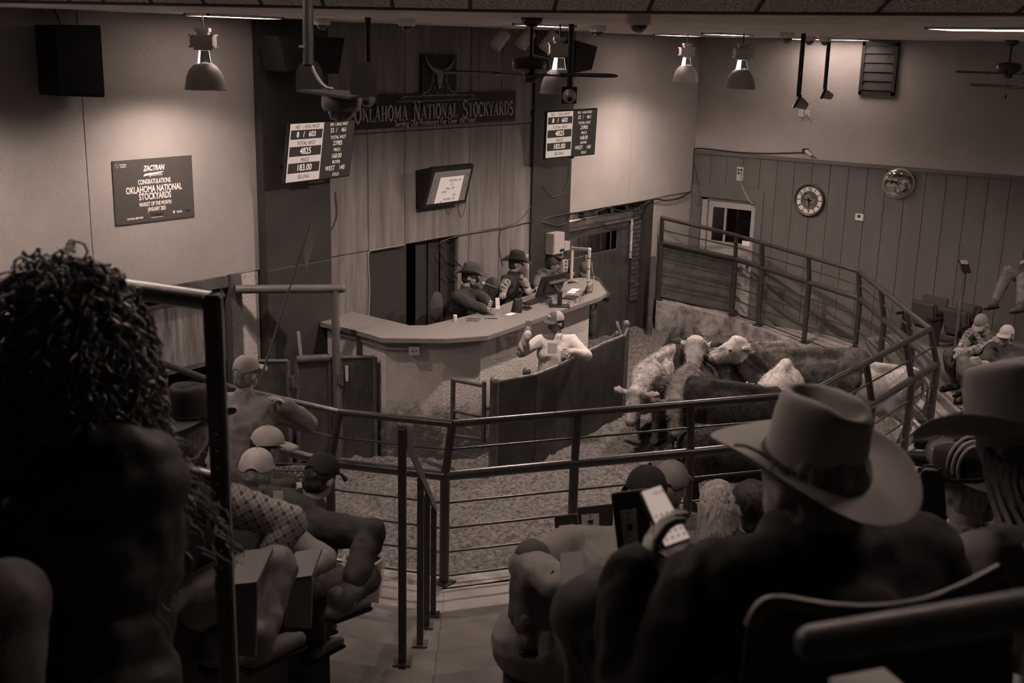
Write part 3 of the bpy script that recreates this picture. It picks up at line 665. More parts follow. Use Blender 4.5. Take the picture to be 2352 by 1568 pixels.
# conduit and switch box under the counter edge
cb = thing('switch_box', 'metal outlet box on the counter front under the worktop', 'box', WD(968, 800, 10.4))
J = V((-8.60, -1.36, 1.20)); dj = V((fr[3][0]-fr[2][0], fr[3][1]-fr[2][1], 0)).normalized(); nj = V((dj.y, -dj.x, 0)); Mj = Matrix(((dj.x, nj.x, 0, J.x), (dj.y, nj.y, 0, J.y), (0, 0, 1, J.z), (0, 0, 0, 1)))
cb.location = J
MB().box((-.055, -.0, -.045), (.055, .07, .045), Mj).build('box_body', mBox, cb, bevel=.003); MB().box((-.06, .07, -.05), (.06, .074, .05), Mj).build('face_plate', mBox, cb)
for s in (-1, 1): MB().ell(Mj @ V((s*.02, .076, .0)), .008, n=8, m=5).build('toggle', mBlack, cb)
MB().slab([Mj @ V((-.06, .0, -.05)), Mj @ V((.06, 0, -.05)), Mj @ V((.06, .07, -.055)), Mj @ V((-.06, .07, -.055))], (0, 0, -1), .006).build('drip_shelf', mBox, cb)
one(MB().tube([(-8.77, -.2, 1.22), (-8.79, -.8, 1.22), (-8.83, -1.12, 1.21), (-8.66, -1.31, 1.20)], .014, 8).build('conduit', mBox, smooth=True), 'thin grey conduit under the left counter edge', 'conduit')
# ================================================================ things on the walls
TOPZ = V((0, 0, 1)); XW = V((1, 0, 0))
mScr = emis('screen_light', .62, .42); mScrD = emis('screen_dark', .6, .032); mInkL = emis('screen_ink', .75, .50); mInkD = emis('screen_ink_dark', .4, .035)
def plane_of(TL, TR, BR, BL):
    TL, TR, BR, BL = map(V, (TL, TR, BR, BL))
    def P(u, v, w=0.):
        p = TL.lerp(TR, u).lerp(BL.lerp(BR, u), v); n = (TR-TL).cross(BL-TL).normalized(); n = n if n.dot(CAM-TL) > 0 else -n
        return p+n*w
    return P
def quad(P, u0, v0, u1, v1, w, m, parent, nm, t=.001):
    a = [P(u0, v0, w), P(u1, v0, w), P(u1, v1, w), P(u0, v1, w)]; n = P(.5, .5, 1)-P(.5, .5, 0)
    return MB().slab(a, -n, t).build(nm, m, parent)
def tv(label, P, W):
    t = thing('display_screen', label, 'screen', P(.5, 1, -.03), 'price display screens')
    n = P(.5, .5, 1)-P(.5, .5, 0); xd = P(1, .5)-P(0, .5); yd = P(.5, 0)-P(.5, 1)
    MB().slab([P(0, 0, 0), P(1, 0, 0), P(1, 1, 0), P(0, 1, 0)], -n, .045).build('housing', mBlack, t, bevel=.004)
    MB().slab([P(.3, .3, -.045), P(.7, .3, -.045), P(.7, .7, -.045), P(.3, .7, -.045)], -n, .12).build('wall_mount', mBlack, t)
    sc = quad(P, .012, .018, .988, .975, .002, mScrD, t, 'screen')
    quad(P, .014, .02, .51, .972, .003, mScr, t, 'light_field')
    for v0, v1 in ((.125, .275), (.395, .555), (.665, .83)): quad(P, .03, v0, .495, v1, .004, mScrD, t, 'value_field')
    hgt = (P(.5, 0)-P(.5, 1)).length
    def tx(s, u, v, sz, m, xs=.82, off=.0): text(s, P(u, v, .006), xd, yd, sz*hgt, m, t, ext=.0005, xs=xs, off=off*hgt)
    tx('HD   / AVG WGT', .265, .075, .085, mInkD); tx('8   /   603', .255, .20, .125, mInkL, .85, .002); tx('TOTAL WGT', .265, .345, .085, mInkD); tx('4825', .265, .475, .15, mInkL, .82, .002)
    tx('PRICE', .265, .62, .085, mInkD); tx('183.00', .265, .75, .15, mInkL, .82, .002); tx('SELLING', .265, .90, .085, mInkD)
    tx('HD  / AVG WGT', .74, .065, .075, mInkL, .75); tx('52  /    461', .74, .165, .105, mInkL, .8); tx('TOTAL WGT', .745, .285, .08, mInkL, .75); tx('23985', .745, .385, .115, mInkL, .75); tx('PRICE', .745, .50, .08, mInkL, .75)
    tx('168.00', .745, .605, .115, mInkL, .75); tx('BUYER', .75, .71, .08, mInkL, .75); tx('WEST    140', .74, .815, .115, mInkL, .75); tx('SOLD', .76, .925, .08, mInkL, .75)
    boxp('control_bar', tuple(P(.42, 1, -.03)-V((.06, .02, .03))), tuple(P(.62, 1, -.02)+V((.0, .02, .0))), mBlack, t)
    return t
tv('left price display screen with auction figures hung by the dark pillar', plane_of(WY(665, 282, -.42), WY(817, 274, -.42), WY(803, 405, -.32), WY(653, 424, -.32)), .97)
tv('right price display screen with auction figures in front of the pale wall', plane_of(WY(1256, 256, -.40), WY(1373, 249, -.62), WY(1366, 355, -.54), WY(1251, 366, -.32)), .97)
# tilted document monitor
P = plane_of(WY(995, 388, -.34), WY(1089, 379, -.34), WY(1070, 466, -.12), WY(969, 480, -.12)); n = P(.5, .5, 1)-P(.5, .5, 0); xd = P(1, .5)-P(0, .5); yd = P(.5, 0)-P(.5, 1)
t = thing('document_monitor', 'tilted black framed monitor showing a handwritten sale ticket', 'monitor', P(.5, 1, -.05))
MB().slab([P(0, 0), P(1, 0), P(1, 1), P(0, 1)], -n, .06).build('housing', mBlack, t, bevel=.004)
q = [P(-.02, .1, -.03), P(.2, .1, -.03), P(.2, 1.08, -.03), P(-.02, 1.08, -.03)]
MB().add([P(.0, .02, -.06), P(.9, .02, -.06), P(.9, .98, -.06), P(0, .98, -.06), V((P(.05, .3).x, 0, P(0, .1).z)), V((P(.9, .3).x, 0, P(0, .1).z)), V((P(.9, .9).x, 0, P(0, 1).z-.02)), V((P(.05, .9).x, 0, P(0, 1).z-.02))], [(0, 1, 5, 4), (1, 2, 6, 5), (2, 3, 7, 6), (3, 0, 4, 7)]).build('wall_bracket', mBlack, t)
quad(P, .07, .09, .94, .90, .002, emis('monitor_field', .5, .13), t, 'screen'); quad(P, .24, .24, .80, .90, .003, emis('monitor_sheet', .7, .40), t, 'ticket_image')
ink = emis('ticket_ink', .3, .05); H = (P(.5, 0)-P(.5, 1)).length
for s, u, v, z in (('WESTERN  196', .60, .34, .075), ('52', .54, .44, .085), ('West  140', .52, .54, .085), ('$168', .40, .62, .085), ('461', .66, .72, .085), ('WESTERN  197', .55, .82, .075), ('8', .38, .87, .07)):
    text(s, P(u, v, .005), xd, yd, z*H, ink, t, ext=.0004, xs=.8)
for u, v in ((.1, .6), (.88, .5), (.87, .2), (.15, .3), (.12, .33), (.9, .24)): MB().ell(P(u, v, .003), (.012, .003, .012), n=8, m=4).build('screen_spot', emis('monitor_spot', .4, .06), t)
for k, (u, sg) in enumerate(((.55, .14), (.85, .2))):
    a = P(u, 1.0, -.04); one(MB().tube(sag(a, V((a.x+.25, -.02, a.z-.02)), sg, 8), .004, 5).build('cable', mBlack), ['short black cable looping under the document monitor', 'longer black cable looping under the document monitor'][k], 'cable')

# --- poster
P = plane_of(WY(257.5, 370.5, -.012), WY(440, 356.3, -.012), WY(447, 496.3, -.012), WY(266.5, 518, -.012)); xd = P(1, .5)-P(0, .5); yd = P(.5, 0)-P(.5, 1); H = yd.length; n = P(.5, .5, 1)-P(.5, .5, 0)
po = thing('poster', 'dark congratulations poster screwed to the pale left wall', 'poster', P(.5, 1))
MB().slab([P(0, 0), P(1, 0), P(1, 1), P(0, 1)], -n, .01).build('poster_board', mat('poster_print', .065, .5, spec=.3), po)
mW = mat('poster_white', .72, .6); mK = mat('poster_black', .02, .5)
def pt(s, u, v, z, xs=.62, m=mW, off=.006, sh=0., al='CENTER'): text(s, P(u, v, .001), xd, yd, z*H, m, po, ext=.0006, xs=xs, off=off*H*z*4, shear=sh, align=al)
pt('ZACTRAN', .50, .155, .115, .72, sh=.25, off=.008); pt('(gamithromycin)', .52, .255, .075, .5, off=.002); pt('CONGRATULATIONS', .50, .365, .105, .60); pt('OKLAHOMA NATIONAL', .495, .485, .145, .66); pt('STOCKYARDS', .50, .60, .145, .66)
pt('MARKET OF THE MONTH', .50, .72, .088, .60); pt('JANUARY 2021', .515, .805, .088, .60); pt('NATIONAL BEEF WIRE', .235, .925, .042, .7, sh=.2); pt('DVAuction', .51, .895, .07, .72, mK, .004, .25); pt('Broadcasting Real-Time Auctions', .51, .94, .026, .62, off=0)
pt('FEEDER', .80, .895, .046, .7); pt('FLASH', .915, .892, .046, .6, mK); pt('Boehringer', .125, .065, .036, .75, off=.002); pt('Ingelheim', .125, .098, .036, .75, off=.002)
MB().tube([P(.05+.018*math.cos(a), .082+.026*math.sin(a), .001) for a in np.linspace(0, 2*PI, 13)], .002, 4, False).build('emblem', mW, po)
MB().slab([P(.365, .275, .0005), P(.385, .235, .0005), P(.62, .215, .0005), P(.62, .225, .0005)], n, .001).build('swoosh', mW, po)
MB().slab([P(.715, .885, .0005), P(.73, .865, .0005), P(.745, .885, .0005), P(.73, .92, .0005)], n, .001).build('emblem', mW, po)
for u, v in ((.01, .015), (.99, .015), (.99, .985), (.01, .985)): MB().ell(P(u, v, .002), .006, n=8, m=4).build('screw', mBlack, po)

# --- name sign with a stroke-built slab-serif face
GL = {}
def arc(cx, cy, rx, ry, a0, a1, n=10): return [(cx+rx*math.cos(math.radians(a0+(a1-a0)*i/n)), cy+ry*math.sin(math.radians(a0+(a1-a0)*i/n))) for i in range(n+1)]
TK, TN = .17, .075
GL['O'] = (.86, [(arc(.42, .5, .32, .46, 0, 360, 20), TK)], [])
GL['K'] = (.88, [([(.2, 0), (.2, 1)], TK), ([(.25, .42), (.72, .97)], TN), ([(.42, .6), (.74, .03)], TK)], [(.2, 0), (.2, 1), (.76, 0), (.72, 1)])
GL['L'] = (.74, [([(.2, 0), (.2, 1)], TK), ([(.2, .035), (.66, .035)], TN), ([(.66, 0), (.68, .26)], TN)], [(.2, 0), (.2, 1)])
GL['A'] = (.90, [([(.14, 0), (.43, 1)], TN), ([(.41, 1), (.74, 0)], TK), ([(.24, .33), (.64, .33)], TN)], [(.14, 0), (.76, 0)])
GL['H'] = (.92, [([(.2, 0), (.2, 1)], TK), ([(.7, 0), (.7, 1)], TK), ([(.2, .5), (.7, .5)], TN)], [(.2, 0), (.2, 1), (.7, 0), (.7, 1)])
GL['M'] = (1.06, [([(.15, 0), (.17, 1)], TN), ([(.2, 1), (.5, .12)], TK), ([(.5, .1), (.8, 1)], TN), ([(.84, 0), (.84, 1)], TK)], [(.15, 0), (.84, 0), (.17, 1), (.84, 1)])
GL['N'] = (.92, [([(.17, 0), (.17, 1)], TN), ([(.18, .98), (.7, .03)], TK), ([(.72, 0), (.72, 1)], TN)], [(.17, 0), (.15, 1), (.72, 1)])
GL['T'] = (.82, [([(.4, 0), (.4, 1)], TK), ([(.06, .96), (.74, .96)], TN), ([(.08, .76), (.06, 1)], TN), ([(.72, .76), (.74, 1)], TN)], [(.4, 0)])
GL['I'] = (.42, [([(.2, 0), (.2, 1)], TK)], [(.2, 0), (.2, 1)])
GL['S'] = (.72, [(arc(.36, .74, .24, .22, 30, 270, 10)[:-1]+arc(.36, .27, .26, .24, 90, -150, 10), TK*.85), ([(.58, .8), (.6, .98)], TN), ([(.12, .02), (.11, .24)], TN)], [])
GL['C'] = (.82, [(arc(.44, .5, .34, .46, 50, 310, 16), TK*.9), ([(.68, .72), (.7, .98)], TN)], [])
GL['Y'] = (.84, [([(.1, 1), (.42, .45)], TK), ([(.42, .45), (.72, 1)], TN), ([(.41, 0), (.41, .48)], TK)], [(.41, 0), (.12, 1), (.72, 1)])
GL['R'] = (.90, [([(.2, 0), (.2, 1)], TK), ([(.2, .965), (.42, .965)]+arc(.42, .73, .24, .235, 90, -90, 8)+[(.2, .495)], TN*1.3), ([(.42, .5), (.74, .03)], TK)], [(.2, 0), (.2, 1), (.76, 0)])
GL['D'] = (.88, [([(.2, 0), (.2, 1)], TK), ([(.2, .965), (.4, .965)]+arc(.4, .5, .34, .465, 90, -90, 10)+[(.2, .035)], TN*1.7)], [(.2, 0), (.2, 1)])
def western(s, O, xd, yd, x, y, h, m, parent, xs=.62, n=None, name='sign_letter'):
    X, Y = xd.normalized(), yd.normalized(); n = n or X.cross(Y)
    for word in s.split(' '):
        for i, ch in enumerate(word):
            g = GL[ch]; hh = h*(1.22 if i == 0 else 1.0); yb = y-(.05*h if i == 0 else 0); b = MB()
            def Q(a, c): return O+X*(x+a*hh*xs)+Y*(yb+c*hh)
            for pts, wd in g[1]:
                for k in range(len(pts)-1):
                    a, c = V((pts[k][0], pts[k][1])), V((pts[k+1][0], pts[k+1][1])); d = (c-a); e = V((-d.y, d.x)).normalized()*wd*.5
                    if abs(d.y) > abs(d.x)*.9: e = V((wd*.5*1.25, 0))
                    b.slab([Q(*(a-e)), Q(*(c-e)), Q(*(c+e)), Q(*(a+e))], n, .004)
                if len(pts) == 2 and abs(pts[0][0]-pts[1][0]) < .1 and wd > .1:     # spur at mid stem
                    cx = pts[0][0]; b.slab([Q(cx-.17, .5), Q(cx, .45), Q(cx+.17, .5), Q(cx, .55)], n, .004)
            for sx, sy in g[2]:
                y0, y1 = (0, .06) if sy < .5 else (.94, 1); b.slab([Q(sx-.18, y0), Q(sx+.18, y0), Q(sx+.18, y1), Q(sx-.18, y1)], n, .004)
            b.build(name, m, parent); x += g[0]*hh*xs
        x += .36*h*xs+.05
    return x
sg = thing('name_sign', 'long black name sign with longhorn skull emblem on the plywood wall', 'sign', (-6.63, -.03, 3.5))
mSgn = mat('sign_black', .012, .5); mSgL = mat('sign_grey_letter', .34, .6); mSgI = mat('sign_line', .28, .6)
boxp('sign_board', (-8.35, -.03, 3.50), (-5.125, -.002, 3.893), mSgn, sg)
e0, e1 = WY(968, 124, -.03), WY(1048, 211, -.03); boxp('emblem_board', (e0.x, -.032, 3.86), (e1.x, -.003, e0.z), mSgn, sg)
O = V((0, -.034, 0)); nn = V((0, -1, 0))
xa, xb = WY(812, 270, -.03).x, WY(1178, 240, -.03).x
tot = western('OKLAHOMA NATIONAL STOCKYARDS', V((0, 90, 0)), XW, TOPZ, 0, 0, .205, mSgL, sg) if False else None
wsum = sum(GL[c][0]*(1.22 if i == 0 else 1) for w_ in ('OKLAHOMA', 'NATIONAL', 'STOCKYARDS') for i, c in enumerate(w_)); hL = .185; xsL = (xb-xa-2*.05)/(hL*(wsum+.72)); 
western('OKLAHOMA NATIONAL STOCKYARDS', O, XW, TOPZ, xa, 3.578, hL, mSgL, sg, xsL, nn)
text('Serving Our Producers For Over 100 Years', (WY(1003, 276, -.03).x, -.034, 3.538), XW, TOPZ, .10, mSgL, sg, ext=.002, xs=.86, off=.0012)
# ironwork gate drawing and skull
iw = MB(); zb0, zb1 = 3.80, 3.862; xL, xR = WY(918, 231, -.03).x, WY(1093, 226, -.03).x; yq = -.038
iw.tube([(xL-.05, yq, zb0), (xR+.05, yq, zb0)], .0045, 5); iw.tube([(xL+.06, yq, zb1), (xR-.06, yq, zb1)], .0045, 5)
nC = 12
for i in range(nC):
    cx = xL+.12+(xR-xL-.24)*i/(nC-1); iw.tube([(cx+.024*math.cos(a), yq, (zb0+zb1)/2+.027*math.sin(a)) for a in np.linspace(0, 2*PI, 11)], .003, 4, False)
    if i: iw.tube([(cx-(xR-xL-.24)/(nC-1)/2, yq, zb0), (cx-(xR-xL-.24)/(nC-1)/2, yq, zb1)], .003, 4)
for s in (-1, 1):
    ex = xR-.05 if s > 0 else xL+.05
    iw.tube([(ex+s*.0+s*.05*(1-t)*math.cos(t*9), yq, zb0+.03+.025*(1-t)*math.sin(t*9)) for t in np.linspace(0, .9, 16)], .004, 4)
iw.build('iron_rail', mSgI, sg)
cxm = (e0.x+e1.x)/2; iw = MB()
for s in (-1, 1):
    for o2 in (0, .03):
        iw.tube(smooth_path([(cxm+s*(.11+o2), yq, 4.16), (cxm+s*(.11+o2), yq, 4.06), (cxm+s*(.13+o2), yq, 3.99), (cxm+s*(.20+o2), yq, 3.92), (cxm+s*(.29+o2), yq, 3.885)], 4), .004, 4)
    iw.tube([(cxm+s*.06, yq, 4.16), (cxm+s*.14, yq, 4.16), (cxm+s*.14, yq, 4.06)], .004, 4)
    for px_, pz_, rr in ((.17, 3.91, .035), (.30, 3.905, .018), (.09, 3.96, .016), (.06, 3.89, .018), (.11, 4.05, .012), (.02, 3.885, .014)):
        iw.tube([(cxm+s*px_+rr*math.cos(a), yq, pz_+rr*math.sin(a)) for a in np.linspace(0, 2*PI, 11)], .0035, 4, False)
    iw.tube([(cxm+s*.10, yq, 3.87), (cxm+s*.33, yq, 3.87), (cxm+s*.33, yq, 3.895)], .004, 4)
iw.build('iron_scroll', mSgI, sg)
ZM = lambda z: 3.87+(e0.z-3.87)*(z-3.87)/.66
mSk = mat('skull_grey', .22, .8, var=.4, vs=14)
sk = MB(); pr = [(-.065, 4.27), (.055, 4.275), (.06, 4.20), (.045, 4.13), (.035, 4.05), (.025, 3.99), (-.03, 3.97), (-.045, 4.06), (-.055, 4.15), (-.07, 4.2)]
sk.slab([(cxm+a, -.034, ZM(b)) for a, b in pr], nn, .02); sk.build('skull', mSk, sg)
for s, zt in ((-1, 4.50), (1, 4.47)):
    pth = smooth_path([(cxm+s*.05, -.045, ZM(4.265)), (cxm+s*.14, -.05, ZM(4.29)), (cxm+s*.21, -.05, ZM(4.36)), (cxm+s*.255, -.05, ZM(4.44)), (cxm+s*.285, -.05, ZM(zt))], 4); k = len(pth)
    MB().tube(pth, [.024*(1-i/k)+.003 for i in range(k)], 7).build('horn', mSk, sg, True)
    MB().ell((cxm+s*.095, -.04, ZM(4.24)), (.035, .008, .02), n=8, m=5).build('skull_ear', mSk, sg)

# --- loudspeakers
def speaker(label, q, Y, dep, back=(0, 1, 0)):
    c = [WY(x, y, Y) for x, y in q]; t = thing('loudspeaker', label, 'speaker', (c[0]+c[2])/2-V((0, 0, .3)), 'hanging loudspeakers'); nb = V(back)
    MB().slab(c, nb, dep).build('cabinet', mat('speaker_black', .010, .8, bump=.2, bs=60), t, bevel=.008); ce = sum(c, V())/4
    MB().slab([ce+(p-ce)*.93-nb*.006 for p in c], nb, .008).build('grille', mat('speaker_cloth', .014, .95, bump=.3, bs=150), t); a = c[0].lerp(c[1], .35)+nb*dep*.5
    MB().tube([a, V((a.x-.02, a.y+.05, ZC))], .006, 6).build('hanger', mBlack, t); return t
speaker('black loudspeaker hung high on the pale wall at the left', [(122, 57), (232, 58), (242, 224), (133, 220)], -.38, .30)
speaker('wide black loudspeaker hung over the dark left pillar', [(640, 82), (793, 87), (779, 170), (662, 166)], -.60, .35)
speaker('black loudspeaker hung behind the near fan over the right pillar', [(1322, 92), (1373, 107), (1360, 160), (1318, 168)], -.55, .30)

# --- right wall fittings
c = WX(1859, 459.5, -.03); ck = thing('wall_clock', 'round wall clock with cream numeral ring and dark rim', 'clock', c)
ax = V((-1, 0, 0)); YD = V((0, -1, 0)); R = .262
MB().lathe([(R, -.03), (R, .015), (R-.012, .026), (R-.03, .022), (R-.045, .008), (R-.045, -.03)], c, 36, ax, False).build('rim', mat('clock_rim', .035, .4, spec=.5), ck, True)
MB().lathe([(R-.04, .0), (R-.04, .004)], c, 36, ax).build('face', mat('clock_cream', .55, .6), ck)
mBz = mat('clock_bronze', .085, .45, var=.5, vs=40)
MB().lathe([(.135, .004), (.15, .008), (.145, .014), (.115, .01), (.105, .006)], c, 28, ax, False).build('inner_ring', mBz, ck, True); MB().lathe([(.112, .004), (.112, .006)], c, 28, ax).build('gear_plate', mBz, ck)
for gy, gz, gr in ((-.03, .04, .045), (.045, -.01, .035), (-.02, -.05, .03)): MB().lathe([(gr, .006), (gr, .010), (gr*.7, .010), (gr*.7, .006)], c+YD*gy+TOPZ*gz, 14, ax, False).build('gear', mat('gear_brass', .28, .4), ck)
for h in range(1, 13):
    a = math.radians(90-30*h); rr = .18; rd = YD*math.cos(a)+TOPZ*math.sin(a); tg = YD*math.sin(a)-TOPZ*math.cos(a)
    text(str(h), c+rd*rr+ax*.005, tg, rd, .075, mMatte, ck, 'numeral', ext=.001, xs=.85, off=.002)
for ang, L, wd in ((180, .15, .012), (-75, .095, .016)):
    a = math.radians(90-ang); rd = YD*math.cos(a)+TOPZ*math.sin(a); tg = YD*math.sin(a)-TOPZ*math.cos(a); b = c+ax*.016
    MB().slab([b-rd*.03-tg*wd, b+rd*L, b-rd*.03+tg*wd], ax, .003).build('clock_hand', mMatte, ck)
c = WX(2064, 421, -.12); cm = thing('convex_mirror', 'round convex mirror standing off the right wall', 'mirror', c)
ad = V((-.83, -.25, -.22)).normalized(); MB().lathe([(.225*math.cos(t), .075*math.sin(t)) for t in np.linspace(0, PI/2, 8)], c, 28, ad).build('mirror_dome', mat('mirror', .75, .04, metal=1.), cm, True)
MB().lathe([(.222, -.02), (.236, -.02), (.236, .008), (.222, .008)], c, 28, ad, False).build('mirror_rim', mat('mirror_rim', .40, .4), cm, True); MB().lathe([(.22, -.03), (.22, -.015)], c, 24, ad).build('mirror_back', mBlack, cm)
MB().tube([c-ad*.02, V((0, c.y-.02, c.z))], .015, 8).build('mirror_arm', mBlack, cm)
c = WX(1975, 498.5); th_ = thing('thermostat', 'small white thermostat below and right of the clock', 'thermostat', c)
boxp('body', (-.03, c.y-.068, c.z-.055), (0, c.y+.068, c.z+.055), mWhite, th_, .006); boxp('display', (-.033, c.y-.02, c.z-.005), (-.029, c.y+.03, c.z+.035), mBlack, th_)
c = WX(1700, 399); ob = thing('outlet_plate', 'pale outlet plate with plugged cord above the door', 'outlet', c)
boxp('plate', (-.012, c.y-.06, c.z-.115), (0, c.y+.06, c.z+.115), mat('outlet_ivory', .38, .5), ob, .003)
for dy, dz_ in ((.025, .065), (-.025, .065), (.025, .01), (-.02, .01)): MB().lathe([(.02, 0), (.02, .004)], (-.012, c.y+dy, c.z+dz_), 12, (-1, 0, 0)).build('socket', mBlack, ob)
pth = smooth_path([(-.02, c.y-.02, c.z+.05), (-.03, c.y-.03, c.z-.05), (-.02, c.y-.06, c.z-.2), WX(1722, 462, -.03), WX(1733, 468, -.03)], 5)
one(MB().tube(pth, .009, 6).build('cord', mat('grey_cord', .25, .6), smooth=True), 'pale cord running from the outlet down to the door head', 'cord')
for k, (x, lb) in enumerate(((1840, 'pale socket plate on the upper right wall, left one of the pair'), (1855, 'pale cable plate on the upper right wall, right one of the pair'))):
    c = WX(x, 260+k); o = boxp('wall_plate', (-.008, c.y-.04, c.z-.06), (0, c.y+.04, c.z+.06), mat('plate_paint', .42, .6), None, .002); one(o, lb, 'plate', 'socket plates on the upper right wall')
c = WX(1854, 262); wv = MB().tube(smooth_path([(-.012, c.y, c.z), (-.03, c.y+.04, c.z-.06), (-.03, c.y+.06, c.z-.11)], 4), .004, 5); wv.tube(smooth_path([(-.012, c.y, c.z), (-.03, c.y-.05, c.z-.06), (-.03, c.y-.12, c.z-.14)], 4), .004, 5); one(wv.build('wire', mBlack), 'two dark loose wires hanging from the wall plate', 'wire')
# small camera on the plank rail with its cable
c = WX(1848, 348, -.05); wc = thing('wall_camera', 'small dark camera clamped to the top rail of the brown planks', 'camera', c)
boxp('clamp', (-.07, c.y-.04, c.z-.01), (0, c.y+.04, c.z+.05), mBlack, wc, .006); MB().cap(c+V((-.03, -.05, .0)), c+V((-.05, -.13, -.05)), .035, .03).build('camera_body', mGrey, wc, True)
one(MB().tube(smooth_path([WX(1845, 350, -.03), WX(1760, 352, -.03), WX(1690, 349, -.02), WX(1618, 341, -.015), WX(1600, 341, -.02), WX(1594, 348, -.02), WX(1591, 400, -.02), WX(1588, 440, -.02)], 5), .011, 6).build('cable', mBlack, smooth=True), 'black cable along the plank rail turning down at the corner', 'cable')
one(MB().tube(smooth_path([WX(1592, 363, -.02), WX(1600, 400, -.02), WX(1606, 440, -.02), WX(1607, 468, -.02), WX(1602, 473, -.02), WX(1597, 458, -.02), WX(1588, 440, -.02)], 5), .009, 6).build('cable', mBlack, smooth=True), 'black cable hanging in a loop left of the door', 'cable')
# cables along the back wall
wires = [([(1586, 440), (1560, 455), (1530, 460), (1502, 457), (1480, 470), (1455, 482), (1425, 484), (1395, 476)], .012, 'thick cable bundle drooping over the out gate lintel'),
         ([(1395, 476), (1370, 487), (1345, 496), (1320, 492), (1311, 491), (1300, 512), (1280, 518), (1258, 513), (1240, 508)], .009, 'pale cable drooping from the lintel to the dark pillar'),
         ([(1586, 441), (1540, 448), (1500, 457), (1440, 468), (1380, 478), (1330, 487), (1300, 491), (1220, 508), (1150, 525), (1079, 536), (1040, 545), (1010, 556)], .008, 'long thin cable following the plywood joint'),
         ([(1240, 508), (1225, 511), (1221, 540), (1219, 580), (1218, 640)], .008, 'pale cable running down the edge of the plywood'),
         ([(1150, 525), (1146, 560), (1150, 590), (1155, 610)], .006, 'dark cable behind the auctioneers hat'),
         ([(1008, 558), (1025, 575), (1045, 598), (1060, 612)], .008, 'upper pale cable crossing the dark doorway'),
         ([(1006, 562), (1015, 590), (1035, 620), (1050, 640)], .008, 'lower pale cable crossing the dark doorway'),
         ([(930, 562), (900, 567), (860, 574), (848, 578), (846, 600), (849, 660), (847, 725)], .007, 'pale cable down the plywood joint beside the doorway'),
         ([(756, 450), (752, 490), (758, 520), (752, 548)], .005, 'thin wire hanging below the left display'),
         ([(770, 440), (774, 490), (768, 515), (760, 530)], .005, 'second thin wire hanging below the left display'),
         ([(1312, 365), (1308, 385), (1306, 410), (1296, 440), (1270, 452), (1255, 440), (1240, 415)], .005, 'thin wire swagged across the dark right pillar'),
         ([(1222, 470), (1200, 500), (1175, 515), (1150, 524)], .005, 'thin wire slanting down the plywood')]
for pts, r, lb in wires:
    g = 'dark' in lb or 'thick' in lb or 'thin' in lb
    one(MB().tube(smooth_path([WY(x, y, -.05 if x > 1240 or (600 < x < 748) else -.015) for x, y in pts], 4), r, 6).build('cable', mBlack if g else mat('pale_cable', .28, .6), smooth=True), lb, 'cable')
# electrical boxes on the right pillar
def ebox(nm, x0, y0, x1, y1, lb, d=.1, m=mBox):
    a, b = WY(x0, y0, -.035), WY(x1, y1, -.035); t = thing(nm, lb, 'box', ((a.x+b.x)/2, -.035, b.z)); boxp('box_body', (a.x, -.035-d, b.z), (b.x, -.032, a.z), m, t, .005)
    boxp('box_cover', (a.x+.012, -.04-d, b.z+.012), (b.x-.012, -.034-d, a.z-.012), m, t, .003); return t
t = ebox('breaker_box', 1254, 535, 1278, 578, 'pale breaker box on the dark pillar above the clerk', .14); boxp('box_label', (t.location.x+.02, -.185, t.location.z+.03), (t.location.x+.13, -.181, t.location.z+.07), mBlack, t)
ebox('junction_box', 1285, 555, 1299, 573, 'small junction box right of the breaker box', .08)
t = ebox('outlet_strip', 1286, 598, 1298, 622, 'vertical outlet strip on the pillar behind the clerk', .05)
for k in range(3): boxp('socket', (t.location.x-.012, -.094, t.location.z+.03+k*.055), (t.location.x+.02, -.089, t.location.z+.06+k*.055), mBlack, t)
a, b = WY(1292, 573, -.06), WY(1291, 600, -.06); one(MB().tube([a, b], .012, 8).build('conduit', mBox), 'short conduit between junction box and outlet strip', 'conduit')
# small wall bracket by the left display
a = WY(642, 352, -.12); t = thing('cable_bracket', 'dark bracket loop left of the left display', 'bracket', a); MB().box((a.x, -.2, a.z-.13), (a.x+.05, -.115, a.z+.02)).build('bracket_plate', mBlack, t); MB().tube(smooth_path([(a.x+.05, -.2, a.z), (a.x+.01, -.26, a.z-.06), (a.x+.05, -.2, a.z-.13)], 4), .008, 6).build('bracket_loop', mSteel2, t)

# ================================================================ things on the ceiling
def dome_cam(x, y, label, D=.165, P=None):
    c = P or WZ(x, y, ZC); t = thing('dome_camera', label, 'camera', (c.x, c.y, ZC-.15), 'dome cameras on the ceiling'); r = D/2
    MB().lathe([(r*.97, 0), (r, -.02), (r, -.062), (r*.86, -.078)], (c.x, c.y, ZC+.012), 24).build('camera_base', mat('camera_white', .70, .5), t, True)
    MB().lathe([(r*.72*math.cos(a), -.066-r*.8*math.sin(a)) for a in np.linspace(0, PI/2*.98, 8)], (c.x, c.y, ZC+.012), 20).build('camera_dome', mat('smoked_dome', .02, .06, spec=.8, coat=.6), t, True)
for x, y, lb in ((739, 41, 'white dome camera over the dark left pillar'), (934, 43, 'white dome camera over the plywood wall above the sign'), (1374, 58, 'white dome camera right of the lamp behind the fan'), (1468, 34, 'largest white dome camera, close to the ceiling edge'), (1809, 74, 'white dome camera left of the longer hanging pole'), (1860, 82, 'white dome camera between the two hanging poles'), (1896, 84, 'white dome camera touching the shorter hanging pole')):
    dome_cam(x, y, lb)
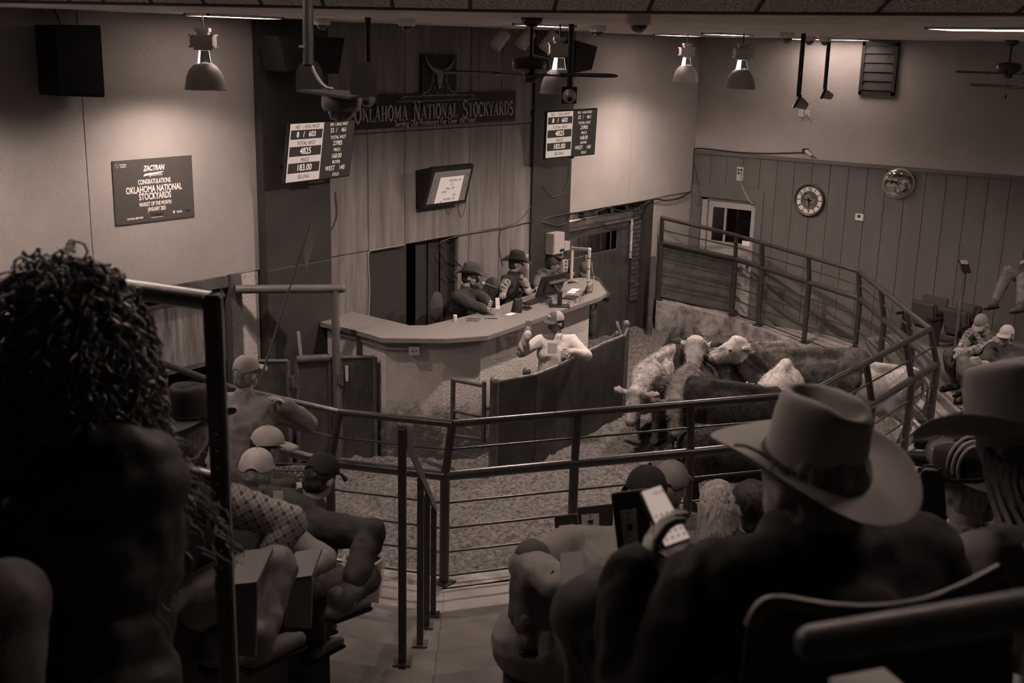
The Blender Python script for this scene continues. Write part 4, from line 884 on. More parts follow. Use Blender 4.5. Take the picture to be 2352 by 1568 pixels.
def pole_cam(x, y, yb, label, aim, r=.028):
    c = WZ(x, y, ZC); zb = ZAT(c.x, c.y, yb); t = thing('pole_camera', label, 'camera', (c.x, c.y, zb), 'cameras on ceiling poles'); aim = V(aim).normalized()
    MB().tube([(c.x, c.y, ZC+.02), (c.x, c.y, zb)], r, 10).build('pole', mBlack, t, True); b = V((c.x, c.y, zb-.06)); s, u = frame(aim)
    MB().slab([b-s*.075-u*.085, b+s*.075-u*.085, b+s*.075+u*.085, b-s*.075+u*.085], -aim, .03).build('mount_plate', mBlack, t, bevel=.005)
    MB().lathe([(.068, 0), (.066, .04), (.05, .09), (.045, .12), (.03, .125)], b, 18, aim).build('camera_body', mat('camera_grey', .30, .5), t, True); MB().lathe([(.028, .118), (.02, .129)], b, 14, aim).build('lens', mBlack, t, True)
pole_cam(1846, 77, 222, 'camera on the longer black ceiling pole at the right wall', (.35, -.6, -.35)); pole_cam(1905, 86, 205, 'camera on the shorter black ceiling pole at the right wall', (.35, -.7, -.3))
pole_cam(1313, 55, 205, 'camera on a black ceiling pole facing the seats beside the right display', (-.75, -.6, -.25)); pole_cam(845, 40, 212, 'camera on a black ceiling pole half hidden by the near bracket camera', (-.8, -.5, -.2))
# bullet camera on the ceiling edge at top
c = WD(1455, 10, 7.3); t = thing('turret_camera', 'white turret camera cut off by the top edge of the photo', 'camera', c); MB().lathe([(.06, .05), (.06, .0), (.05, -.02)], c, 18).build('camera_base', mWhite, t, True); MB().ell(c+V((0, 0, -.02)), .045, n=14, m=8).build('camera_body', mat('camera_grey', .3, .5), t, True); MB().lathe([(.022, .035), (.018, .05)], c+V((0, 0, -.02)), 12, (-.7, -.6, -.3)).build('lens', mBlack, t, True)
MB().tube([c+V((0, 0, .05)), c+V((0, 0, .4))], .02, 8).build('stem', mWhite, t)
# track spotlights over the plywood
for k, (x, y, lb) in enumerate(((1148, 92, 'white cylinder spotlight left of the near fan'), (1207, 90, 'white cylinder spotlight behind the near fan stem'), (1262, 96, 'white cylinder spotlight hidden behind the hanging lamp'))):
    c = WD(x, y, 14.4); t = thing('track_spotlight', lb, 'spotlight', c, 'unlit cylinder spotlights'); dv = (V((-.3, .75, 0))+RIGHT*-.0+TOPZ*.0).normalized(); aim = (RIGHT*-.55+TOPZ*-.75+BACK*.2).normalized()
    MB().lathe([(.078, -.12), (.082, -.10), (.082, .11), (.078, .12)], c, 18, aim).build('can', mat('spot_can', .5, .5), t, True); MB().lathe([(.07, -.121), (.05, -.118)], c, 14, aim).build('can_opening', mBlack, t)
    MB().tube([c-aim*.1, V((c.x, c.y, ZC+.01))], .018, 8).build('stem', mat('spot_can', .5, .5), t)
# ceiling fans
def make_fan(label, c, ang, D, blades=4, rad=.66, zdrop=.38):
    t = thing('ceiling_fan', label, 'fan', (c[0], c[1], ZC-zdrop-.1), 'ceiling fans'); x, y = c[0], c[1]; mBr = mat('fan_brass', .045, .28, spec=.7, metal=.3); mBl = mat('fan_blade', .030, .5)
    MB().lathe([(.085, 0), (.088, -.015), (.075, -.05), (.04, -.075), (.02, -.08)], (x, y, ZC+.005), 24).build('canopy', mBr, t, True); MB().tube([(x, y, ZC-.06), (x, y, ZC-zdrop+.1)], .014, 10).build('downrod', mBr, t, True)
    z = ZC-zdrop; MB().lathe([(.02, .13), (.06, .12), (.15, .10), (.158, .085), (.158, .02), (.13, .0), (.09, -.02), (.06, -.03), (.06, -.07), (.05, -.085), (.001, -.09)], (x, y, z), 32).build('motor_housing', mBr, t, True)
    for k in range(blades):
        a = ang+2*PI*k/blades; d = V((math.cos(a), math.sin(a), 0)); s = V((-d.y, d.x, 0)); c0 = V((x, y, z-.025))
        up = s*.99+V((0, 0, .16))
        b = MB().slab([c0+d*.24-up*.05, c0+d*.55-up*.075, c0+d*(rad-.04)-up*.07, c0+d*rad-up*.03, c0+d*rad+up*.03, c0+d*(rad-.04)+up*.07, c0+d*.55+up*.075, c0+d*.24+up*.05], (0, 0, 1), .008).build('blade', mBl, t, bevel=.002)
        MB().slab([c0+d*.07-s*.02, c0+d*.28-up*.035, c0+d*.3, c0+d*.28+up*.035, c0+d*.07+s*.02], (0, 0, -1), .008).build('blade_iron', mBr, b)
    MB().tube([(x+.03, y, z-.08), (x+.03, y, z-.30)], .002, 5).build('pull_chain', mBr, t); MB().ell((x+.03, y, z-.33), (.012, .012, .035), n=8, m=6).build('pull_knob', mBl, t)
    return t
c = WZ(1222, 40, ZC); aR = math.atan2(RIGHT.y, RIGHT.x)
make_fan('near ceiling fan with dark blades in front of the sign', c, aR+.10, 1, 4, .70, .41)
c = WD(2324, 100, 15.2); make_fan('far ceiling fan against the upper right wall', (min(c.x, -.8), c.y), aR+.25, 1, 5, .66, .40)
c = WD(2420, 100, 10.2); make_fan('ceiling fan outside the right edge with one blade tip in view', c, aR+.12, 1, 5, .66, .45)
# near bracket camera
B0 = WD(705, 100, 5.2); dC = 5.2
br = thing('bracket_camera', 'large blurred dome camera on a U shaped bracket hanging in the foreground', 'camera', WD(775, 260, dC))
Bk = lambda x, y, d=dC: WD(x, y, d)
MB().tube([Bk(706, -160), Bk(708, 150)], .024, 12).build('pole', mat('bracket_paint', .018, .6), br, True); MB().slab([Bk(688, 104), Bk(716, 104), Bk(716, 109), Bk(688, 109)], BACK, .02).build('tie_clip', mGrey, br)
mBrk = mat('bracket_paint', .018, .6)
def ear(x0, x1, yt, yb, d, nm):
    cx = (x0+x1)/2; rx = (x1-x0)/2; ps = [Bk(x0, yb, d), Bk(x1, yb+6, d)]+[Bk(cx+rx*math.cos(a), yt+(yb-yt)*.55-(yb-yt)*.55*math.sin(a), d) for a in np.linspace(0, PI, 9)]
    MB().slab(ps, BACK, .006).build(nm, mBrk, br)
ear(680, 741, 136, 206, 5.3, 'bracket_ear'); ear(805, 864, 139, 217, 5.05, 'bracket_ear')
MB().slab([Bk(680, 205, 5.3), Bk(741, 203, 5.35), Bk(864, 214, 5.1), Bk(805, 222, 5.0)], (0, 0, -1), .012).build('bracket_tray', mBrk, br)
cc = Bk(784, 216); cz = cc.z
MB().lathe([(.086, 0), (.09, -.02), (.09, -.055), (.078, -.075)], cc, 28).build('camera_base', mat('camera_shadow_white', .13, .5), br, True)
MB().lathe([(.062*math.cos(a), -.068-.058*math.sin(a)) for a in np.linspace(0, PI/2*.98, 8)], cc, 22).build('camera_dome', mat('smoked_dome', .02, .06, spec=.8, coat=.6), br, True)
MB().tube(smooth_path([Bk(712, 108), Bk(716, 150), Bk(730, 180), Bk(748, 200), Bk(765, 204)], 4), .008, 6).build('cable', mat('pale_cable', .28, .6), br, True)
# ================================================================ figures: helpers
def remesh(mb, voxel, smooth=3, fac=.5):
    me = mb.mesh('tmp'); o = bpy.data.objects.new('tmp', me)
    m = o.modifiers.new('r', 'REMESH'); m.mode = 'VOXEL'; m.voxel_size = voxel
    if smooth: s = o.modifiers.new('s', 'SMOOTH'); s.iterations = smooth; s.factor = fac
    r = evalmesh(o); bpy.data.meshes.remove(me); return r
def folds(me, amp, fr=9., seed=0., ridge=.6):
    n = len(me.vertices); co = np.empty(n*3, 'f'); me.vertices.foreach_get('co', co); co = co.reshape(-1, 3).astype('d')
    nm = np.empty(n*3, 'f'); me.vertex_normals.foreach_get('vector', nm); nm = nm.reshape(-1, 3); h = np.empty(n); N = noise.noise
    for i, (x, y, z) in enumerate(co.tolist()):
        x = x*fr+seed; y *= fr; z *= fr*.8; wv = N((x*.5, y*.5, z*.5))
        h[i] = N((x+wv*2, y+wv, z-wv*2))*.6+(1-abs(N((x*1.3+7, y*1.3+wv*3, z*1.3+2)))*2.2)*ridge+.30*N((x*2.7+3, y*2.7, z*2.0+wv))
    co += nm*(amp*h)[:, None]; me.vertices.foreach_set('co', co.astype('f').ravel()); me.update()
def joinm(me, mb, mi=1):
    b = mb.mesh('j'); bm = bmesh.new(); bm.from_mesh(me); k = len(bm.faces); bm.from_mesh(b); bm.faces.ensure_lookup_table()
    base = min((f.material_index for f in bm.faces[k:]), default=0)
    for f in bm.faces[k:]: f.material_index = mi+f.material_index; f.smooth = True
    bm.to_mesh(me); bm.free(); bpy.data.meshes.remove(b); return me
def ik(S, T, a, b, hint):
    S, T = V(S), V(T); d = T-S; L = min(d.length, (a+b)*.995); d.normalize(); T = S+d*L
    x = (a*a-b*b+L*L)/(2*L); h = math.sqrt(max(0, a*a-x*x)); hv = V(hint)-d*V(hint).dot(d)
    if hv.length < 1e-4: hv = frame(d)[0]
    return S+d*x+hv.normalized()*h, T
def hand(mb, W, d, n, side, curl=.5, H=1., spread=.10, th=.6):
    """palm at wrist W, pointing along d, palm normal n (the side the fingers curl to), side=+1 thumb towards d x n"""
    d = V(d).normalized(); n = V(n); n = (n-d*n.dot(d)).normalized(); s = d.cross(n)*side
    M = Matrix((s, d, n)).transposed(); mb.ell(W+d*.045*H, (.042*H, .055*H, .018*H), M, 10, 7)
    for k, (off, L) in enumerate(((.030, .072), (.010, .082), (-.010, .076), (-.029, .060))):
        p = W+d*.085*H+s*off*H; a = spread*(1.5-k)*.3; dd = (d+s*a).normalized(); ang = 0
        for j in range(3):
            ang += curl*(.55 if j == 0 else .8); v = dd*math.cos(ang)+n*math.sin(ang); q = p+v*L*H*(.46, .32, .24)[j]; mb.cap(p, q, .0095*H*(1-.1*j), .0088*H*(1-.12*j), 7); p = q
    p = W+d*.02*H+s*.03*H; v = (s*th+d*.75+n*.35).normalized(); q = p+v*.045*H; mb.cap(p, q, .013*H, .011*H, 7); v2 = (d*.9+n*(.25+curl*.4)+s*th*.2).normalized(); mb.cap(q, q+v2*.035*H, .011*H, .009*H, 7)
mSkin = mat('skin', .27, .55, var=.12, vs=9, spec=.35); mSkinD = mat('skin_dark', .20, .55, var=.12, vs=9, spec=.35); mEye = mat('eye_dark', .02, .3); mLip = mat('lip', .13, .6)  # the second skin is an evenly darker tone
def clothm(n, g, r=.9, **k): return mat(n, g, r, var=k.pop('var', .18), vs=k.pop('vs', 7), bump=k.pop('bump', .25), bs=k.pop('bs', 220), spec=k.pop('spec', .12), **k)

def cowboy_hat(parent, c, hf, hu, m, mb_=None, s=1., curl=.075, crown=.125, bw=.098, dip=.03, band=True, crease=.035, solid=.003):
    """c: centre of the head opening at brow level"""
    hf = V(hf).normalized(); hu = V(hu); hu = (hu-hf*hu.dot(hf)).normalized(); hs = hu.cross(hf)
    W = lambda a, b, z: V(c)+(hs*a+hf*b+hu*z)*s
    n = 40; A, B = .083, .102
    # crown
    q = MB(); rows = [(1.0, 0), (1.0, .2), (.985, .45), (.96, .7), (.92, .88), (.84, .985)]; vs = []
    for k, h in rows:
        for j in range(n):
            t = 2*PI*j/n; fx, fy = math.sin(t), math.cos(t); pin = 1-.16*h*max(0, fy)**3*abs(fx)**.6*2.2
            vs.append(W(A*k*fx*pin, B*k*fy*(1+.02*h), crown*h*(1+.06*max(0, -fy)*h+.05*max(0, fy)*h)))
    top = [(.62, 0), (.38, 0), (.16, 0)]
    for k, _ in top:
        for j in range(n):
            t = 2*PI*j/n; fx, fy = math.sin(t), math.cos(t); x, y = A*k*fx, B*k*fy
            cr_ = crease*math.exp(-(x/.022)**2)*(.75+.5*max(0, fy)*k); ridge = .012*math.exp(-((abs(x)-.042)/.018)**2)
            dent = .022*math.exp(-((abs(x)-.052)/.02)**2)*max(0, fy)**2
            vs.append(W(x, y, crown*1.01+ridge-cr_-dent+.006*(-fy)*k))
    nr = len(rows)+len(top); fs = [(i*n+j, i*n+(j+1) % n, (i+1)*n+(j+1) % n, (i+1)*n+j) for i in range(nr-1) for j in range(n)]
    vs.append(W(0, 0, crown*1.0-crease*.8)); fs += [((nr-1)*n+j, (nr-1)*n+(j+1) % n, len(vs)-1) for j in range(n)]
    q.add(vs, fs); me = q.mesh('cowboy_hat'); o = link('cowboy_hat', me, m, parent, True)
    # brim
    q = MB(); vs = []; NR = 7
    for i in range(NR):
        k = i/(NR-1)
        for j in range(n):
            t = 2*PI*j/n; fx, fy = math.sin(t), math.cos(t); r = bw*k*(1+.10*abs(fy)-.06*abs(fx)); up = curl*(abs(fx)**2.2)*(k**1.7)-dip*(abs(fy)**2.5)*k**1.4
            sh = 1-.22*(abs(fx)**2)*(k**2)*(curl/.075)
            vs.append(W((A+r*sh)*fx, (B+r)*fy, up))
    fs = [(i*n+j, i*n+(j+1) % n, (i+1)*n+(j+1) % n, (i+1)*n+j) for i in range(NR-1) for j in range(n)]
    q.add(vs, fs); me = q.mesh('hat_brim'); b = link('hat_brim', me, m, o, True)
    for ob in (o, b):
        sm = ob.modifiers.new('thick', 'SOLIDIFY'); sm.thickness = solid*s; sm.offset = 0
        ss = ob.modifiers.new('sub', 'SUBSURF'); ss.levels = 1; ss.render_levels = 1
    if band:
        q = MB().tube([W((A+.003)*math.sin(t), (B+.003)*math.cos(t), .012) for t in np.linspace(0, 2*PI, 33)], .006*s, 6, False); q.build('hat_band', mb_ or m, o, True)
    return o
def ball_cap(parent, c, hf, hu, m, m2=None, s=1., strap=True, visor=.075):
    hf = V(hf).normalized(); hu = V(hu); hu = (hu-hf*hu.dot(hf)).normalized(); hs = hu.cross(hf); W = lambda a, b, z: V(c)+(hs*a+hf*b+hu*z)*s
    A, B, Hh = .086, .106, .105; n = 28; q = MB(); vs = []
    hs_ = [0, .25, .5, .7, .85, .95]
    for i, h in enumerate(hs_):
        k = math.sqrt(max(0, 1-h**2.3))
        for j in range(n):
            t = 2*PI*j/n; fy = math.cos(t); notch = .035 if (strap and fy < -.93 and i == 0) else 0
            vs.append(W(A*k*math.sin(t), B*k*fy-.006*h, Hh*h*(1+.08*max(0, fy)*(1-h))+notch-.012*max(0, -fy)*(1-h)))
    vs.append(W(0, -.006, Hh*1.0)); fs = [(i*n+j, i*n+(j+1) % n, (i+1)*n+(j+1) % n, (i+1)*n+j) for i in range(len(hs_)-1) for j in range(n)]+[((len(hs_)-1)*n+j, (len(hs_)-1)*n+(j+1) % n, len(vs)-1) for j in range(n)]
    q.add(vs, fs); o = link('ball_cap', q.mesh('ball_cap'), m, parent, True); sm = o.modifiers.new('t', 'SOLIDIFY'); sm.thickness = .003; ss = o.modifiers.new('s', 'SUBSURF'); ss.levels = 1; ss.render_levels = 1
    q = MB(); vs = []; N = 12
    for i in range(5):
        k = i/4
        for j in range(N+1):
            t = -1.15+2.3*j/N; r = visor*k*math.cos(t*.75); vs.append(W((A+.25*r)*math.sin(t), B*math.cos(t)+r*1.05, .008-.020*k*k-.024*(math.sin(t)**2)*k-.002))
    q.add(vs, [(i*(N+1)+j, i*(N+1)+j+1, (i+1)*(N+1)+j+1, (i+1)*(N+1)+j) for i in range(4) for j in range(N)]); v = link('cap_visor', q.mesh('v'), m2 or m, o, True); sm = v.modifiers.new('t', 'SOLIDIFY'); sm.thickness = .004
    MB().ell(W(0, -.006, Hh), .008*s, n=8, m=5).build('cap_button', m, o)
    return o
PEOPLE = []
def person(label, head, f, lean=10., side=0., H=1., g=1., hdir=None, hup=None, hands=None, hints=None, legs='sit', top=None, top_t=.018, vest=None, under=None, pants=None, boots=None, skin=None, voxel=.013, face=True, curl=.5, fold=.010, wear=('body', 'top', 'pants', 'boots'), hair=None, hands_n=None, collar=True, belly=0., hood=False, nl=0.):
    f = V((f[0], f[1], 0)).normalized(); s = V((-f.y, f.x, 0)); Z = V((0, 0, 1)); skin = skin or mSkin
    la, sa = math.radians(lean), math.radians(side); sp = (Z*math.cos(la)+f*math.sin(la)); sp = (sp*math.cos(sa)+s*math.sin(sa)).normalized()
    hf = V(hdir).normalized() if hdir is not None else f; hu = V(hup) if hup is not None else (Z*.8+sp*.2); hu = (hu-hf*hu.dot(hf)).normalized(); hs = hu.cross(hf)
    head = V(head); neck = head-hu*.115*H-hf*.015*H-sp*(.055+nl)*H; hip = neck-sp*.50*H; chest = hip+sp*.30*H; fw = (f-sp*f.dot(sp)).normalized()
    SL, SR = neck-sp*.05*H+s*.175*H*g, neck-sp*.05*H-s*.175*H*g
    hands = hands or {}; hints = hints or {}
    tl = hands.get('L', hip+f*.30*H+s*.14*H+Z*.06); tr = hands.get('R', hip+f*.30*H-s*.14*H+Z*.06)
    EL, WLh = ik(SL, tl, .29*H, .27*H, hints.get('L', s*.7-Z*.8-f*.3)); ER, WRh = ik(SR, tr, .29*H, .27*H, hints.get('R', -s*.7-Z*.8-f*.3))
    if legs == 'sit': K = [hip+f*.43*H+s*o*H+Z*.03 for o in (.13, -.13)]; A = [k-Z*.42*H+f*.05*H for k in K]
    elif legs == 'stand': K = [hip-Z*.43*H+s*o*H+f*.02 for o in (.10, -.10)]; A = [k-Z*.42*H-f*.02 for k in K]
    else: K, A = legs[0], legs[1]
    HJ = [hip+s*.09*H, hip-s*.09*H]
    root = thing('person', label, 'person', (hip.x, hip.y, min(A[0].z, A[1].z)-.08)); root['_'] = 0; del root['_']
    def torso(b, t, lowhem=.06):
        b.cap(hip-s*.075*H*g-sp*lowhem*.3, hip+s*.075*H*g-sp*lowhem*.3, .125*H*g+t, .125*H*g+t); b.cap(chest-s*.085*H*g, chest+s*.085*H*g, .118*H*g+t, .118*H*g+t)
        b.ell(hip.lerp(chest, .55), (.165*H*g+t, .128*H*g+t, .30*H), Matrix((s, fw, sp)).transposed()); b.cap(hip, chest, .135*H*g+t, .135*H*g+t); b.cap(SL, SR, .062*H+t, .062*H+t); b.cap(chest, neck, .11*H*g+t, .065*H+t)
        for S, k in ((SL, 1), (SR, -1)): b.cap(chest+(S-chest)*.35, S, .10*H*g+t, .066*H+t); b.cap(chest+(S-chest)*.45-sp*.02, hip+s*k*.07*H*g, .092*H*g+t, .118*H*g+t)
        if belly: b.ell(hip+sp*.15*H+fw*.07*H, (.16*H, .16*H, .18*H)) if belly > .5 else b.ell(hip+sp*.14*H+fw*.04, (.15*H, .15*H, .16*H))
    def arm(b, S, E, W, t, end=1.): b.cap(S, E, .058*H*g+t, .050*H+t); b.cap(E, E.lerp(W, end), .050*H+t, .036*H+t)
    def leg(b, i, t, end=1.): b.cap(HJ[i], K[i], .098*H*g+t, .068*H+t); b.cap(K[i], K[i].lerp(A[i], end), .066*H+t, .047*H+t*.8)
    # ---- body: one continuous skin
    b = MB(); Mh = Matrix((hs, hf, hu)).transposed()
    b.ell(head+hu*.022*H, (.077*H, .098*H, .095*H), Mh, 18, 12); b.ell(head-hu*.045*H+hf*.028*H, (.058*H, .062*H, .062*H), Mh, 14, 9); b.cap(neck-sp*.03, head-hu*.04*H-hf*.02*H, .062*H, .055*H)
    if face:
        b.cap(head+hf*.088*H-hu*.0*H, head+hf*.110*H-hu*.03*H, .010*H, .015*H, 8); b.ell(head-hu*.085*H+hf*.066*H, (.03*H, .022*H, .02*H), Mh); b.cap(head+hs*.035*H+hf*.080*H+hu*.022*H, head-hs*.035*H+hf*.080*H+hu*.022*H, .016*H, .016*H, 8)
        for k in (-1, 1): b.ell(head+hs*k*.045*H+hf*.058*H-hu*.025*H, (.022*H, .025*H, .025*H), Mh)
    for k in (-1, 1): b.ell(head+hs*k*.079*H-hf*.008*H-hu*.008*H, (.010*H, .019*H, .030*H), Mh, 10, 7)
    torso(b, 0); arm(b, SL, EL, WLh, 0); arm(b, SR, ER, WRh, 0)
    if 'pants' in wear or 'legs' in wear:
        leg(b, 0, 0); leg(b, 1, 0)
    me = remesh(b, voxel*.75 if face else voxel, 2)
    hb = MB(); hn = hands_n or {}
    for sd, W, E, key in ((1, WLh, EL, 'L'), (-1, WRh, ER, 'R')):
        d = (W-E).normalized(); o = hn.get(key, {}); hand(hb, W-d*.01, o.get('d', d), o.get('n', -Z+f*.2), sd*o.get('s', 1), o.get('curl', curl), H)
    joinm(me, hb, 0)
    if face:
        eb = MB()
        for k in (-1, 1): eb.ell(head+hs*k*.032*H+hf*.088*H+hu*.002*H, (.013*H, .008*H, .008*H), Mh, 8, 5)
        joinm(me, eb, 1); lb = MB(); lb.ell(head+hf*.092*H-hu*.058*H, (.024*H, .008*H, .006*H), Mh, 8, 5); joinm(me, lb, 2)
    link('body', me, [skin, mEye, mLip], root, True)
    # ---- clothing
    sd = random.random()*50
    def cloth(nm, b, m, vx=None, amp=None, par=None, sm=3):
        me = remesh(b, vx or voxel, sm); folds(me, fold if amp is None else amp, 8.5, sd); return link(nm, me, m, par or root, True)
    parts = {}
    if top:
        b = MB(); torso(b, top_t); arm(b, SL, EL, WLh, top_t, .97); arm(b, SR, ER, WRh, top_t, .97)
        if hood: b.ell(neck-fw*.07*H+sp*.0, (.12*H, .09*H, .06*H), Matrix((s, fw, sp)).transposed())
        parts['top'] = cloth('jacket' if top_t > .012 else 'shirt', b, top)
    if under and vest: 
        b = MB(); torso(b, top_t*.5); arm(b, SL, EL, WLh, .012, .97); arm(b, SR, ER, WRh, .012, .97); parts['under'] = cloth('shirt', b, under)
    if vest: b = MB(); torso(b, .026); parts['vest'] = cloth('vest', b, vest)
    if collar and (top or vest):
        q = MB(); rr = .072*H
        for k in range(14):
            t = 2*PI*k/14; 
            if abs(math.cos(t/2)) < .0: continue
            a = neck+(s*math.sin(t)-fw*math.cos(t))*rr+sp*(.0*H); e = a+sp*.045*H+(s*math.sin(t)-fw*math.cos(t))*.006; q.cap(a, e, .014*H, .009*H, 6)
        me = remesh(q, .008, 2); link('collar', me, vest or top, parts.get('top') or parts.get('vest') or root, True)
    if pants:
        b = MB(); leg(b, 0, .014, .93); leg(b, 1, .014, .93); b.cap(hip-s*.07*H*g, hip+s*.07*H*g, .132*H*g, .132*H*g); b.cap(hip, hip+sp*.08, .135*H*g, .125*H*g); parts['pants'] = cloth('trousers', b, pants)
    if boots:
        for i in range(2):
            fd = V((A[i]-K[i])); fo = f; q = MB(); an = A[i]; q.cap(an+Z*.04, an-Z*.03, .054*H, .05*H); q.cap(an-Z*.045-fo*.03, an-Z*.05+fo*.13*H, .044*H, .036*H); q.cap(an-Z*.05+fo*.1*H, an-Z*.058+fo*.18*H, .038*H, .028*H)
            bo = link('boot', remesh(q, .011, 2), boots, root, True); z0 = an.z-.098; MB().box((-.04, -.085, 0), (.04, .20*H, .022), Matrix(((s.x, fo.x, 0, an.x), (s.y, fo.y, 0, an.y), (0, 0, 1, z0), (0, 0, 0, 1)))).build('boot_sole', mMatte, bo, bevel=.01)
    PEOPLE.append(dict(root=root, head=head, hf=hf, hu=hu, hs=hs, hip=hip, neck=neck, sp=sp, f=f, s=s, SL=SL, SR=SR, EL=EL, ER=ER, WL=WLh, WR=WRh, K=K, A=A, fw=fw, H=H, parts=parts, chest=chest)); return PEOPLE[-1]
def brow(p, up=.045, back=0.): return p['head']+p['hu']*up*p['H']-p['hf']*back
def hair_cap(p, m, low=.0, t=.012, nm='hair', strands=0, L=.03, front=.35):
    H = p['H']; Mh = Matrix((p['hs'], p['hf'], p['hu'])).transposed(); b = MB(); c = p['head']+p['hu']*.022*H-p['hf']*.012
    b.ell(c, (.077*H+t, .094*H+t, .095*H+t), Mh, 18, 12); b.ell(c-p['hf']*.03*H-p['hu']*(.05+low)*H, (.07*H+t*.6, .06*H+t*.5, .06*H), Mh, 14, 9)
    me = remesh(b, .010, 1); bm = bmesh.new(); bm.from_mesh(me); o = p['head']
    kill = [v for v in bm.verts if (v.co-o).dot(p['hf']) > front*.1*H and (v.co-o).dot(p['hu']) < .055*H or ((v.co-o).dot(p['hf']) > .0 and (v.co-o).dot(p['hu']) < .02 and abs((v.co-o).dot(p['hs'])) < .2)]
    bmesh.ops.delete(bm, geom=kill, context='VERTS'); bm.to_mesh(me); bm.free(); folds(me, .005, 40, 3); return link(nm, me, m, p['root'], True)
mHairD = mat('dark_hair', .022, .5, var=.5, vs=30, bump=.8, bs=80, stretch=(1, 1, .3)); mHairG = mat('grey_hair', .20, .6, var=.6, vs=40, bump=.8, bs=90, g2=.07, stretch=(1, 1, .25)); mHairB = mat('blond_hair', .26, .5, var=.6, vs=40, bump=.8, bs=90, g2=.12, stretch=(1, 1, .15))
def glasses(p, m=None):
    H = p['H']; q = MB(); c = p['head']+p['hf']*.102*H+p['hu']*.002*H
    for k in (-1, 1):
        cc = c+p['hs']*k*.034*H; q.tube([cc+p['hs']*.026*H*math.cos(t)+p['hu']*.018*H*math.sin(t) for t in np.linspace(0, 2*PI, 13)], .0028, 5, False); q.tube([c+p['hs']*k*.06*H, c+p['hs']*k*.078*H-p['hf']*.02*H, p['head']+p['hs']*k*.084*H+p['hu']*.01*H], .0025, 5)
    q.tube([c-p['hs']*.01*H, c+p['hs']*.01*H], .003, 5); q.build('glasses', m or mBlack, p['root'])
def beard(p, m, must=True, full=True):
    H = p['H']; Mh = Matrix((p['hs'], p['hf'], p['hu'])).transposed(); b = MB()
    if full: b.ell(p['head']-p['hu']*.068*H+p['hf']*.042*H, (.060*H, .058*H, .046*H), Mh); 
    if must: b.cap(p['head']+p['hf']*.103*H-p['hu']*.042*H+p['hs']*.02*H, p['head']+p['hf']*.103*H-p['hu']*.042*H-p['hs']*.02*H, .010*H, .010*H)
    if full:
        for k in (-1, 1): b.cap(p['head']+p['hs']*k*.068*H-p['hu']*.01*H+p['hf']*.01, p['head']+p['hs']*k*.05*H-p['hu']*.07*H+p['hf']*.04, .014*H, .02*H)
    me = remesh(b, .008, 1); folds(me, .003, 60); link('beard' if full else 'moustache', me, m, p['root'], True)
# ================================================================ people at the counter and in the ring
mJkD = clothm('charcoal_jacket', .045); mPlaidD = plaid('dark_plaid', .035, .16, .30, 13); mVestD = clothm('quilted_dark_vest', .032); mHood = clothm('grey_hoodie', .10); mFeltD = clothm('dark_felt', .032, .85, bump=.1); mFeltG = clothm('grey_felt', .06, .85, bump=.1)
mShirtW = clothm('pale_shirt', .42, var=.08, vs=4); mJean = clothm('blue_jean', .060, var=.35, vs=9); mJeanL = clothm('light_jean', .125, var=.35, vs=9); mBoot = clothm('boot_leather', .06, .55, spec=.4); mKhaki = clothm('khaki_cap', .26)
D0 = V((0, -1, 0)); tz = ZT+.02
# auctioneer with microphone
h = WY(1080, 636, -.72); p = person('person in charcoal jacket and dark cowboy hat speaking into a microphone at the counter', h, (.22, -1, 0), 14, H=1.02, g=1.18, hdir=(.55, -.82, -.12), hands={'L': WZ(1146, 712, tz+.04), 'R': WZ(1128, 716, tz+.03)}, hints={'R': V((-.8, -.2, -.4)), 'L': V((.8, .2, -.4))}, top=mJkD, pants=mJean, boots=mBoot, voxel=.012, hands_n={'R': {'n': V((.6, .4, .1)), 'curl': .6}, 'L': {'n': V((-.6, .4, .1)), 'curl': .6}}, belly=.4)
cowboy_hat(p['root'], brow(p, .052), p['hf'], p['hu']+p['hf']*-.05, mFeltG, mFeltD, 1.02, .07, .12, .10); beard(p, mat('beard_grey', .14, .8, var=.5, vs=60)); hair_cap(p, mHairD, t=.004); a1 = p
c = WZ(1143, 705, tz+.04); tk = thing('sale_ticket', 'pale sale ticket held upright by the auctioneer', 'ticket', c); xv = RIGHT; MB().slab([c-xv*.022+V((0, 0, -.02)), c+xv*.028+V((0, 0, -.02)), c+xv*.02+V((0, 0, .115)), c-xv*.03+V((0, 0, .115))], BACK, .002).build('ticket_card', mPaper, tk)
for k in range(3): q0 = c+BACK*.004+V((0, 0, .03+k*.03)); MB().slab([q0-xv*.02, q0+xv*.018, q0+xv*.018+V((0, 0, .005)), q0-xv*.02+V((0, 0, .005))], BACK, .0005).build('print_line', mGrey, tk)
mc = thing('microphone', 'silver headed microphone on a stand in front of the auctioneer', 'microphone', WZ(1112, 712, ZT)); tip = a1['head']+a1['hf']*.16-V((0, 0, .055)); e = tip+V((.17, -.06, -.075))
MB().ell(tip, .027, n=14, m=9).build('mic_head', mat('mic_grille', .4, .35, metal=.6, bump=.4, bs=200), mc, True); MB().cap(tip.lerp(e, .15), e, .018, .013).build('mic_body', mBlack, mc, True)
st = tip.lerp(e, .55); sb_ = V((st.x+.0, st.y, ZT)); MB().tube([sb_, st-V((0, 0, .02))], .010, 8).build('mic_stand', mBlack, mc); MB().lathe([(.07, 0), (.07, .012), (.02, .02)], sb_, 18).build('stand_base', mBlack, mc, True)
one(MB().tube(smooth_path([e, e+V((.08, 0, -.02)), e+V((.1, .02, -.14)), e+V((.03, .03, -.2)), e+V((.0, .03, -.26))], 5), .005, 6).build('mic_cable', mBlack, smooth=True), 'thin microphone cable looping beside the auctioneer', 'cable')
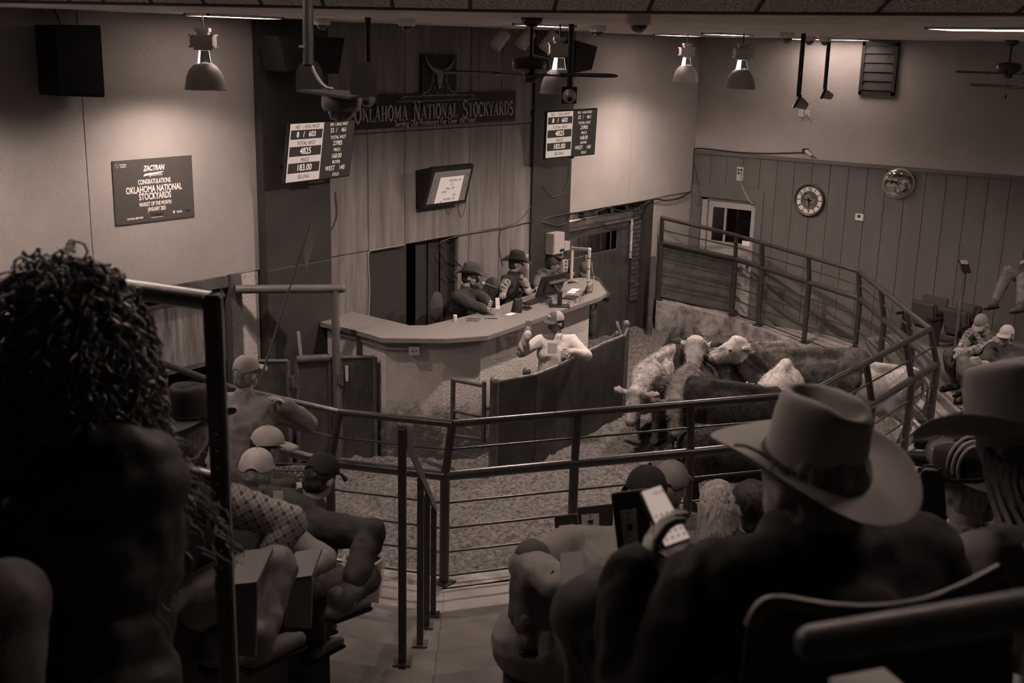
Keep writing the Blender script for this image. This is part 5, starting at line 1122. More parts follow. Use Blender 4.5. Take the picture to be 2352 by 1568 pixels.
# second: vest over plaid
h = WY(1186, 606, -.60); p = person('person in dark vest over plaid shirt with cowboy hat and glasses, middle of counter', h, (.15, -1, 0), 10, H=.97, g=1.0, hdir=(.62, -.78, -.08), hands={'R': WZ(1150, 690, tz+.03), 'L': WZ(1222, 678, tz+.03)}, hints={'R': V((-.9, .1, -.4)), 'L': V((.9, .1, -.4))}, under=mPlaidD, vest=mVestD, pants=mJean, voxel=.012)
cowboy_hat(p['root'], brow(p, .050), p['hf'], p['hu'], mFeltD, mMatte, 1.0, .06, .125, .10); glasses(p); hair_cap(p, mHairD, t=.004); a2 = p
ch = a2['chest']+a2['fw']*.16
for u, v, sz, s_ in ((-.07, .02, .03, 'emblem'), (.06, .06, .035, 'emblem')):
    c = ch+a2['s']*(-u)+a2['sp']*v; MB().slab([c+a2['s']*sz+a2['sp']*.02, c-a2['s']*sz+a2['sp']*.02, c-a2['s']*.008-a2['sp']*.005, c-a2['s']*.008-a2['sp']*.025, c+a2['s']*.008-a2['sp']*.025, c+a2['s']*.008-a2['sp']*.005], a2['fw'], .006).build('emblem', mPaper, a2['parts']['vest'])
# clerk looking down
h = WY(1271, 610, -.62); p = person('person in grey hoodie with glasses and tied up hair looking down at the counter', h, (.0, -1, 0), 20, H=.98, hdir=(.45, -.75, -.52), hup=(.2, -.3, .9), hands={'R': WZ(1232, 690, tz+.03), 'L': WZ(1300, 668, tz+.03)}, hints={'R': V((-.9, .1, -.4)), 'L': V((.9, .1, -.4))}, top=mHood, pants=mJean, voxel=.012, hood=True)
hair_cap(p, mHairD, t=.010); glasses(p); b = MB()
for k in range(9): a = k*2.4; b.ell(p['head']+p['hu']*(.13+.012*math.sin(a*1.7))+p['hf']*(.0+.03*math.cos(a))+p['hs']*.03*math.sin(a), (.034, .034, .028))
me = remesh(b, .009, 1); folds(me, .004, 40); link('hair_bun', me, mHairD, p['root'], True); a3 = p
# listener at the counter end
h = WY(1343, 622, -.42); p = person('person in dark cap half hidden behind the white pipe frame at the counter end', h, (-.75, -.6, 0), 30, H=.98, hdir=(-.75, -.55, -.55), hands={'R': h+V((-.25, -.12, -.28)), 'L': h+V((.0, -.3, -.3))}, top=mJkD, pants=mJean, voxel=.014, skin=mSkinD)
ball_cap(p['root'], brow(p, .045), p['hf'], p['hu'], mat('brown_cap', .07, .9)); 
hb = MB(); W0 = h+V((-.0, -.02, .17)); hb.cap(W0+V((-.03, -.02, -.03)), W0+V((-.055, -.03, .05)), .011, .009); hb.cap(W0+V((-.055, -.03, .05)), W0+V((-.05, -.03, .08)), .009, .008)
tw = thing('pencil', 'pale pencil sticking up from the dark cap at the counter end', 'pencil', W0); hb.build('pencil_shaft', mat('pencil', .3, .6), tw, True)

# ringman in pale shirt
h = WD(1277, 742, 13.35); BD = V((-_d.x, -_d.y, 0)).normalized(); f = (BD*.95+RIGHT*.1).normalized(); lf = V((-f.y, f.x, 0))
rh = WD(1212, 765, 13.15); lh = WD(1312, 808, 13.1)
p = person('person in pale shirt and two tone cap raising one hand behind the steel shield', h, f, 2, H=.98, g=1.08, hdir=(BD*.62-RIGHT*.78), hands={'R': rh, 'L': lh}, hints={'R': V((0, 0, -1))-RIGHT*.6, 'L': RIGHT*.9-V((0, 0, .5))}, legs='stand', top=mShirtW, top_t=.012, pants=mJean, boots=mBoot, voxel=.011, hands_n={'R': {'d': V((0, 0, 1))+RIGHT*.1, 'n': BD, 'curl': .15}, 'L': {'d': -RIGHT*.9+V((0, 0, -.35)), 'n': BD*-.3-V((0, 0, 1)), 'curl': .6}}, skin=mSkinD)
mCapF = mat('cap_dark_front', .07, .9); mCapM = mat('cap_mesh', .24, .9); cp = ball_cap(p['root'], brow(p, .045), p['hf'], p['hu'], mCapM, mCapF); rm = p; beard(p, mHairD, True, False); hair_cap(p, mHairD, t=.004)
b = MB(); Mh = Matrix((p['hs'], p['hf'], p['hu'])).transposed(); c = brow(p, .045)
vs = []; n = 10
for i in range(6):
    for j in range(n+1): t = -1.0+2.0*j/n; hh = .95*i/5; k = math.sqrt(1-hh**2.3); vs.append(c+p['hs']*(.091*k*math.sin(t))+p['hf']*(.112*k*math.cos(t)-.006*hh)+p['hu']*(.108*hh*(1+.08*math.cos(t)*(1-hh))))
b.add(vs, [(i*(n+1)+j, i*(n+1)+j+1, (i+1)*(n+1)+j+1, (i+1)*(n+1)+j) for i in range(5) for j in range(n)]); link('cap_front', b.mesh('cf'), mCapF, cp, True)
cc = c+p['hf']*.108+p['hu']*.055; text('RA', cc, -p['hs'], p['hu']-p['hf']*.35, .032, mWhite, cp, 'cap_print', ext=.002)
pc = p['chest']+p['fw']*.155+p['s']*.075+p['sp']*.05; bx = MB().slab([pc-p['s']*-.04+p['sp']*.03, pc-p['s']*.04+p['sp']*.03, pc-p['s']*.04-p['sp']*.06, pc-p['s']*-.04-p['sp']*.06], p['fw'], .004).build('shirt_pocket', mShirtW, p['parts']['top'])
MB().slab([pc-p['s']*-.02+p['sp']*.045, pc-p['s']*.02+p['sp']*.045, pc-p['s']*.02+p['sp']*.036, pc-p['s']*-.02+p['sp']*.036], p['fw'], .006).build('chest_emblem', mMatte, p['parts']['top'])
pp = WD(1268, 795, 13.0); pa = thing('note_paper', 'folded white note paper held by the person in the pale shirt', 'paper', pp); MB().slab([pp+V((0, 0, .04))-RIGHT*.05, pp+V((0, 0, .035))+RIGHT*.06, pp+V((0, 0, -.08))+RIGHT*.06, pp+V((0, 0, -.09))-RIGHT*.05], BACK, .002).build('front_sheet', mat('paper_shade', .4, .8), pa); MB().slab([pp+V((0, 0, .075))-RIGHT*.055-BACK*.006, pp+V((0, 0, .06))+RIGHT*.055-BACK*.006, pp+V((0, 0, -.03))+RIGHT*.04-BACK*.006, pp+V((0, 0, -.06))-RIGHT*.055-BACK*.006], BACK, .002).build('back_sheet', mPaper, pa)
# ================================================================ things on the counter
U = V((0, 0, 1))
# white pipe portal
R0, L0 = WZ(1350, 671, ZT), WZ(1312, 640, ZT); R1, L1 = V((R0.x, R0.y, ZAT(R0.x, R0.y, 573))), V((L0.x, L0.y, ZAT(L0.x, L0.y, 570)))
pf = thing('pipe_portal', 'white plastic pipe portal frame standing at the counter end', 'frame', R0); mPvc = mat('white_pvc', .42, .4, spec=.4)
MB().tube([R0, R1], .021, 12).build('upright', mPvc, pf, True); MB().tube([L0, L1], .021, 12).build('upright', mPvc, pf, True); MB().tube([L1, R1], .021, 12).build('crossbar', mPvc, pf, True)
for e in (R1, L1): MB().ell(e, .026, n=12, m=8).build('elbow', mPvc, pf, True)
for t in (.25, .55, .8): c = R0.lerp(R1, t); MB().lathe([(.0225, -.006), (.0225, .006)], c, 12, U, False).build('tape_band', mBlack, pf)
MB().lathe([(.06, 0), (.06, .01), (.03, .02)], R0, 16).build('foot', mBlack, pf, True)
wr = MB().tube(smooth_path([R0+V((.06, -.03, 0)), R0+V((.05, -.04, .12)), R0+V((.09, -.03, .2)), R0+V((.05, -.03, .28)), R0+V((.02, -.03, .4))], 4), .006, 6); one(wr.build('wire', mat('pale_cable', .28, .6), smooth=True), 'pale coiled wire beside the right leg of the white pipe portal', 'wire')
# monitor from behind
MN = plane_of(WY(1247, 637, -1.28), WY(1303, 625, -1.28), WY(1285, 672, -1.22), WY(1231, 684, -1.22)); n = MN(.5, .5, 1)-MN(.5, .5, 0); bs = WZ(1285, 703, ZT)
mo = thing('computer_monitor', 'black computer monitor seen from behind on the counter', 'monitor', bs)
MB().slab([MN(0, 0), MN(1, 0), MN(1, 1), MN(0, 1)], -n, .025).build('monitor_panel', mBlack, mo, bevel=.004); MB().slab([MN(.25, .25, 0), MN(.95, .25, 0), MN(.95, .8, 0), MN(.25, .8, 0)], n, .03).build('rear_hump', mat('monitor_back', .03, .5), mo, bevel=.006)
MB().slab([MN(.3, .28, .03), MN(.98, .28, .03), MN(.98, .36, .03), MN(.3, .36, .03)], n, .02).build('handle_rib', mat('monitor_rib', .10, .5), mo)
top_ = MN(.62, .35, .05); MB().slab([bs-RIGHT*.03, bs+RIGHT*.03, V((bs.x, bs.y, top_.z))+RIGHT*.03, V((bs.x, bs.y, top_.z))-RIGHT*.03], -BACK, .02).build('stand_column', mBlack, mo); MB().tube([V((bs.x, bs.y, top_.z-.03))-BACK*.01, MN(.55, .5, .01)], .02, 8).build('stand_arm', mBlack, mo)
MB().box((-.13, -.09, 0), (.13, .09, .012), Matrix.Translation(bs) @ Matrix.Rotation(aR, 4, 'Z')).build('stand_base', mBlack, mo, bevel=.004)
# keyboard, tangle of keys, black tablets
def flat(nm, lb, cat, x, y, L, W, H, ang, m, bev=.004):
    c = WZ(x, y, ZT+.001); M = Matrix.Translation(c) @ Matrix.Rotation(ang, 4, 'Z'); return one(MB().box((-L/2, -W/2, 0), (L/2, W/2, H), M).build(nm, m, bevel=bev), lb, cat)
a0 = math.atan2(-.2, 2.6)
kb_ = thing('keyboard', 'black keyboard tilted in front of the middle person at the counter', 'keyboard', WZ(1232, 692, ZT)); c = WZ(1232, 692, ZT+.001); M = Matrix.Translation(c) @ Matrix.Rotation(.08, 4, 'Z')
MB().box((-.26, -.07, 0), (.26, .07, .018), M).build('key_base', mBlack, kb_, bevel=.003); 
for r in range(4): MB().box((-.245, -.055+r*.03, .018), (.245, -.033+r*.03, .024), M).build('key_row', mat('key_black', .02, .4), kb_)
flat('tablet', 'flat black tablet beside the monitor base', 'tablet', 1310, 684, .24, .17, .012, .3, mBlack); flat('paper_sheet', 'white paper sheet on the counter near the clipboards', 'paper', 1317, 668, .30, .10, .003, .35, mPaper, 0); flat('note_slip', 'white note slip beside the bark covered cup', 'paper', 1173, 721, .15, .075, .002, .12, mPaper, 0)
flat('mouse_pad', 'dark mouse pad beside the bark covered cup', 'mouse pad', 1208, 709, .16, .13, .004, .2, mBlack)
c = WZ(1210, 706, ZT+.006); mu = MB().ell(c+V((0, 0, .012)), (.032, .055, .02), Matrix.Rotation(.7, 3, 'Z')); one(mu.build('computer_mouse', mBlack, smooth=True), 'black computer mouse on the dark pad', 'mouse')
random.seed(5); kt = MB(); c = WZ(1322, 692, ZT+.012)
for k in range(16): a = V((random.uniform(-.16, .16), random.uniform(-.05, .05), random.uniform(0, .02))); kt.box(tuple(c+a-V((.02, .006, .003))), tuple(c+a+V((.02, .006, .003))))
kk = one(kt.build('key_heap', mat('shiny_keys', .35, .25, metal=.7)), 'heap of small shiny keys on the counter beside the monitor', 'keys'); kk['kind'] = 'stuff'
kt = MB(); c = WZ(1262, 694, ZT+.015)
for k in range(14): a = V((random.uniform(-.1, .1), random.uniform(-.05, .05), random.uniform(0, .03))); kt.tube([c+a, c+a+V((random.uniform(-.06, .06), random.uniform(-.05, .05), random.uniform(-.01, .02)))], .006, 5)
kk = one(kt.build('cable_tangle', mBlack), 'tangle of dark cables behind the monitor', 'cables'); kk['kind'] = 'stuff'
# bark covered cup and wedge
c = WZ(1190, 717, ZT); mu = thing('bark_cup', 'bark textured cup standing on the counter', 'cup', c); MB().lathe([(.046, 0), (.05, .01), (.05, .155), (.052, .165), (.046, .17), (.044, .16)], c, 20).build('cup_body', mat('bark', .045, .8, var=.9, vs=22, bump=.8, bs=50, g2=.012, stretch=(1, 1, .3)), mu, True); MB().lathe([(.044, .158), (.001, .158)], c, 20, cap=False).build('cup_inside', mMatte, mu)
a = c-RIGHT*.06; MB().slab([a-RIGHT*.03, a+RIGHT*.03, a+RIGHT*.03+U*.15, a+RIGHT*.0+U*.15], BACK, .02).build('cup_handle', mMatte, mu)
# clipboards leaning on the portal leg
for k, (x, lb) in enumerate(((1337, 'dark clipboard leaning at the white pipe portal'), (1346, 'pale clipboard leaning against the portal leg'))):
    c = WZ(x, 680-k*4, ZT); d = (RIGHT*.35+U*.94).normalized(); e = (BACK*-.95+RIGHT*.2).normalized(); o = MB().slab([c, c+e*.2, c+e*.2+d*.13, c+d*.13], RIGHT, .012).build('clipboard', mDark if k == 0 else mat('tan_board', .22, .7)); one(o, lb, 'clipboard')
c = WZ(1316, 648, ZT+.004); rd = thing('small_radio', 'small dark two part radio at the far end of the counter', 'radio', c); MB().box(tuple(c+V((-.10, -.02, 0))), tuple(c+V((-.01, .02, .02)))).build('radio_body', mBlack, rd, bevel=.004); MB().box(tuple(c+V((.0, -.06, 0))), tuple(c+V((.06, -.01, .02)))).build('radio_base', mGrey, rd, bevel=.004)
cl = WY(1310, 620, -.62); ca = thing('document_camera', 'small black camera clamped to the left leg of the pipe portal', 'camera', cl); MB().box(tuple(cl-V((.03, .03, .04))), tuple(cl+V((.05, .03, .03)))).build('camera_body', mBlack, ca, bevel=.006); MB().lathe([(.018, 0), (.018, .04)], cl+V((.03, -.03, -.03)), 10, (0, 0, -1)).build('lens', mGrey, ca, True)
# foreground small things
c = WZ(1045, 738, ZT); jr = thing('small_jar', 'small clear jar at the left end of the seated group', 'jar', c); MB().lathe([(.022, 0), (.024, .01), (.024, .055), (.02, .06)], c, 16).build('jar_body', mat('cloudy_jar', .4, .15, spec=.6), jr, True); MB().lathe([(.025, .058), (.025, .078)], c, 16).build('jar_lid', mat('jar_lid', .5, .4), jr, True)
c = WZ(1085, 736, ZT+.008); eg = thing('eyeglasses', 'folded eyeglasses lying on the counter', 'glasses', c); q = MB(); X_, Y_ = RIGHT, (BACK*-1)
for k in (-1, 1): q.tube([c+X_*(k*.035)+X_*.03*math.cos(t)+Y_*.03*math.sin(t) for t in np.linspace(0, 2*PI, 13)], .003, 5, False)
q.build('frame', mBlack, eg); MB().tube([c+X_*.07, c+X_*.09+Y_*.12, c-X_*.05+Y_*.11], .003, 5).build('temple', mBlack, eg); MB().tube([c-X_*.07, c-X_*.08+Y_*.1, c+X_*.06+Y_*.08], .003, 5).build('temple', mBlack, eg)
c = WZ(1128, 731, ZT+.006); pn = thing('pen', 'black pen with bright band lying on the counter', 'pen', c); MB().tube([c-RIGHT*.075, c+RIGHT*.075], .005, 8).build('pen_barrel', mBlack, pn); MB().tube([c-RIGHT*.05, c-RIGHT*.04], .0056, 8).build('pen_band', mWhite, pn)
c = WY(1210, 622, -.35); c.z = 1.30; bo = thing('water_bottle', 'clear plastic water bottle behind the seated people', 'bottle', c); zt_ = ZAT(c.x, c.y, 584); hb_ = zt_-c.z
MB().lathe([(.032, 0), (.034, .01), (.034, hb_*.6), (.03, hb_*.75), (.014, hb_*.9), (.014, hb_*.94)], c, 16).build('bottle_body', mat('bottle_plastic', .30, .15, spec=.6), bo, True); MB().lathe([(.016, hb_*.93), (.016, hb_)], c, 12).build('bottle_cap', mWhite, bo, True); MB().lathe([(.0348, hb_*.2), (.0348, hb_*.5)], c, 16, cap=False).build('bottle_label', mat('bottle_label', .2, .6), bo)
struct(boxp('trim_10', (c.x-.4, -.45, .6), (c.x+.1, -.2, 1.30), mDark), 'dark cabinet under the water bottle')
# office chairs
def office_chair(c, f, label, m=mat('chair_fabric', .05, .9, bump=.3, bs=120)):
    f = V(f).normalized(); s = V((-f.y, f.x, 0)); c = V(c); t = thing('office_chair', label, 'chair', c, 'chairs behind the counter'); M = Matrix(((s.x, f.x, 0, c.x), (s.y, f.y, 0, c.y), (0, 0, 1, c.z), (0, 0, 0, 1)))
    b = MB().ell((0, 0, .44), (.24, .24, .05), None, 16, 8); b.v = [tuple(M @ V(v)) for v in b.v]; b.build('seat', m, t, True); q = MB().ell((0, -.27, .66), (.19, .04, .19), None, 18, 10); q.v = [tuple(M @ V(v)) for v in q.v]; q.build('backrest', m, t, True)
    MB().tube([M @ V((0, 0, .42)), M @ V((0, 0, .06))], .03, 8).build('column', mBlack, t); MB().tube([M @ V((0, -.2, .4)), M @ V((0, -.3, .55)), M @ V((0, -.29, .8))], .018, 8).build('back_stem', mBlack, t)
    for k in range(5): a = 2*PI*k/5; MB().tube([M @ V((0, 0, .07)), M @ V((.26*math.cos(a), .26*math.sin(a), .04))], .018, 6).build('foot', mBlack, t)
office_chair((a1['hip'].x-.02, a1['hip'].y+.02, .602), D0+V((.3, 0, 0)), 'dark office chair of the auctioneer with the microphone'); office_chair((a2['hip'].x, a2['hip'].y+.02, .602), D0, 'dark office chair of the person in the vest'); office_chair((a3['hip'].x, a3['hip'].y+.02, .602), D0, 'dark office chair of the person in the hoodie')
# ================================================================ cattle
def cow(label, base, head, s=1., mats=None, nk=None, muz=None, face_x=.98, tailup=0., fur=5000, furL=.035, legs=(0, 0, 0, 0), girth=1.):
    """base: ground point below the belly, head: plan heading vector; nk: poll position and muz: muzzle position in animal space (x forward, y left, z up)"""
    f = V((head[0], head[1], 0)).normalized(); l = V((-f.y, f.x, 0)); base = V(base); M = Matrix(((f.x*s, l.x*s, 0, base.x), (f.y*s, l.y*s, 0, base.y), (0, 0, s, base.z), (0, 0, 0, 1)))
    nk = V(nk or (.98, 0, 1.14)); muz = V(muz or (1.30, 0, .90)); b = MB(); g = girth
    b.ell((0, 0, .76), (.62, .27*g, .31)); b.ell((-.48, 0, .84), (.28, .245*g, .28)); b.ell((.42, 0, .80), (.30, .245*g, .33)); b.ell((.58, 0, .66), (.16, .17, .22)); b.cap((-.62, 0, 1.05), (.45, 0, 1.09), .07, .075); b.ell((-.2, 0, .62), (.4, .24*g, .2))
    w = V((.50, 0, .93)); m1 = w.lerp(nk, .55); b.cap(w, m1, .20, .155); b.cap(m1, nk-V((.02, 0, .04)), .155, .125); b.cap(V((.60, 0, .72)), nk-V((.0, 0, .12)), .13, .09)
    d = (muz-nk).normalized(); hs = d.cross(V((0, 0, 1)));  hs = V((0, 1, 0)) if hs.length < .05 else hs.normalized(); hu = hs.cross(d).normalized()
    L = (muz-nk).length
    b.cap(nk, nk.lerp(muz, .45), .118, .098); b.cap(nk.lerp(muz, .4), muz-d*.05, .098, .068); b.ell(muz-d*.035, (.078, .078, .066)); b.cap(nk+hu*.07-hs*.05, nk+hu*.07+hs*.05, .06, .06); b.cap(nk.lerp(muz, .25)-hu*.06, nk.lerp(muz, .7)-hu*.045, .085, .055)
    for k in (-1, 1): b.ell(nk.lerp(muz, .40)+hs*k*.082+hu*.035, .034)
    for k in (-1, 1):
        e0 = nk+hs*k*.10-d*.0+hu*.02; e1 = e0+hs*k*.19+hu*.00-d*.03; q = (e1-e0).normalized(); Me = Matrix((q, d, q.cross(d))).transposed(); b.ell(e0.lerp(e1, .55), (.115, .052, .018), Me, 12, 7)
    for k, (sd, fx, hx) in enumerate(((1, legs[0], legs[2]), (-1, legs[1], legs[3]))):
        b.cap((.42, sd*.13, .70), (.44+fx*.4, sd*.15, .40), .115, .062); b.cap((.44+fx*.4, sd*.15, .40), (.43+fx, sd*.15, .12), .06, .042); b.cap((.43+fx, sd*.15, .12), (.46+fx, sd*.15, .03), .05, .055)
        b.cap((-.45, sd*.14, .76), (-.42+hx*.3, sd*.17, .58), .17, .11); b.cap((-.42+hx*.3, sd*.17, .58), (-.62+hx, sd*.16, .40), .10, .055); b.cap((-.62+hx, sd*.16, .40), (-.57+hx, sd*.16, .12), .052, .040); b.cap((-.57+hx, sd*.16, .12), (-.54+hx, sd*.16, .03), .048, .054)
    b.v = [tuple(M @ V(v)) for v in b.v]; me = remesh(b, .021*s, 4); folds(me, .006*s, 14, random.random()*40, .5)
    n = len(me.polygons); co = np.empty(n*3, 'f'); me.polygons.foreach_get('center', co); co = co.reshape(-1, 3); Mi = M.inverted(); A = np.array(Mi); lc = co @ A[:3, :3].T+A[:3, 3]
    mi = np.zeros(n, 'i'); pr = (lc-np.array(nk)) @ np.array(d)
    rel = lc-np.array(nk); rad = np.linalg.norm(rel-np.outer(pr, d), axis=1)
    if mats[1] is not mats[0]: mi[(pr > -.10) & (rad < .17) & (lc[:, 2] > .2)] = 1
    mi[(pr > L-.035) & (rad < .12)] = 2
    mi[lc[:, 2] < .055] = 3
    mus = mat('muzzle', .13, .4, spec=.5); hf_ = mat('hoof', .05, .6)
    t = thing('cattle', label, 'cattle', base); me.polygons.foreach_set('material_index', mi); o = link('body', me, [mats[0], mats[1], mus, hf_], t, True)
    e = MB()
    for k in (-1, 1): e.ell(M @ (nk.lerp(muz, .40)+hs*k*.108+hu*.045), .017*s, n=8, m=6)
    e.build('eye', mEye, t, True); e2 = MB()
    for k in (-1, 1): e2.ell(M @ (muz+d*.022+hs*k*.032+hu*.012), .012*s, n=8, m=5)
    e2.build('nostril', mMatte, t, True)
    tl = smooth_path([(-.70, 0, 1.02), (-.80, .01, .92), (-.82, .02, .70), (-.80, .03, .48)], 4); MB().tube([M @ p for p in tl], [.028*s]*(len(tl)-4)+[.035*s, .045*s, .04*s, .015*s], 8).build('tail', mats[0], t, True)
    # coat of short hairs
    rng = np.random.default_rng(int(abs(base.x)*1000)); ar = np.empty(n, 'f'); me.polygons.foreach_get('area', ar); nn = np.empty(n*3, 'f'); me.polygons.foreach_get('normal', nn); nn = nn.reshape(-1, 3)
    okf = (mi < 2); pq = ar*okf; pq /= pq.sum(); pick = rng.choice(n, fur, p=pq); h = MB(); cw = np.array(wloc(o))
    c0 = co[pick]; n0 = nn[pick]; rd = rng.normal(size=(fur, 3)); back = np.array((-f.x*.8, -f.y*.8, -.75)); dr = n0*.55+back*.55+rd*.30; dr /= np.linalg.norm(dr, axis=1)[:, None]; sd = np.cross(dr, rd); sd /= np.linalg.norm(sd, axis=1)[:, None]+1e-6
    Lh = furL*s*rng.uniform(.5, 1.2, fur)[:, None]; jit = rng.uniform(-.008, .008, (fur, 3)); base_ = c0+jit-n0*.004; v = np.empty((fur*3, 3)); v[0::3] = base_-sd*.0032; v[1::3] = base_+sd*.0032; v[2::3] = base_+dr*Lh
    fm = bpy.data.meshes.new('coat'); fm.from_pydata(v.tolist(), [], np.arange(fur*3).reshape(-1, 3).tolist()); fm.polygons.foreach_set('material_index', (mi[pick] == 1).astype('i')); fo = link('coat_hair', fm, [mats[0], mats[1]], None) if False else None
    fo = bpy.data.objects.new('coat_hair', fm); COL.objects.link(fo); fo.parent = t
    # body vertices were already shifted to the thing's origin by link(); face centres were read before that
    fm.transform(Matrix.Translation(-wloc(t))); fm.materials.append(mats[0]); fm.materials.append(mats[1]); fo['kind'] = 'stuff'
    return t
def hide(n, g, v=.5): return mat(n, g, .85, var=v, vs=11, bump=.5, bs=60, spec=.15, g2=g*(1-v))
hCream, hTan, hDk, hBlk, hFace, hBrn, hWht = hide('cream_hide', .27), hide('tan_hide', .11, .6), hide('dark_hide', .035, .6), hide('black_hide', .018, .6), hide('pale_face', .30, .3), hide('brown_hide', .07, .6), hide('white_hide', .34, .3)
def cowp(label, poll, f, s, mats, nk, muz, **k):      # placed by where the poll shows
    f = V((f[0], f[1], 0)).normalized(); l = V((-f.y, f.x, 0)); P = WZ(poll[0], poll[1], nk[2]*s-.14); b = P-f*nk[0]*s-l*nk[1]*s; b.z = -.14
    return cow(label, b, f, s, mats, nk, muz, **k)
def cowt(label, mid, f, s, mats, nk, muz, **k):       # placed by where the middle of the back shows
    b = WZ(mid[0], mid[1], 1.13*s-.14); b.z = -.14; return cow(label, b, f, s, mats, nk, muz, **k)
cowp('cream shaggy steer facing the seats with lowered head, leftmost of the cattle', (1462, 905), BACK*.86-RIGHT*.42, .92, (hCream, hCream), (.92, .02, .80), (1.12, .03, .46), fur=18000, legs=(.06, -.05, 0, .1))
cowp('dark tan steer with head down beside the cream one', (1548, 925), BACK*.86-RIGHT*.45, .95, (hTan, hTan), (.90, .0, .78), (1.06, .12, .44), fur=16000, legs=(-.05, .08, .05, 0))
cowp('dark steer with pale blazed face looking at the seats', (1598, 792), BACK*.95-RIGHT*.05, 1.04, (hDk, hFace), (.84, -.02, 1.20), (1.08, -.06, .92), fur=7000)
cowp('brown steer with white face turned in profile to the left', (1697, 796), -RIGHT*.97+BACK*.18, 1.05, (hBrn, hWht), (.86, -.05, 1.16), (1.22, -.02, 1.03), fur=10000)
cowt('brown steer at the back of the herd along the kerb', (1738, 788), RIGHT*.97-BACK*.15, 1.05, (hTan, hTan), (.95, .0, .90), (1.15, .05, .62), fur=8000)
cowp('white steer at the right of the herd looking back to the left', (1838, 822), -RIGHT*.9-BACK*.3, .92, (hWht, hWht), (.82, .12, 1.12), (.98, .36, 1.00), fur=10000)
cowt('black steer in the middle of the herd behind the front rail', (1700, 880), RIGHT*.78+BACK*.48, .92, (hBlk, hBlk), (.88, -.05, .92), (1.08, -.05, .60), fur=10000)
cowp('white faced steer mostly hidden behind the foreground hat', (1768, 895), BACK*.85-RIGHT*.35, .98, (hWht, hWht), (.88, .0, 1.02), (1.12, .02, .68), fur=6000)
cowt('dark brown shaggy steer standing close behind the front rail', (1712, 985), RIGHT*.9+BACK*.30, .82, (hDk, hDk), (.9, 0, .80), (1.1, 0, .5), fur=12000)
# ================================================================ railings, seats and the audience
AW = V((_d.x, _d.y, 0)).normalized(); RGT = RIGHT; FL = V((.9, .43, 0)).normalized()
# centre stair rail
sr = thing('stair_rail', 'black stair handrail on four posts down the centre aisle', 'handrail', WZ(980, 1438, .4))
posts = []
for bx, by, z, ty in ((995, 1412, .2, 1165), (980, 1438, .4, 1135), (965, 1480, .6, 1095)):
    b = WZ(bx, by, z); posts.append((b, V((b.x, b.y, ZAT(b.x, b.y, ty)))))
d_ = posts[2][1]-posts[1][1]; best = None
for k in np.linspace(.5, 5, 91):
    P = posts[2][1]+d_*k; e = abs(px(P)[1]-985)
    if best is None or e < best[0]: best = (e, P)
T1 = best[1]; posts.append((V((T1.x, T1.y, max(.8, T1.z-1.35))), T1))
for b, t in posts:
    M = Matrix.Translation((b.x, b.y, 0)) @ Matrix.Rotation(aR, 4, 'Z'); MB().box((-.021, -.021, b.z-.03), (.021, .021, t.z), M).build('post', mSteel, sr, bevel=.003); MB().box((-.05, -.05, b.z), (.05, .05, b.z+.012), M).build('base_plate', mSteel, sr)
tp, bt = posts[3][1], posts[0][1]; sd = RGT*.02
MB().slab([tp-sd, tp+sd, bt+sd+(bt-tp)*.05, bt-sd+(bt-tp)*.05], V((0, 0, 1)), .012).build('rail_plate', mSteel2, sr); MB().slab([tp+sd-V((0, 0, .11)), tp+sd, bt+sd, bt+sd-V((0, 0, .05))], RGT, .006).build('rail_web', mSteel2, sr)
# left railing beside the front viewer
T = WD(489, 692, 3.0); zb = ZAT(T.x, T.y, 1503); lr_ = thing('seat_railing', 'thick black pipe railing post beside the curly haired person', 'railing', (T.x, T.y, zb))
M = Matrix.Translation((T.x, T.y, 0)) @ Matrix.Rotation(aR+.1, 4, 'Z'); MB().box((-.024, -.024, zb-.1), (.024, .024, T.z+.02), M).build('post', mSteel, lr_, bevel=.006, seg=3)
E_ = WZ(300, 664, T.z); E_ = T+(E_-T)*1.05; MB().tube([T-(E_-T).normalized()*.0, E_], .027, 14).build('top_rail', mSteel, lr_, True); zm = ZAT(T.x, T.y, 1106); MB().tube([V((T.x, T.y, zm)), V((E_.x, E_.y, zm))], .027, 14).build('mid_rail', mSteel, lr_, True)
MB().tube([E_, V((E_.x, E_.y, zb))], .024, 10).build('far_post', mSteel, lr_, True)
for k in range(9): c = V((T.x, T.y, ZAT(T.x, T.y, 990+k*38)))-AW*.026; MB().ell(c, .0028, n=6, m=4).build('paint_chip', mWhite, lr_)
# near handrail and seat back
A_, B_ = WD(1868, 1478, 1.12), WD(2420, 1392, 1.02); nh = thing('near_handrail', 'worn pipe handrail crossing the bottom right corner', 'handrail', (A_+B_)/2); MB().tube([A_, B_], .0185, 16).build('rail', mSteel2, nh, True); MB().ell(A_, .0185, n=14, m=9).build('rail_end', mSteel2, nh, True)
MB().tube([B_, B_-V((0, 0, 1.2))], .0185, 10).build('rail_post', mSteel2, nh, True)
def seat_back(label, pts, D, t, m, grp=None):
    ps = [WD(x, y, D) for x, y in pts]; th = thing('seat', label, 'seat', WD(sum(p[0] for p in pts)/len(pts), max(p[1] for p in pts), D), grp); n = len(ps); MB().slab(ps, AW, t).build('backrest', m, th, bevel=.012, seg=3); return th
mSeat = mat('seat_black', .014, .5, spec=.4); mSeatE = mat('seat_edge', .045, .45, spec=.5)
th = seat_back('black moulded seat back behind the man with the phone', [(1690, 1700), (1722, 1440), (1752, 1392), (1800, 1382), (1900, 1398), (2010, 1402), (2120, 1388), (2220, 1350), (2300, 1308), (2330, 1340), (2340, 1700)], 1.62, .03, mSeat)
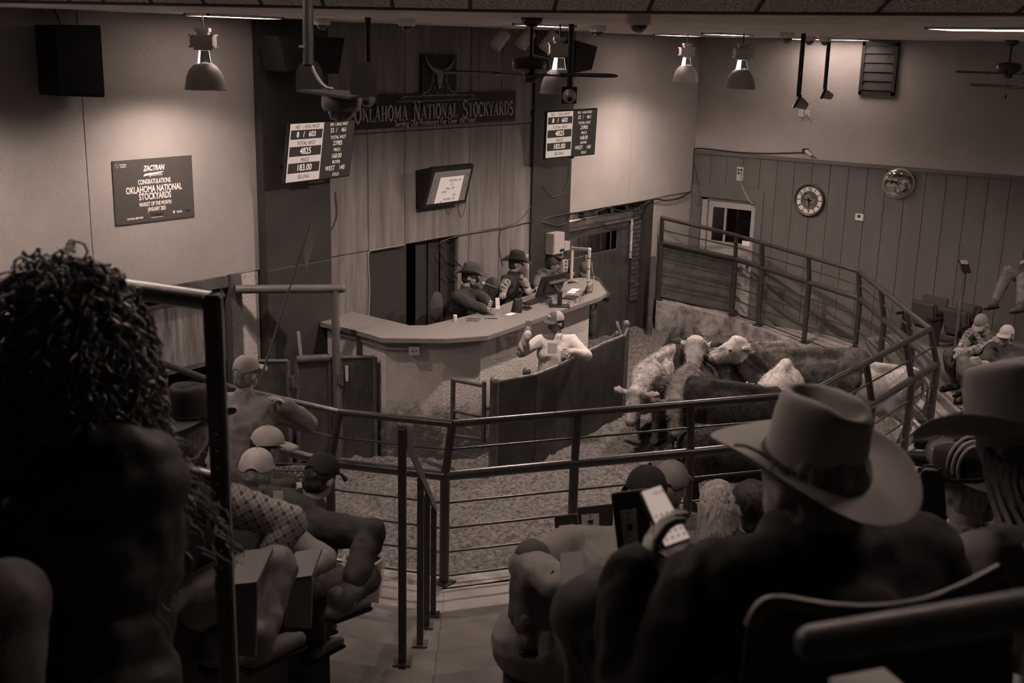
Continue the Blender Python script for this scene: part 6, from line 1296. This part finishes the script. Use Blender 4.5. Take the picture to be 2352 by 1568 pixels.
MB().tube(smooth_path([WD(x, y, 1.61) for x, y in ((1726, 1440), (1752, 1394), (1800, 1384), (1900, 1400), (2010, 1404), (2120, 1390), (2220, 1352), (2300, 1310))], 4), .012, 8).build('back_edge', mSeatE, th, True); c = WD(2000, 1650, 1.9); MB().box(tuple(c-V((.25, .25, .04))), tuple(c+V((.25, .25, .04)))).build('seat_pan', mSeat, th, bevel=.02); MB().box(tuple(c-V((.04, .04, 1.))), tuple(c+V((.04, .04, 0)))).build('seat_leg', mSeat, th)
c = WD(1990, 1556, 1.3); one(MB().slab([WD(1905, 1556, 1.3), WD(2030, 1532, 1.36), WD(2085, 1580, 1.3), WD(1930, 1620, 1.25)], V((0, 0, -1)), .02).build('folded_leaflet', mat('leaflet', .30, .8)), 'pale folded leaflet at the bottom edge below the handrail', 'leaflet')
# bid boards on seat backs
for k, (q, D, lb) in enumerate((([(1273, 1186), (1326, 1180), (1332, 1262), (1279, 1262)], 5.6, 'black bid board with a pale button plate, leftmost of three'), ([(1326, 1166), (1408, 1157), (1408, 1222), (1330, 1226)], 5.9, 'black bid board with a pale button plate, middle of three'), ([(1404, 1134), (1492, 1122), (1496, 1272), (1422, 1280)], 3.7, 'large black bid board with a pale button plate beside the phone'))):
    P = plane_of(*[WD(x, y, D) for x, y in q]); t = thing('bid_board', lb, 'board', P(.5, 1), 'bid boards on seat backs'); n = P(.5, .5, 1)-P(.5, .5, 0); MB().slab([P(0, 0), P(1, 0), P(1, 1), P(0, 1)], -n, .03).build('board', mBlack, t, bevel=.004)
    b0 = P(.5, 1, -.015); MB().tube([b0, b0-V((0, 0, .45))], .02, 8).build('board_stem', mBlack, t)
    u0, u1 = ((.15, .72), (.1, .6), (.18, .62))[k]; pl_ = quad(P, u0, .28, u1, .82, .003, mat('button_plate', .26, .5), t, 'button_plate', .003); quad(P, (u0+u1)/2-.08, .50, (u0+u1)/2+.08, .60, .006, mBlack, pl_, 'button', .004)
    for v in (.33, .42, .68, .77): MB().ell(P((u0+u1)/2, v, .005), .004, n=6, m=4).build('screw', mBlack, pl_)
# seat row end panels
def endpan(label, pts, D, dx=.05): 
    t = thing('seat_end_panel', label, 'panel', WD(pts[-1][0], max(p[1] for p in pts), D), 'dark end panels of the seat rows'); ps = [WD(x, y, D) for x, y in pts]; MB().slab(ps, AW, .03).build('side_board', mat('end_panel', .040, .5, var=.2, vs=4, spec=.4), t, bevel=.004)
    a, b = ps[0], ps[1]; MB().slab([a-V((0, 0, .005)), b-V((0, 0, .005)), b+AW*.28, a+AW*.28], V((0, 0, 1)), .02).build('arm_top', mat('end_panel_top', .055, .45, spec=.4), t)
endpan('dark seat end panel beside the knee in jeans on the left', [(520, 1352), (590, 1345), (586, 1512), (508, 1500)], 4.1); endpan('dark seat end panel under the vest man on the left', [(652, 1338), (716, 1328), (714, 1446), (650, 1440)], 5.1)
endpan('dark seat end panel in front of the grey sweatshirt', [(1216, 1348), (1262, 1345), (1296, 1448), (1222, 1452)], 4.6); endpan('dark seat end panel left of the phone holder knee', [(1293, 1366), (1345, 1360), (1386, 1440), (1380, 1522), (1300, 1530)], 3.8)
# waste bin with clear bag
c = WZ(836, 1388, 0.); tb = thing('waste_bin', 'dark waste bin lined with a clear plastic bag by the fence', 'bin', c); MB().lathe([(.12, 0), (.15, .38), (.155, .39), (.145, .385), (.115, .02)], c, 24).build('bin_body', mBlack, tb, True)
q = MB().lathe([(.135, .04), (.16, .2), (.175, .34), (.17, .42), (.155, .435), (.15, .40)], c, 30, cap=False); me = q.mesh('bag'); 
for v in me.vertices: v.co += V((1, 1, .3))*.016*noise.noise(v.co*22)
link('bag_liner', me, mat('clear_bag', .5, .12, alpha=.35, spec=.8), tb, True)
c = WZ(745, 1412, .2); 
# wire basket behind the caps
c = WD(672, 1088, 8.3); wb = thing('wire_basket', 'black wire basket on the front rail behind the caps', 'basket', c); q = MB()
for i in range(7):
    for sgn in (-1, 1): a = c+RGT*(-.12+.04*i)+V((0, 0, -.05)); q.tube([a, a+RGT*.06*sgn+V((0, 0, .1))], .004, 5)
q.build('basket_mesh', mSteel, wb); q = MB(); hw, hd = RGT*.14, AW*.07
for z in (-.05, .05): q.tube([c-hw-hd+V((0, 0, z)), c+hw-hd+V((0, 0, z)), c+hw+hd+V((0, 0, z)), c-hw+hd+V((0, 0, z)), c-hw-hd+V((0, 0, z))], .006, 6)
q.build('basket_rim', mSteel, wb)

# ---------------------------------------------------------------- right front row seats and people
def theatre_seat(P, f, label, up=True, group='dark theatre seats along the right walkway'):
    f = V(f).normalized(); s = V((-f.y, f.x, 0)); P = V(P); M = Matrix(((f.x, s.x, 0, P.x), (f.y, s.y, 0, P.y), (0, 0, 1, P.z), (0, 0, 0, 1))); t = thing('theatre_seat', label, 'seat', P, group); mF = mat('seat_cloth', .040, .85, bump=.2, bs=120)
    def bx(lo, hi, nm, m, bv=.015): b = MB().box(lo, hi, M); b.build(nm, m, t, bevel=bv)
    q = MB().slab([M @ V((-.20, -.23, .38)), M @ V((-.20, .23, .38)), M @ V((-.34, .22, .86)), M @ V((-.34, -.22, .86))], M.to_3x3() @ V((-1, 0, -.2)), .06); q.build('backrest', mF, t, bevel=.02, seg=3)
    if up: q = MB().slab([M @ V((-.14, -.21, .40)), M @ V((-.14, .21, .40)), M @ V((-.05, .21, .80)), M @ V((-.05, -.21, .80))], M.to_3x3() @ V((-1, 0, .2)), .09); q.build('seat_pad', mF, t, bevel=.03, seg=3)
    else: bx((-.18, -.22, .36), (.26, .22, .46), 'seat_pad', mF, .03)
    for k in (-1, 1): bx((-.18, k*.26-.025, .58), (.16, k*.26+.025, .62), 'armrest', mBlack, .008); bx((-.14, k*.26-.015, 0), (.02, k*.26+.015, .58), 'seat_standard', mSeatE, .004)
    return t
rdv = V((.32, .947, 0)); f1 = V((-.947, .32, 0)); P20h = WD(2255, 745, 14.75); P21h = WD(2312, 772, 14.25)
row0 = V((P20h.x, P20h.y, 0)); 
def seatpos(k): return row0+rdv*.56*k
theatre_seat(seatpos(0)+f1*-.02, f1, 'dark theatre seat under the person in plaid', False); theatre_seat(seatpos(-1)+f1*-.02, f1, 'dark theatre seat under the person in the dark coat', False)
for q_, lb in (((-1.42, -5.02), 'empty folded theatre seat nearest the person in plaid'), ((-1.20, -4.49), 'empty folded theatre seat at the far end of the front row')): theatre_seat(V((q_[0], q_[1], .22)), f1, lb, True)
theatre_seat(seatpos(-2), f1, 'theatre seat at the near end of the front row by the cowboy hat', True)
struct(MB().prism([tuple((row0+rdv*-2.6-f1*.5)[:2]), tuple((row0+rdv*2.2-f1*.5)[:2]), tuple((row0+rdv*2.2-f1*2.6)[:2]), tuple((row0-rdv*2.6-f1*2.6)[:2])], 0, .42).build('floor', mConc), 'raised second row platform on the right')
mPlaidR = plaid('brown_plaid', .05, .15, .34, 12); mCoat = clothm('dark_coat', .040); mTanC = clothm('tan_cap', .16); mPaleC = clothm('pale_cap', .30)
hp = lambda h, H=1.: h
p = person('person in plaid shirt and tan cap sitting with bowed head in the right front row', P20h, f1, 24, H=1.0, g=1.1, hdir=f1*.8+V((0, 0, -.55))-BACK*-.15, hands={'L': WD(2185, 820, 14.5), 'R': WD(2195, 815, 14.4)}, legs=([WD(2180, 815, 14.65), WD(2210, 828, 14.35)], [WD(2185, 878, 14.65), WD(2216, 890, 14.3)]), top=mPlaidR, pants=mJean, boots=mBoot, voxel=.014)
ball_cap(p['root'], brow(p, .045), p['hf'], p['hu'], mTanC)
p = person('person in dark coat and pale cap sitting at the right front row', P21h, f1, 8, H=.98, g=1.1, hdir=f1*.95+BACK*.15+V((0, 0, -.1)), hands={'L': WD(2255, 825, 14.1), 'R': WD(2265, 830, 14.0)}, legs=([WD(2215, 832, 14.2), WD(2238, 838, 13.95)], [WD(2220, 905, 14.15), WD(2244, 915, 13.9)]), top=mCoat, top_t=.03, pants=mJeanL, boots=mBoot, voxel=.014)
ball_cap(p['root'], brow(p, .045), p['hf'], p['hu'], mPaleC); glasses(p); hair_cap(p, mHairG, t=.006)
# person higher up on the right: only legs and lap in view
hh = WD(2420, 560, 15.6); p = person('seated person cut off by the right edge with pale jeans and raised boots', hh, f1, -5, H=1.0, hands={'L': WD(2345, 600, 15.3), 'R': WD(2350, 640, 15.2)}, legs=([WD(2318, 622, 15.4), WD(2350, 640, 15.1)], [WD(2285, 692, 15.5), WD(2345, 700, 15.0)]), top=mCoat, pants=mJeanL, boots=mBoot, voxel=.016, face=False)
# small card reader pole behind the seats
c = WD(2216, 622, 16.0); pr_ = thing('post_box', 'small tilted box on a dark post behind the right seats', 'box', (c.x, c.y, .42)); MB().tube([(c.x, c.y, .42), (c.x, c.y, c.z)], .028, 8).build('post', mSteel2, pr_, True); a_ = (V((0, 0, .85))-RGT*.35).normalized(); MB().slab([c-RGT*.05-a_*.02, c+RGT*.06-a_*.02, c+RGT*.06+a_*.17, c-RGT*.05+a_*.17], BACK, .08).build('box_body', mBlack, pr_, bevel=.006); MB().slab([c-RGT*.05+a_*.12+BACK*.082, c+RGT*.05+a_*.12+BACK*.082, c+RGT*.05+a_*.18+BACK*.075, c-RGT*.05+a_*.18+BACK*.075], BACK, .004).build('box_plate', mat('box_plate', .3, .5), pr_)

# ---------------------------------------------------------------- left audience
mBeige = clothm('beige_jacket', .16, var=.08, vs=3, bump=.15); mVest2 = clothm('black_vest', .016); mStripe = plaid('pale_stripe', .12, .17, .20, 60); mWork = clothm('work_jacket', .038); mPlaidL = plaid('tan_plaid', .05, .15, .28, 27); mDen = clothm('denim_jacket', .040); mPuff = clothm('puffer_jacket', .042, .6, spec=.25); mGreyTr = clothm('grey_trousers', .055)
h = WD(566, 862, 9.35); p = person('person in beige jacket and cap leaning on the fence with a flag whip', h, FL, 14, H=1.10, g=1.22, hdir=(FL*.9+RGT*.35), hands={'R': WD(655, 930, 9.2), 'L': WD(560, 940, 9.6)}, hints={'R': RGT*1.+V((0, 0, -.35)), 'L': -RGT}, legs='stand', top=mBeige, top_t=.025, pants=mJean, boots=mBoot, voxel=.013, face=False, fold=.012)
ball_cap(p['root'], brow(p, .05), p['hf'], p['hu'], mKhaki, None, 1.12); hair_cap(p, mHairG, t=.004)
w0, w1 = WD(594, 884, 9.15), WD(712, 515, 8.9); wh = thing('flag_whip', 'long thin whip pole with a limp pale flag at its tip', 'whip', w0); MB().tube([w0, w0.lerp(w1, .25), w0.lerp(w1, .8), w1], [.010, .009, .006, .004], 6).build('whip_pole', mat('whip_pole', .11, .6), wh)
fq = [WD(x, y, 8.9) for x, y in ((714, 514), (718, 540), (720, 565), (712, 590), (704, 622), (700, 600), (698, 575), (703, 548))]; MB().slab(fq, BACK, .006).build('flag', mat('flag_cloth', .25, .8), wh)
h = WD(612, 1032, 7.5); p = person('person in pale cap in the left front row near the fence', h, FL, 20, H=1.0, g=1.05, hdir=(FL*.6+RGT*.8+V((0, 0, -.2))), top=mCoat, pants=mJean, voxel=.015, face=False, legs='sit', boots=mBoot); ball_cap(p['root'], brow(p, .045), p['hf'], p['hu'], mPaleC, None, 1.1, visor=.085); hair_cap(p, mHairD, t=.008)
h = WD(588, 1095, 6.1); p = person('person in black vest over striped shirt and pale cap in the left seats', h, FL*.85+RGT*.45, 20, H=1.02, g=1.2, hdir=(FL*.75-RGT*.15+V((0, 0, -.12))), hands={'R': WD(700, 1310, 5.75), 'L': WD(640, 1300, 6.2)}, hints={'R': RGT*.8-V((0, 0, .5))-AW*.4}, under=mStripe, vest=mVest2, pants=mJean, boots=mBoot, voxel=.013, face=False); ball_cap(p['root'], brow(p, .045), p['hf'], p['hu'], mPaleC, None, 1.1); hair_cap(p, mHairG, low=.02, t=.008); v8 = p
c = WD(628, 1152, 5.9); one(MB().slab([c, c+RGT*.05, c+RGT*.05+V((0, 0, .06)), c+V((0, 0, .06))], BACK, .002).build('sale_card', mPaper), 'small white sale card held beside the striped shirt', 'card')
h = WD(735, 1100, 6.6); p = person('person in dark cap and work jacket leaning forward on the left', h, FL*.7+RGT*.6, 26, H=1.04, g=1.22, hdir=(FL*.8+RGT*.3+V((0, 0, -.35))), hands={'R': WD(815, 1330, 6.1), 'L': WD(660, 1120, 6.9)}, hints={'R': RGT*.7-AW*.6, 'L': -RGT}, legs=([WD(690, 1330, 6.7), WD(838, 1330, 6.2)], [WD(700, 1440, 6.5), WD(775, 1385, 6.0)]), top=mWork, top_t=.028, pants=mJean, boots=mBoot, voxel=.013, face=False, fold=.013); ball_cap(p['root'], brow(p, .045), p['hf'], p['hu'], clothm('dark_cap', .022), None, 1.08); hair_cap(p, mHairD, t=.004); 
h = WD(435, 985, 4.7); p = person('person in dark cowboy hat and vest over plaid shirt behind the railing post', h, FL*.8+RGT*.5, 18, H=1.08, g=1.25, hdir=(FL*.85+RGT*.1+V((0, 0, -.1))), hands={'R': WD(560, 1335, 4.5), 'L': WD(440, 1330, 5.0)}, hints={'R': RGT*1.-V((0, 0, .5))}, legs=([WD(500, 1310, 4.75), WD(632, 1305, 4.45)], [WD(500, 1480, 4.6), WD(592, 1478, 4.3)]), under=mPlaidL, vest=mDen, pants=mJeanL, boots=mBoot, voxel=.012, face=False, fold=.012); cowboy_hat(p['root'], brow(p, .05), p['hf'], p['hu'], mFeltD, mMatte, 1.05, .055, .12, .095); hair_cap(p, mHairG, low=.02, t=.006)
# curly haired person in the puffer jacket
h = WD(150, 790, 2.30); f = (AW*.8+RGT*.45).normalized(); p = person('person with dark curly hair in a quilted puffer jacket in the left foreground', h, f, 12, 10, H=1.06, g=1.08, hands={'R': WD(300, 1330, 2.55), 'L': WD(-120, 1350, 2.4)}, hints={'R': RGT*.25-AW*.9}, legs='stand', top=mPuff, top_t=.035, pants=mGreyTr, boots=mBoot, voxel=.012, face=False, fold=.012, hdir=(AW*.9+RGT*.4+V((0, 0, -.15)))); cu = p
me = p['parts']['top'].data; nv = len(me.vertices); co = np.empty(nv*3, 'f'); me.vertices.foreach_get('co', co); co = co.reshape(-1, 3); nm = np.empty(nv*3, 'f'); me.vertex_normals.foreach_get('vector', nm); nm = nm.reshape(-1, 3)
tt = co @ np.array(p['sp']); co += nm*(.008*(np.abs(np.sin(tt*PI/.095))**.6)-.004)[:, None]; me.vertices.foreach_set('co', co.ravel()); me.update()
b = MB(); b.ell(p['hip']+p['sp']*.10-p['s']*.02, (.20, .16, .13), Matrix((p['s'], p['fw'], p['sp'])).transposed()); me = remesh(b, .012, 2); folds(me, .008, 12); link('shirt_tail', me, clothm('pale_shirt_tail', .17), p['root'], True)
rng = np.random.default_rng(4); q = MB(); hd, hu_, hf_, hs_ = p['head'], p['hu'], p['hf'], p['hs']; H = 1.06
for k in range(1250):
    while True:
        v = V(rng.normal(size=3)).normalized()
        if v.dot(hu_) > -.35 and not (v.dot(hf_) > .55 and v.dot(hu_) < .3): break
    Mv = hs_*(v.dot(hs_)*.085*H)+hf_*(v.dot(hf_)*.10*H)+hu_*(v.dot(hu_)*.10*H); r0 = hd+hu_*.02+Mv; L = rng.uniform(.20, .52)*(.5+.5*(1-max(0, v.dot(hu_)))); n = int(14+L*60); ps = []; pos = r0.copy(); dr = (v*.9+hu_*.15).normalized(); R_ = rng.uniform(.007, .014); ph = rng.uniform(0, 6.28); w_ = rng.uniform(.9, 1.5)*(1 if rng.random() < .5 else -1)
    for i in range(n):
        t = i/n; dr = (dr*.86+V((0, 0, -1))*(.20+.16*t)+V(rng.normal(size=3))*.03).normalized(); pos = pos+dr*(L/n)
        rel = pos-(hd+hu_*.0); dd = rel.length
        if dd < .112*H: pos = hd+rel.normalized()*.112*H
        nb = p['neck']; 
        if pos.z < p['SL'].z+.03:
            out = V((pos.x-nb.x, pos.y-nb.y, 0)); pos += out.normalized()*.006
        a_, b_ = frame(dr); ps.append(pos+a_*R_*min(1, t*4)*math.cos(ph+w_*i)+b_*R_*min(1, t*4)*math.sin(ph+w_*i))
    q.tube(ps, [.0034*(1-.6*(i/n)**3) for i in range(n)], 3, False)
me = bpy.data.meshes.new('curls'); me.from_pydata(q.v, [], q.f); hr = link('curly_hair', me, mat('curl_hair', .095, .36, var=.5, vs=12, spec=.6), p['root'], True); hr['kind'] = 'stuff'
hair_cap(p, mHairD, low=.03, t=.02, nm='hair_base')
# knee at the far left edge
hh = WD(-330, 900, 2.0); person('seated person cut off by the left edge with one pale denim knee in view', hh, AW*.7+RGT*.7, 5, H=1.0, hands={'L': WD(-350, 1300, 2.0), 'R': WD(-260, 1350, 2.0)}, legs=([WD(-200, 1380, 2.0), WD(-8, 1395, 1.9)], [WD(-200, 1800, 2.0), WD(2, 1790, 1.9)]), top=mCoat, pants=mJeanL, boots=mBoot, voxel=.014, face=False)

# ---------------------------------------------------------------- right audience
mBigJ = clothm('heavy_dark_jacket', .036, var=.3); mSuede = clothm('pale_felt_hat', .30, .85, bump=.12, bs=160, var=.06)
f = (AW*.88-RGT*.35).normalized(); h = WD(1862, 1110, 2.12)
p = person('person in large pale cowboy hat and dark jacket holding a phone in the foreground', h, f, 24, H=1.06, g=1.16, nl=-.045, hdir=(AW*.83-RGT*.55+V((0, 0, .02))), hands={'L': WD(1470, 1335, 2.14), 'R': WD(1690, 1330, 2.5)}, hints={'L': -RGT*.8-V((0, 0, 1.))+AW*.3, 'R': RGT*.6-V((0, 0, .8))}, top=mBigJ, top_t=.036, pants=mJean, boots=mBoot, voxel=.012, face=False, fold=.014, legs=([WD(1370, 1420, 2.25), WD(1750, 1400, 2.4)], [WD(1400, 1720, 2.3), WD(1750, 1700, 2.4)]), hands_n={'L': {'d': (RGT*.25+V((0, 0, .8))+AW*.4), 'n': RGT*.9+V((0, 0, -.3)), 'curl': .55, 's': 1}, 'R': {'d': (-RGT*.8+AW*.3), 'n': -RGT*.2+V((0, 0, -1)), 'curl': .45}}); hm = p
hfh = (AW*.83-RGT*.55+V((0, 0, .14))); ht = cowboy_hat(p['root'], brow(p, .036), hfh, V((0, 0, 1)), mSuede, clothm('hat_band', .075), .95, .045, .135, .108, .018, True, .05, .004); hat_c = brow(p, .036); hfh.normalize(); hsh = V((0, 0, 1)).cross(hfh).normalized(); huh = hfh.cross(hsh)
W = lambda a, b, z: hat_c+(hsh*a+hfh*b+huh*z)*.95
MB().tube(smooth_path([W(.09, .02, .015), W(.10, .05, .02), W(.115, .075, .025), W(.13, .09, .022)], 4), .003, 5).build('hat_tie', mat('hat_tie', .05, .8), ht); MB().tube(smooth_path([W(.09, .02, .015), W(.115, .0, .012), W(.13, -.03, .012), W(.125, -.055, .008)], 4), .003, 5).build('hat_tie', mat('hat_tie', .05, .8), ht)
hair_cap(p, mHairG, t=.004)
PP = plane_of(WD(1470, 1128, 2.26), WD(1518, 1112, 2.30), WD(1588, 1236, 2.18), WD(1526, 1258, 2.13)); n = PP(.5, .5, 1)-PP(.5, .5, 0); ph_ = thing('smartphone', 'smartphone with a lit pale calculator screen held in the foreground', 'phone', PP(.5, 1)); MB().slab([PP(0, 0), PP(1, 0), PP(1, 1), PP(0, 1)], -n, .009).build('phone_case', mBlack, ph_, bevel=.003); quad(PP, .05, .02, .95, .98, .0008, emis('phone_screen', .62, .33), ph_, 'phone_screen', .0005)
for r in range(5):
    for c_ in range(4): MB().ell(PP(.17+c_*.22, .50+r*.10, .002), .0032, n=6, m=4).build('screen_key', emis('phone_key', .5, .16), ph_)
text('183.00', PP(.68, .13, .002), PP(1, .5)-PP(0, .5), PP(.5, 0)-PP(.5, 1), .012, emis('phone_key', .5, .16), ph_, ext=.0003)
# woman in sherpa vest at the right edge
h = WD(2345, 1035, 2.55); f = (AW*.75-RGT*.55).normalized(); p = person('person in tan cowboy hat and pale fleece lined vest at the right edge', h, f, 20, H=1.02, g=1.15, hdir=(f*.9+V((0, 0, -.25))), hands={'L': WD(2150, 1350, 2.75), 'R': WD(2420, 1330, 2.8)}, hints={'L': -RGT*.7-AW*.5-V((0, 0, .3))}, under=clothm('dark_sleeve', .045), vest=clothm('pale_vest', .20, var=.3, vs=10), pants=mJean, boots=mBoot, voxel=.012, face=False, fold=.014)
ht = cowboy_hat(p['root'], brow(p, .048), p['hf'], p['hu'], clothm('tan_felt_hat', .18, .85, bump=.12, bs=160), None, 1.12, .06, .13, .102, .02, False)
W = lambda a, b, z: brow(p, .048)+(p['hs']*a+p['hf']*b+p['hu']*z)*1.12
for k in range(2): MB().tube([W(.088*math.sin(t), .107*math.cos(t), .012+.006*math.sin(t*24+k*PI)) for t in np.linspace(0, 2*PI, 90)], .006, 5, False).build('braided_band', mat('braid', .15, .8), ht)
b = MB()
for k in range(60):
    a = rng.uniform(-1.9, 1.9); r0 = p['head']-p['hf']*(.09*math.cos(a))+p['hs']*(.085*math.sin(a))+p['hu']*rng.uniform(-.02, .03); e = p['neck']-p['fw']*(.13*math.cos(a)+.03)+p['s']*(.15*math.sin(a))-p['sp']*rng.uniform(.08, .28); b.tube(smooth_path([r0, r0-V((0, 0, .09))-p['hf']*.02, e+V((0, 0, .08)), e], 4), .011, 5)
b.build('long_hair', mat('long_grey_hair', .12, .5, var=.5, vs=30, g2=.05, stretch=(1, 1, .2)), p['root'], True)
q = MB()
for k in (-1, 1):
    S = p['SL'] if k > 0 else p['SR']; ax_ = (S-p['chest']).normalized(); a_, b_ = frame(ax_); q.tube([S+p['s']*k*.02-p['sp']*.03+a_*.115*math.cos(t)+b_*.115*math.sin(t) for t in np.linspace(0, 2*PI, 25)], .018, 7, False)
q.build('fleece_trim', clothm('fleece', .32, bump=.8, bs=90), p['parts']['vest'], True)
# grey sweatshirt man bending to the right
h = WD(1480, 1150, 5.0); p = person('person in grey sweatshirt bending to the right with jeans knee in the aisle', h, AW, 20, -36, H=1.05, g=1.2, hdir=(AW*.9+V((0, 0, -.3))), hands={'L': WD(1295, 1345, 4.5), 'R': WD(1500, 1260, 4.9)}, hints={'L': -RGT-AW*.3}, legs=([WD(1222, 1285, 4.75), WD(1420, 1330, 5.1)], [WD(1215, 1440, 4.7), WD(1420, 1460, 5.0)]), top=clothm('grey_sweatshirt', .13, var=.1), top_t=.03, pants=mJean, boots=mBoot, voxel=.012, face=False, fold=.012, hood=True); ball_cap(p['root'], brow(p, .045), p['hf'], p['hu'], clothm('dark_cap', .022), None, 1.08)
E0, W0 = p['EL'], p['WL']; axd = (W0-E0).normalized(); ssn = (CAM-E0).normalized(); yy = ssn.cross(axd); text('Carh', E0.lerp(W0, .45)+ssn*.092, axd, yy, .085, mMatte, p['parts']['top'], 'sleeve_print', ext=.004)
for x, y, D, lb, capm, jm, hm_ in ((1541, 1122, 6.2, 'person in tan cap and grey jacket in front of the bid boards', mTanC, mHood, mHairG),):
    h = WD(x, y, D); p = person(lb, h, AW, 12, H=1.0, hdir=(AW*.9+RGT*.35), top=jm, pants=mJean, boots=mBoot, voxel=.015, face=False); ball_cap(p['root'], brow(p, .045), p['hf'], p['hu'], capm, None, 1.08); hair_cap(p, hm_, t=.004)
h = WD(1648, 1158, 5.6); p = person('person with straight blond hair left of the big pale hat', h, AW, 10, H=.95, hdir=AW, top=mHood, pants=mJean, boots=mBoot, voxel=.015, face=False); hair_cap(p, mHairB, low=.10, t=.018, nm='hair'); b = MB(); b.cap(p['head']-p['hf']*.05, p['neck']-p['fw']*.08-p['sp']*.14, .085, .075); b.cap(p['head']-p['hf']*.04+p['hs']*.05, p['neck']-p['fw']*.05-p['sp']*.12+p['s']*.06, .05, .05); b.cap(p['head']-p['hf']*.04-p['hs']*.05, p['neck']-p['fw']*.05-p['sp']*.12-p['s']*.06, .05, .05); me = remesh(b, .01, 2); folds(me, .004, 30); link('hair_length', me, mHairB, p['root'], True)
h = WD(1722, 1162, 5.2); p = person('dark haired person just left of the big pale hat', h, AW*.6-RGT*.6, 10, H=.98, top=mCoat, pants=mJean, boots=mBoot, voxel=.015, face=True); hair_cap(p, mHairD, low=.04, t=.012)
# front row right of the hat
h = WD(2222, 1022, 6.2); fr_ = (-RGT*.85+AW*.3); p = person('person in dark hat bent over in the row beyond the big pale hat', h, fr_, 30, H=1.0, g=1.1, hdir=(fr_+V((0, 0, -.3))), hands={'L': WD(2170, 1060, 6.1), 'R': WD(2180, 1070, 5.9)}, legs=([WD(2165, 1045, 6.2), WD(2175, 1055, 5.9)], [WD(2150, 1035, 6.6), WD(2185, 1000, 6.7)]), top=mCoat, pants=mJeanL, boots=mBlack, voxel=.015, face=False); cowboy_hat(p['root'], brow(p, .048), p['hf'], p['hu'], mFeltG, mMatte, 1.0, .05, .12, .10)
h = WD(2205, 1128, 4.3); p = person('person in black cowboy hat between the big pale hat and the pale vest', h, (AW*.8-RGT*.4), 16, H=1.0, g=1.1, hdir=(AW*.8-RGT*.4+V((0, 0, -.2))), top=clothm('pale_overshirt', .24), pants=mJean, boots=mBoot, voxel=.014, face=False); cowboy_hat(p['root'], brow(p, .048), p['hf'], p['hu'], mat('black_felt', .010, .85), mMatte, 1.02, .055, .12, .098); hair_cap(p, mHairG, t=.004)
c = WD(2238, 1075, 4.2); q = MB()
for k in range(3): q.tube([c+RGT*(.06+.012*k)*math.cos(t)+V((0, 0, 1))*(.085+.012*k)*math.sin(t)+AW*.02*k for t in np.linspace(0, 2*PI, 25)], .006, 6, False)
one(q.build('rope_coil', mat('pale_rope', .22, .8), smooth=True), 'coil of pale rope beside the black cowboy hat', 'rope')
seat_back('black seat back between the big pale hat and the black hat', [(2090, 1230), (2106, 1085), (2120, 1070), (2158, 1072), (2172, 1090), (2180, 1230)], 3.6, .03, mSeat)
# plain benches that carry the seated audience
k = 0
for P_ in PEOPLE:
    if P_['K'][0].z > P_['hip'].z-.25 and P_['hip'].x < -9.5:
        hp_ = P_['hip']; n_ = max((hp_-FB).dot(N1), (hp_-FB).dot(N2)); zf = HSTEP*max(0, math.floor((n_-.88)/.62)+1) if n_ > .88 else 0; zs = hp_.z-.15
        if zs-zf < .1: continue
        fx = P_['f']; sx_ = P_['s']; M = Matrix(((fx.x, sx_.x, 0, hp_.x), (fx.y, sx_.y, 0, hp_.y), (0, 0, 1, 0), (0, 0, 0, 1))); t = thing('bench_seat', 'plain dark bench seat under the %s' % P_['root']['label'].replace('person', 'one', 1).split(' holding')[0], 'bench', (hp_.x, hp_.y, zf), 'dark bench seats of the audience'); t['label'] = ' '.join(t['label'].split()[:16])
        MB().box((-.18, -.24, zs-.06), (.22, .24, zs), M).build('seat_board', mSeat, t, bevel=.01); MB().box((-.17, -.22, zf), (.20, .22, zs-.06), M).build('seat_support', mSeat, t)
bpy.data.scenes.remove(TS)
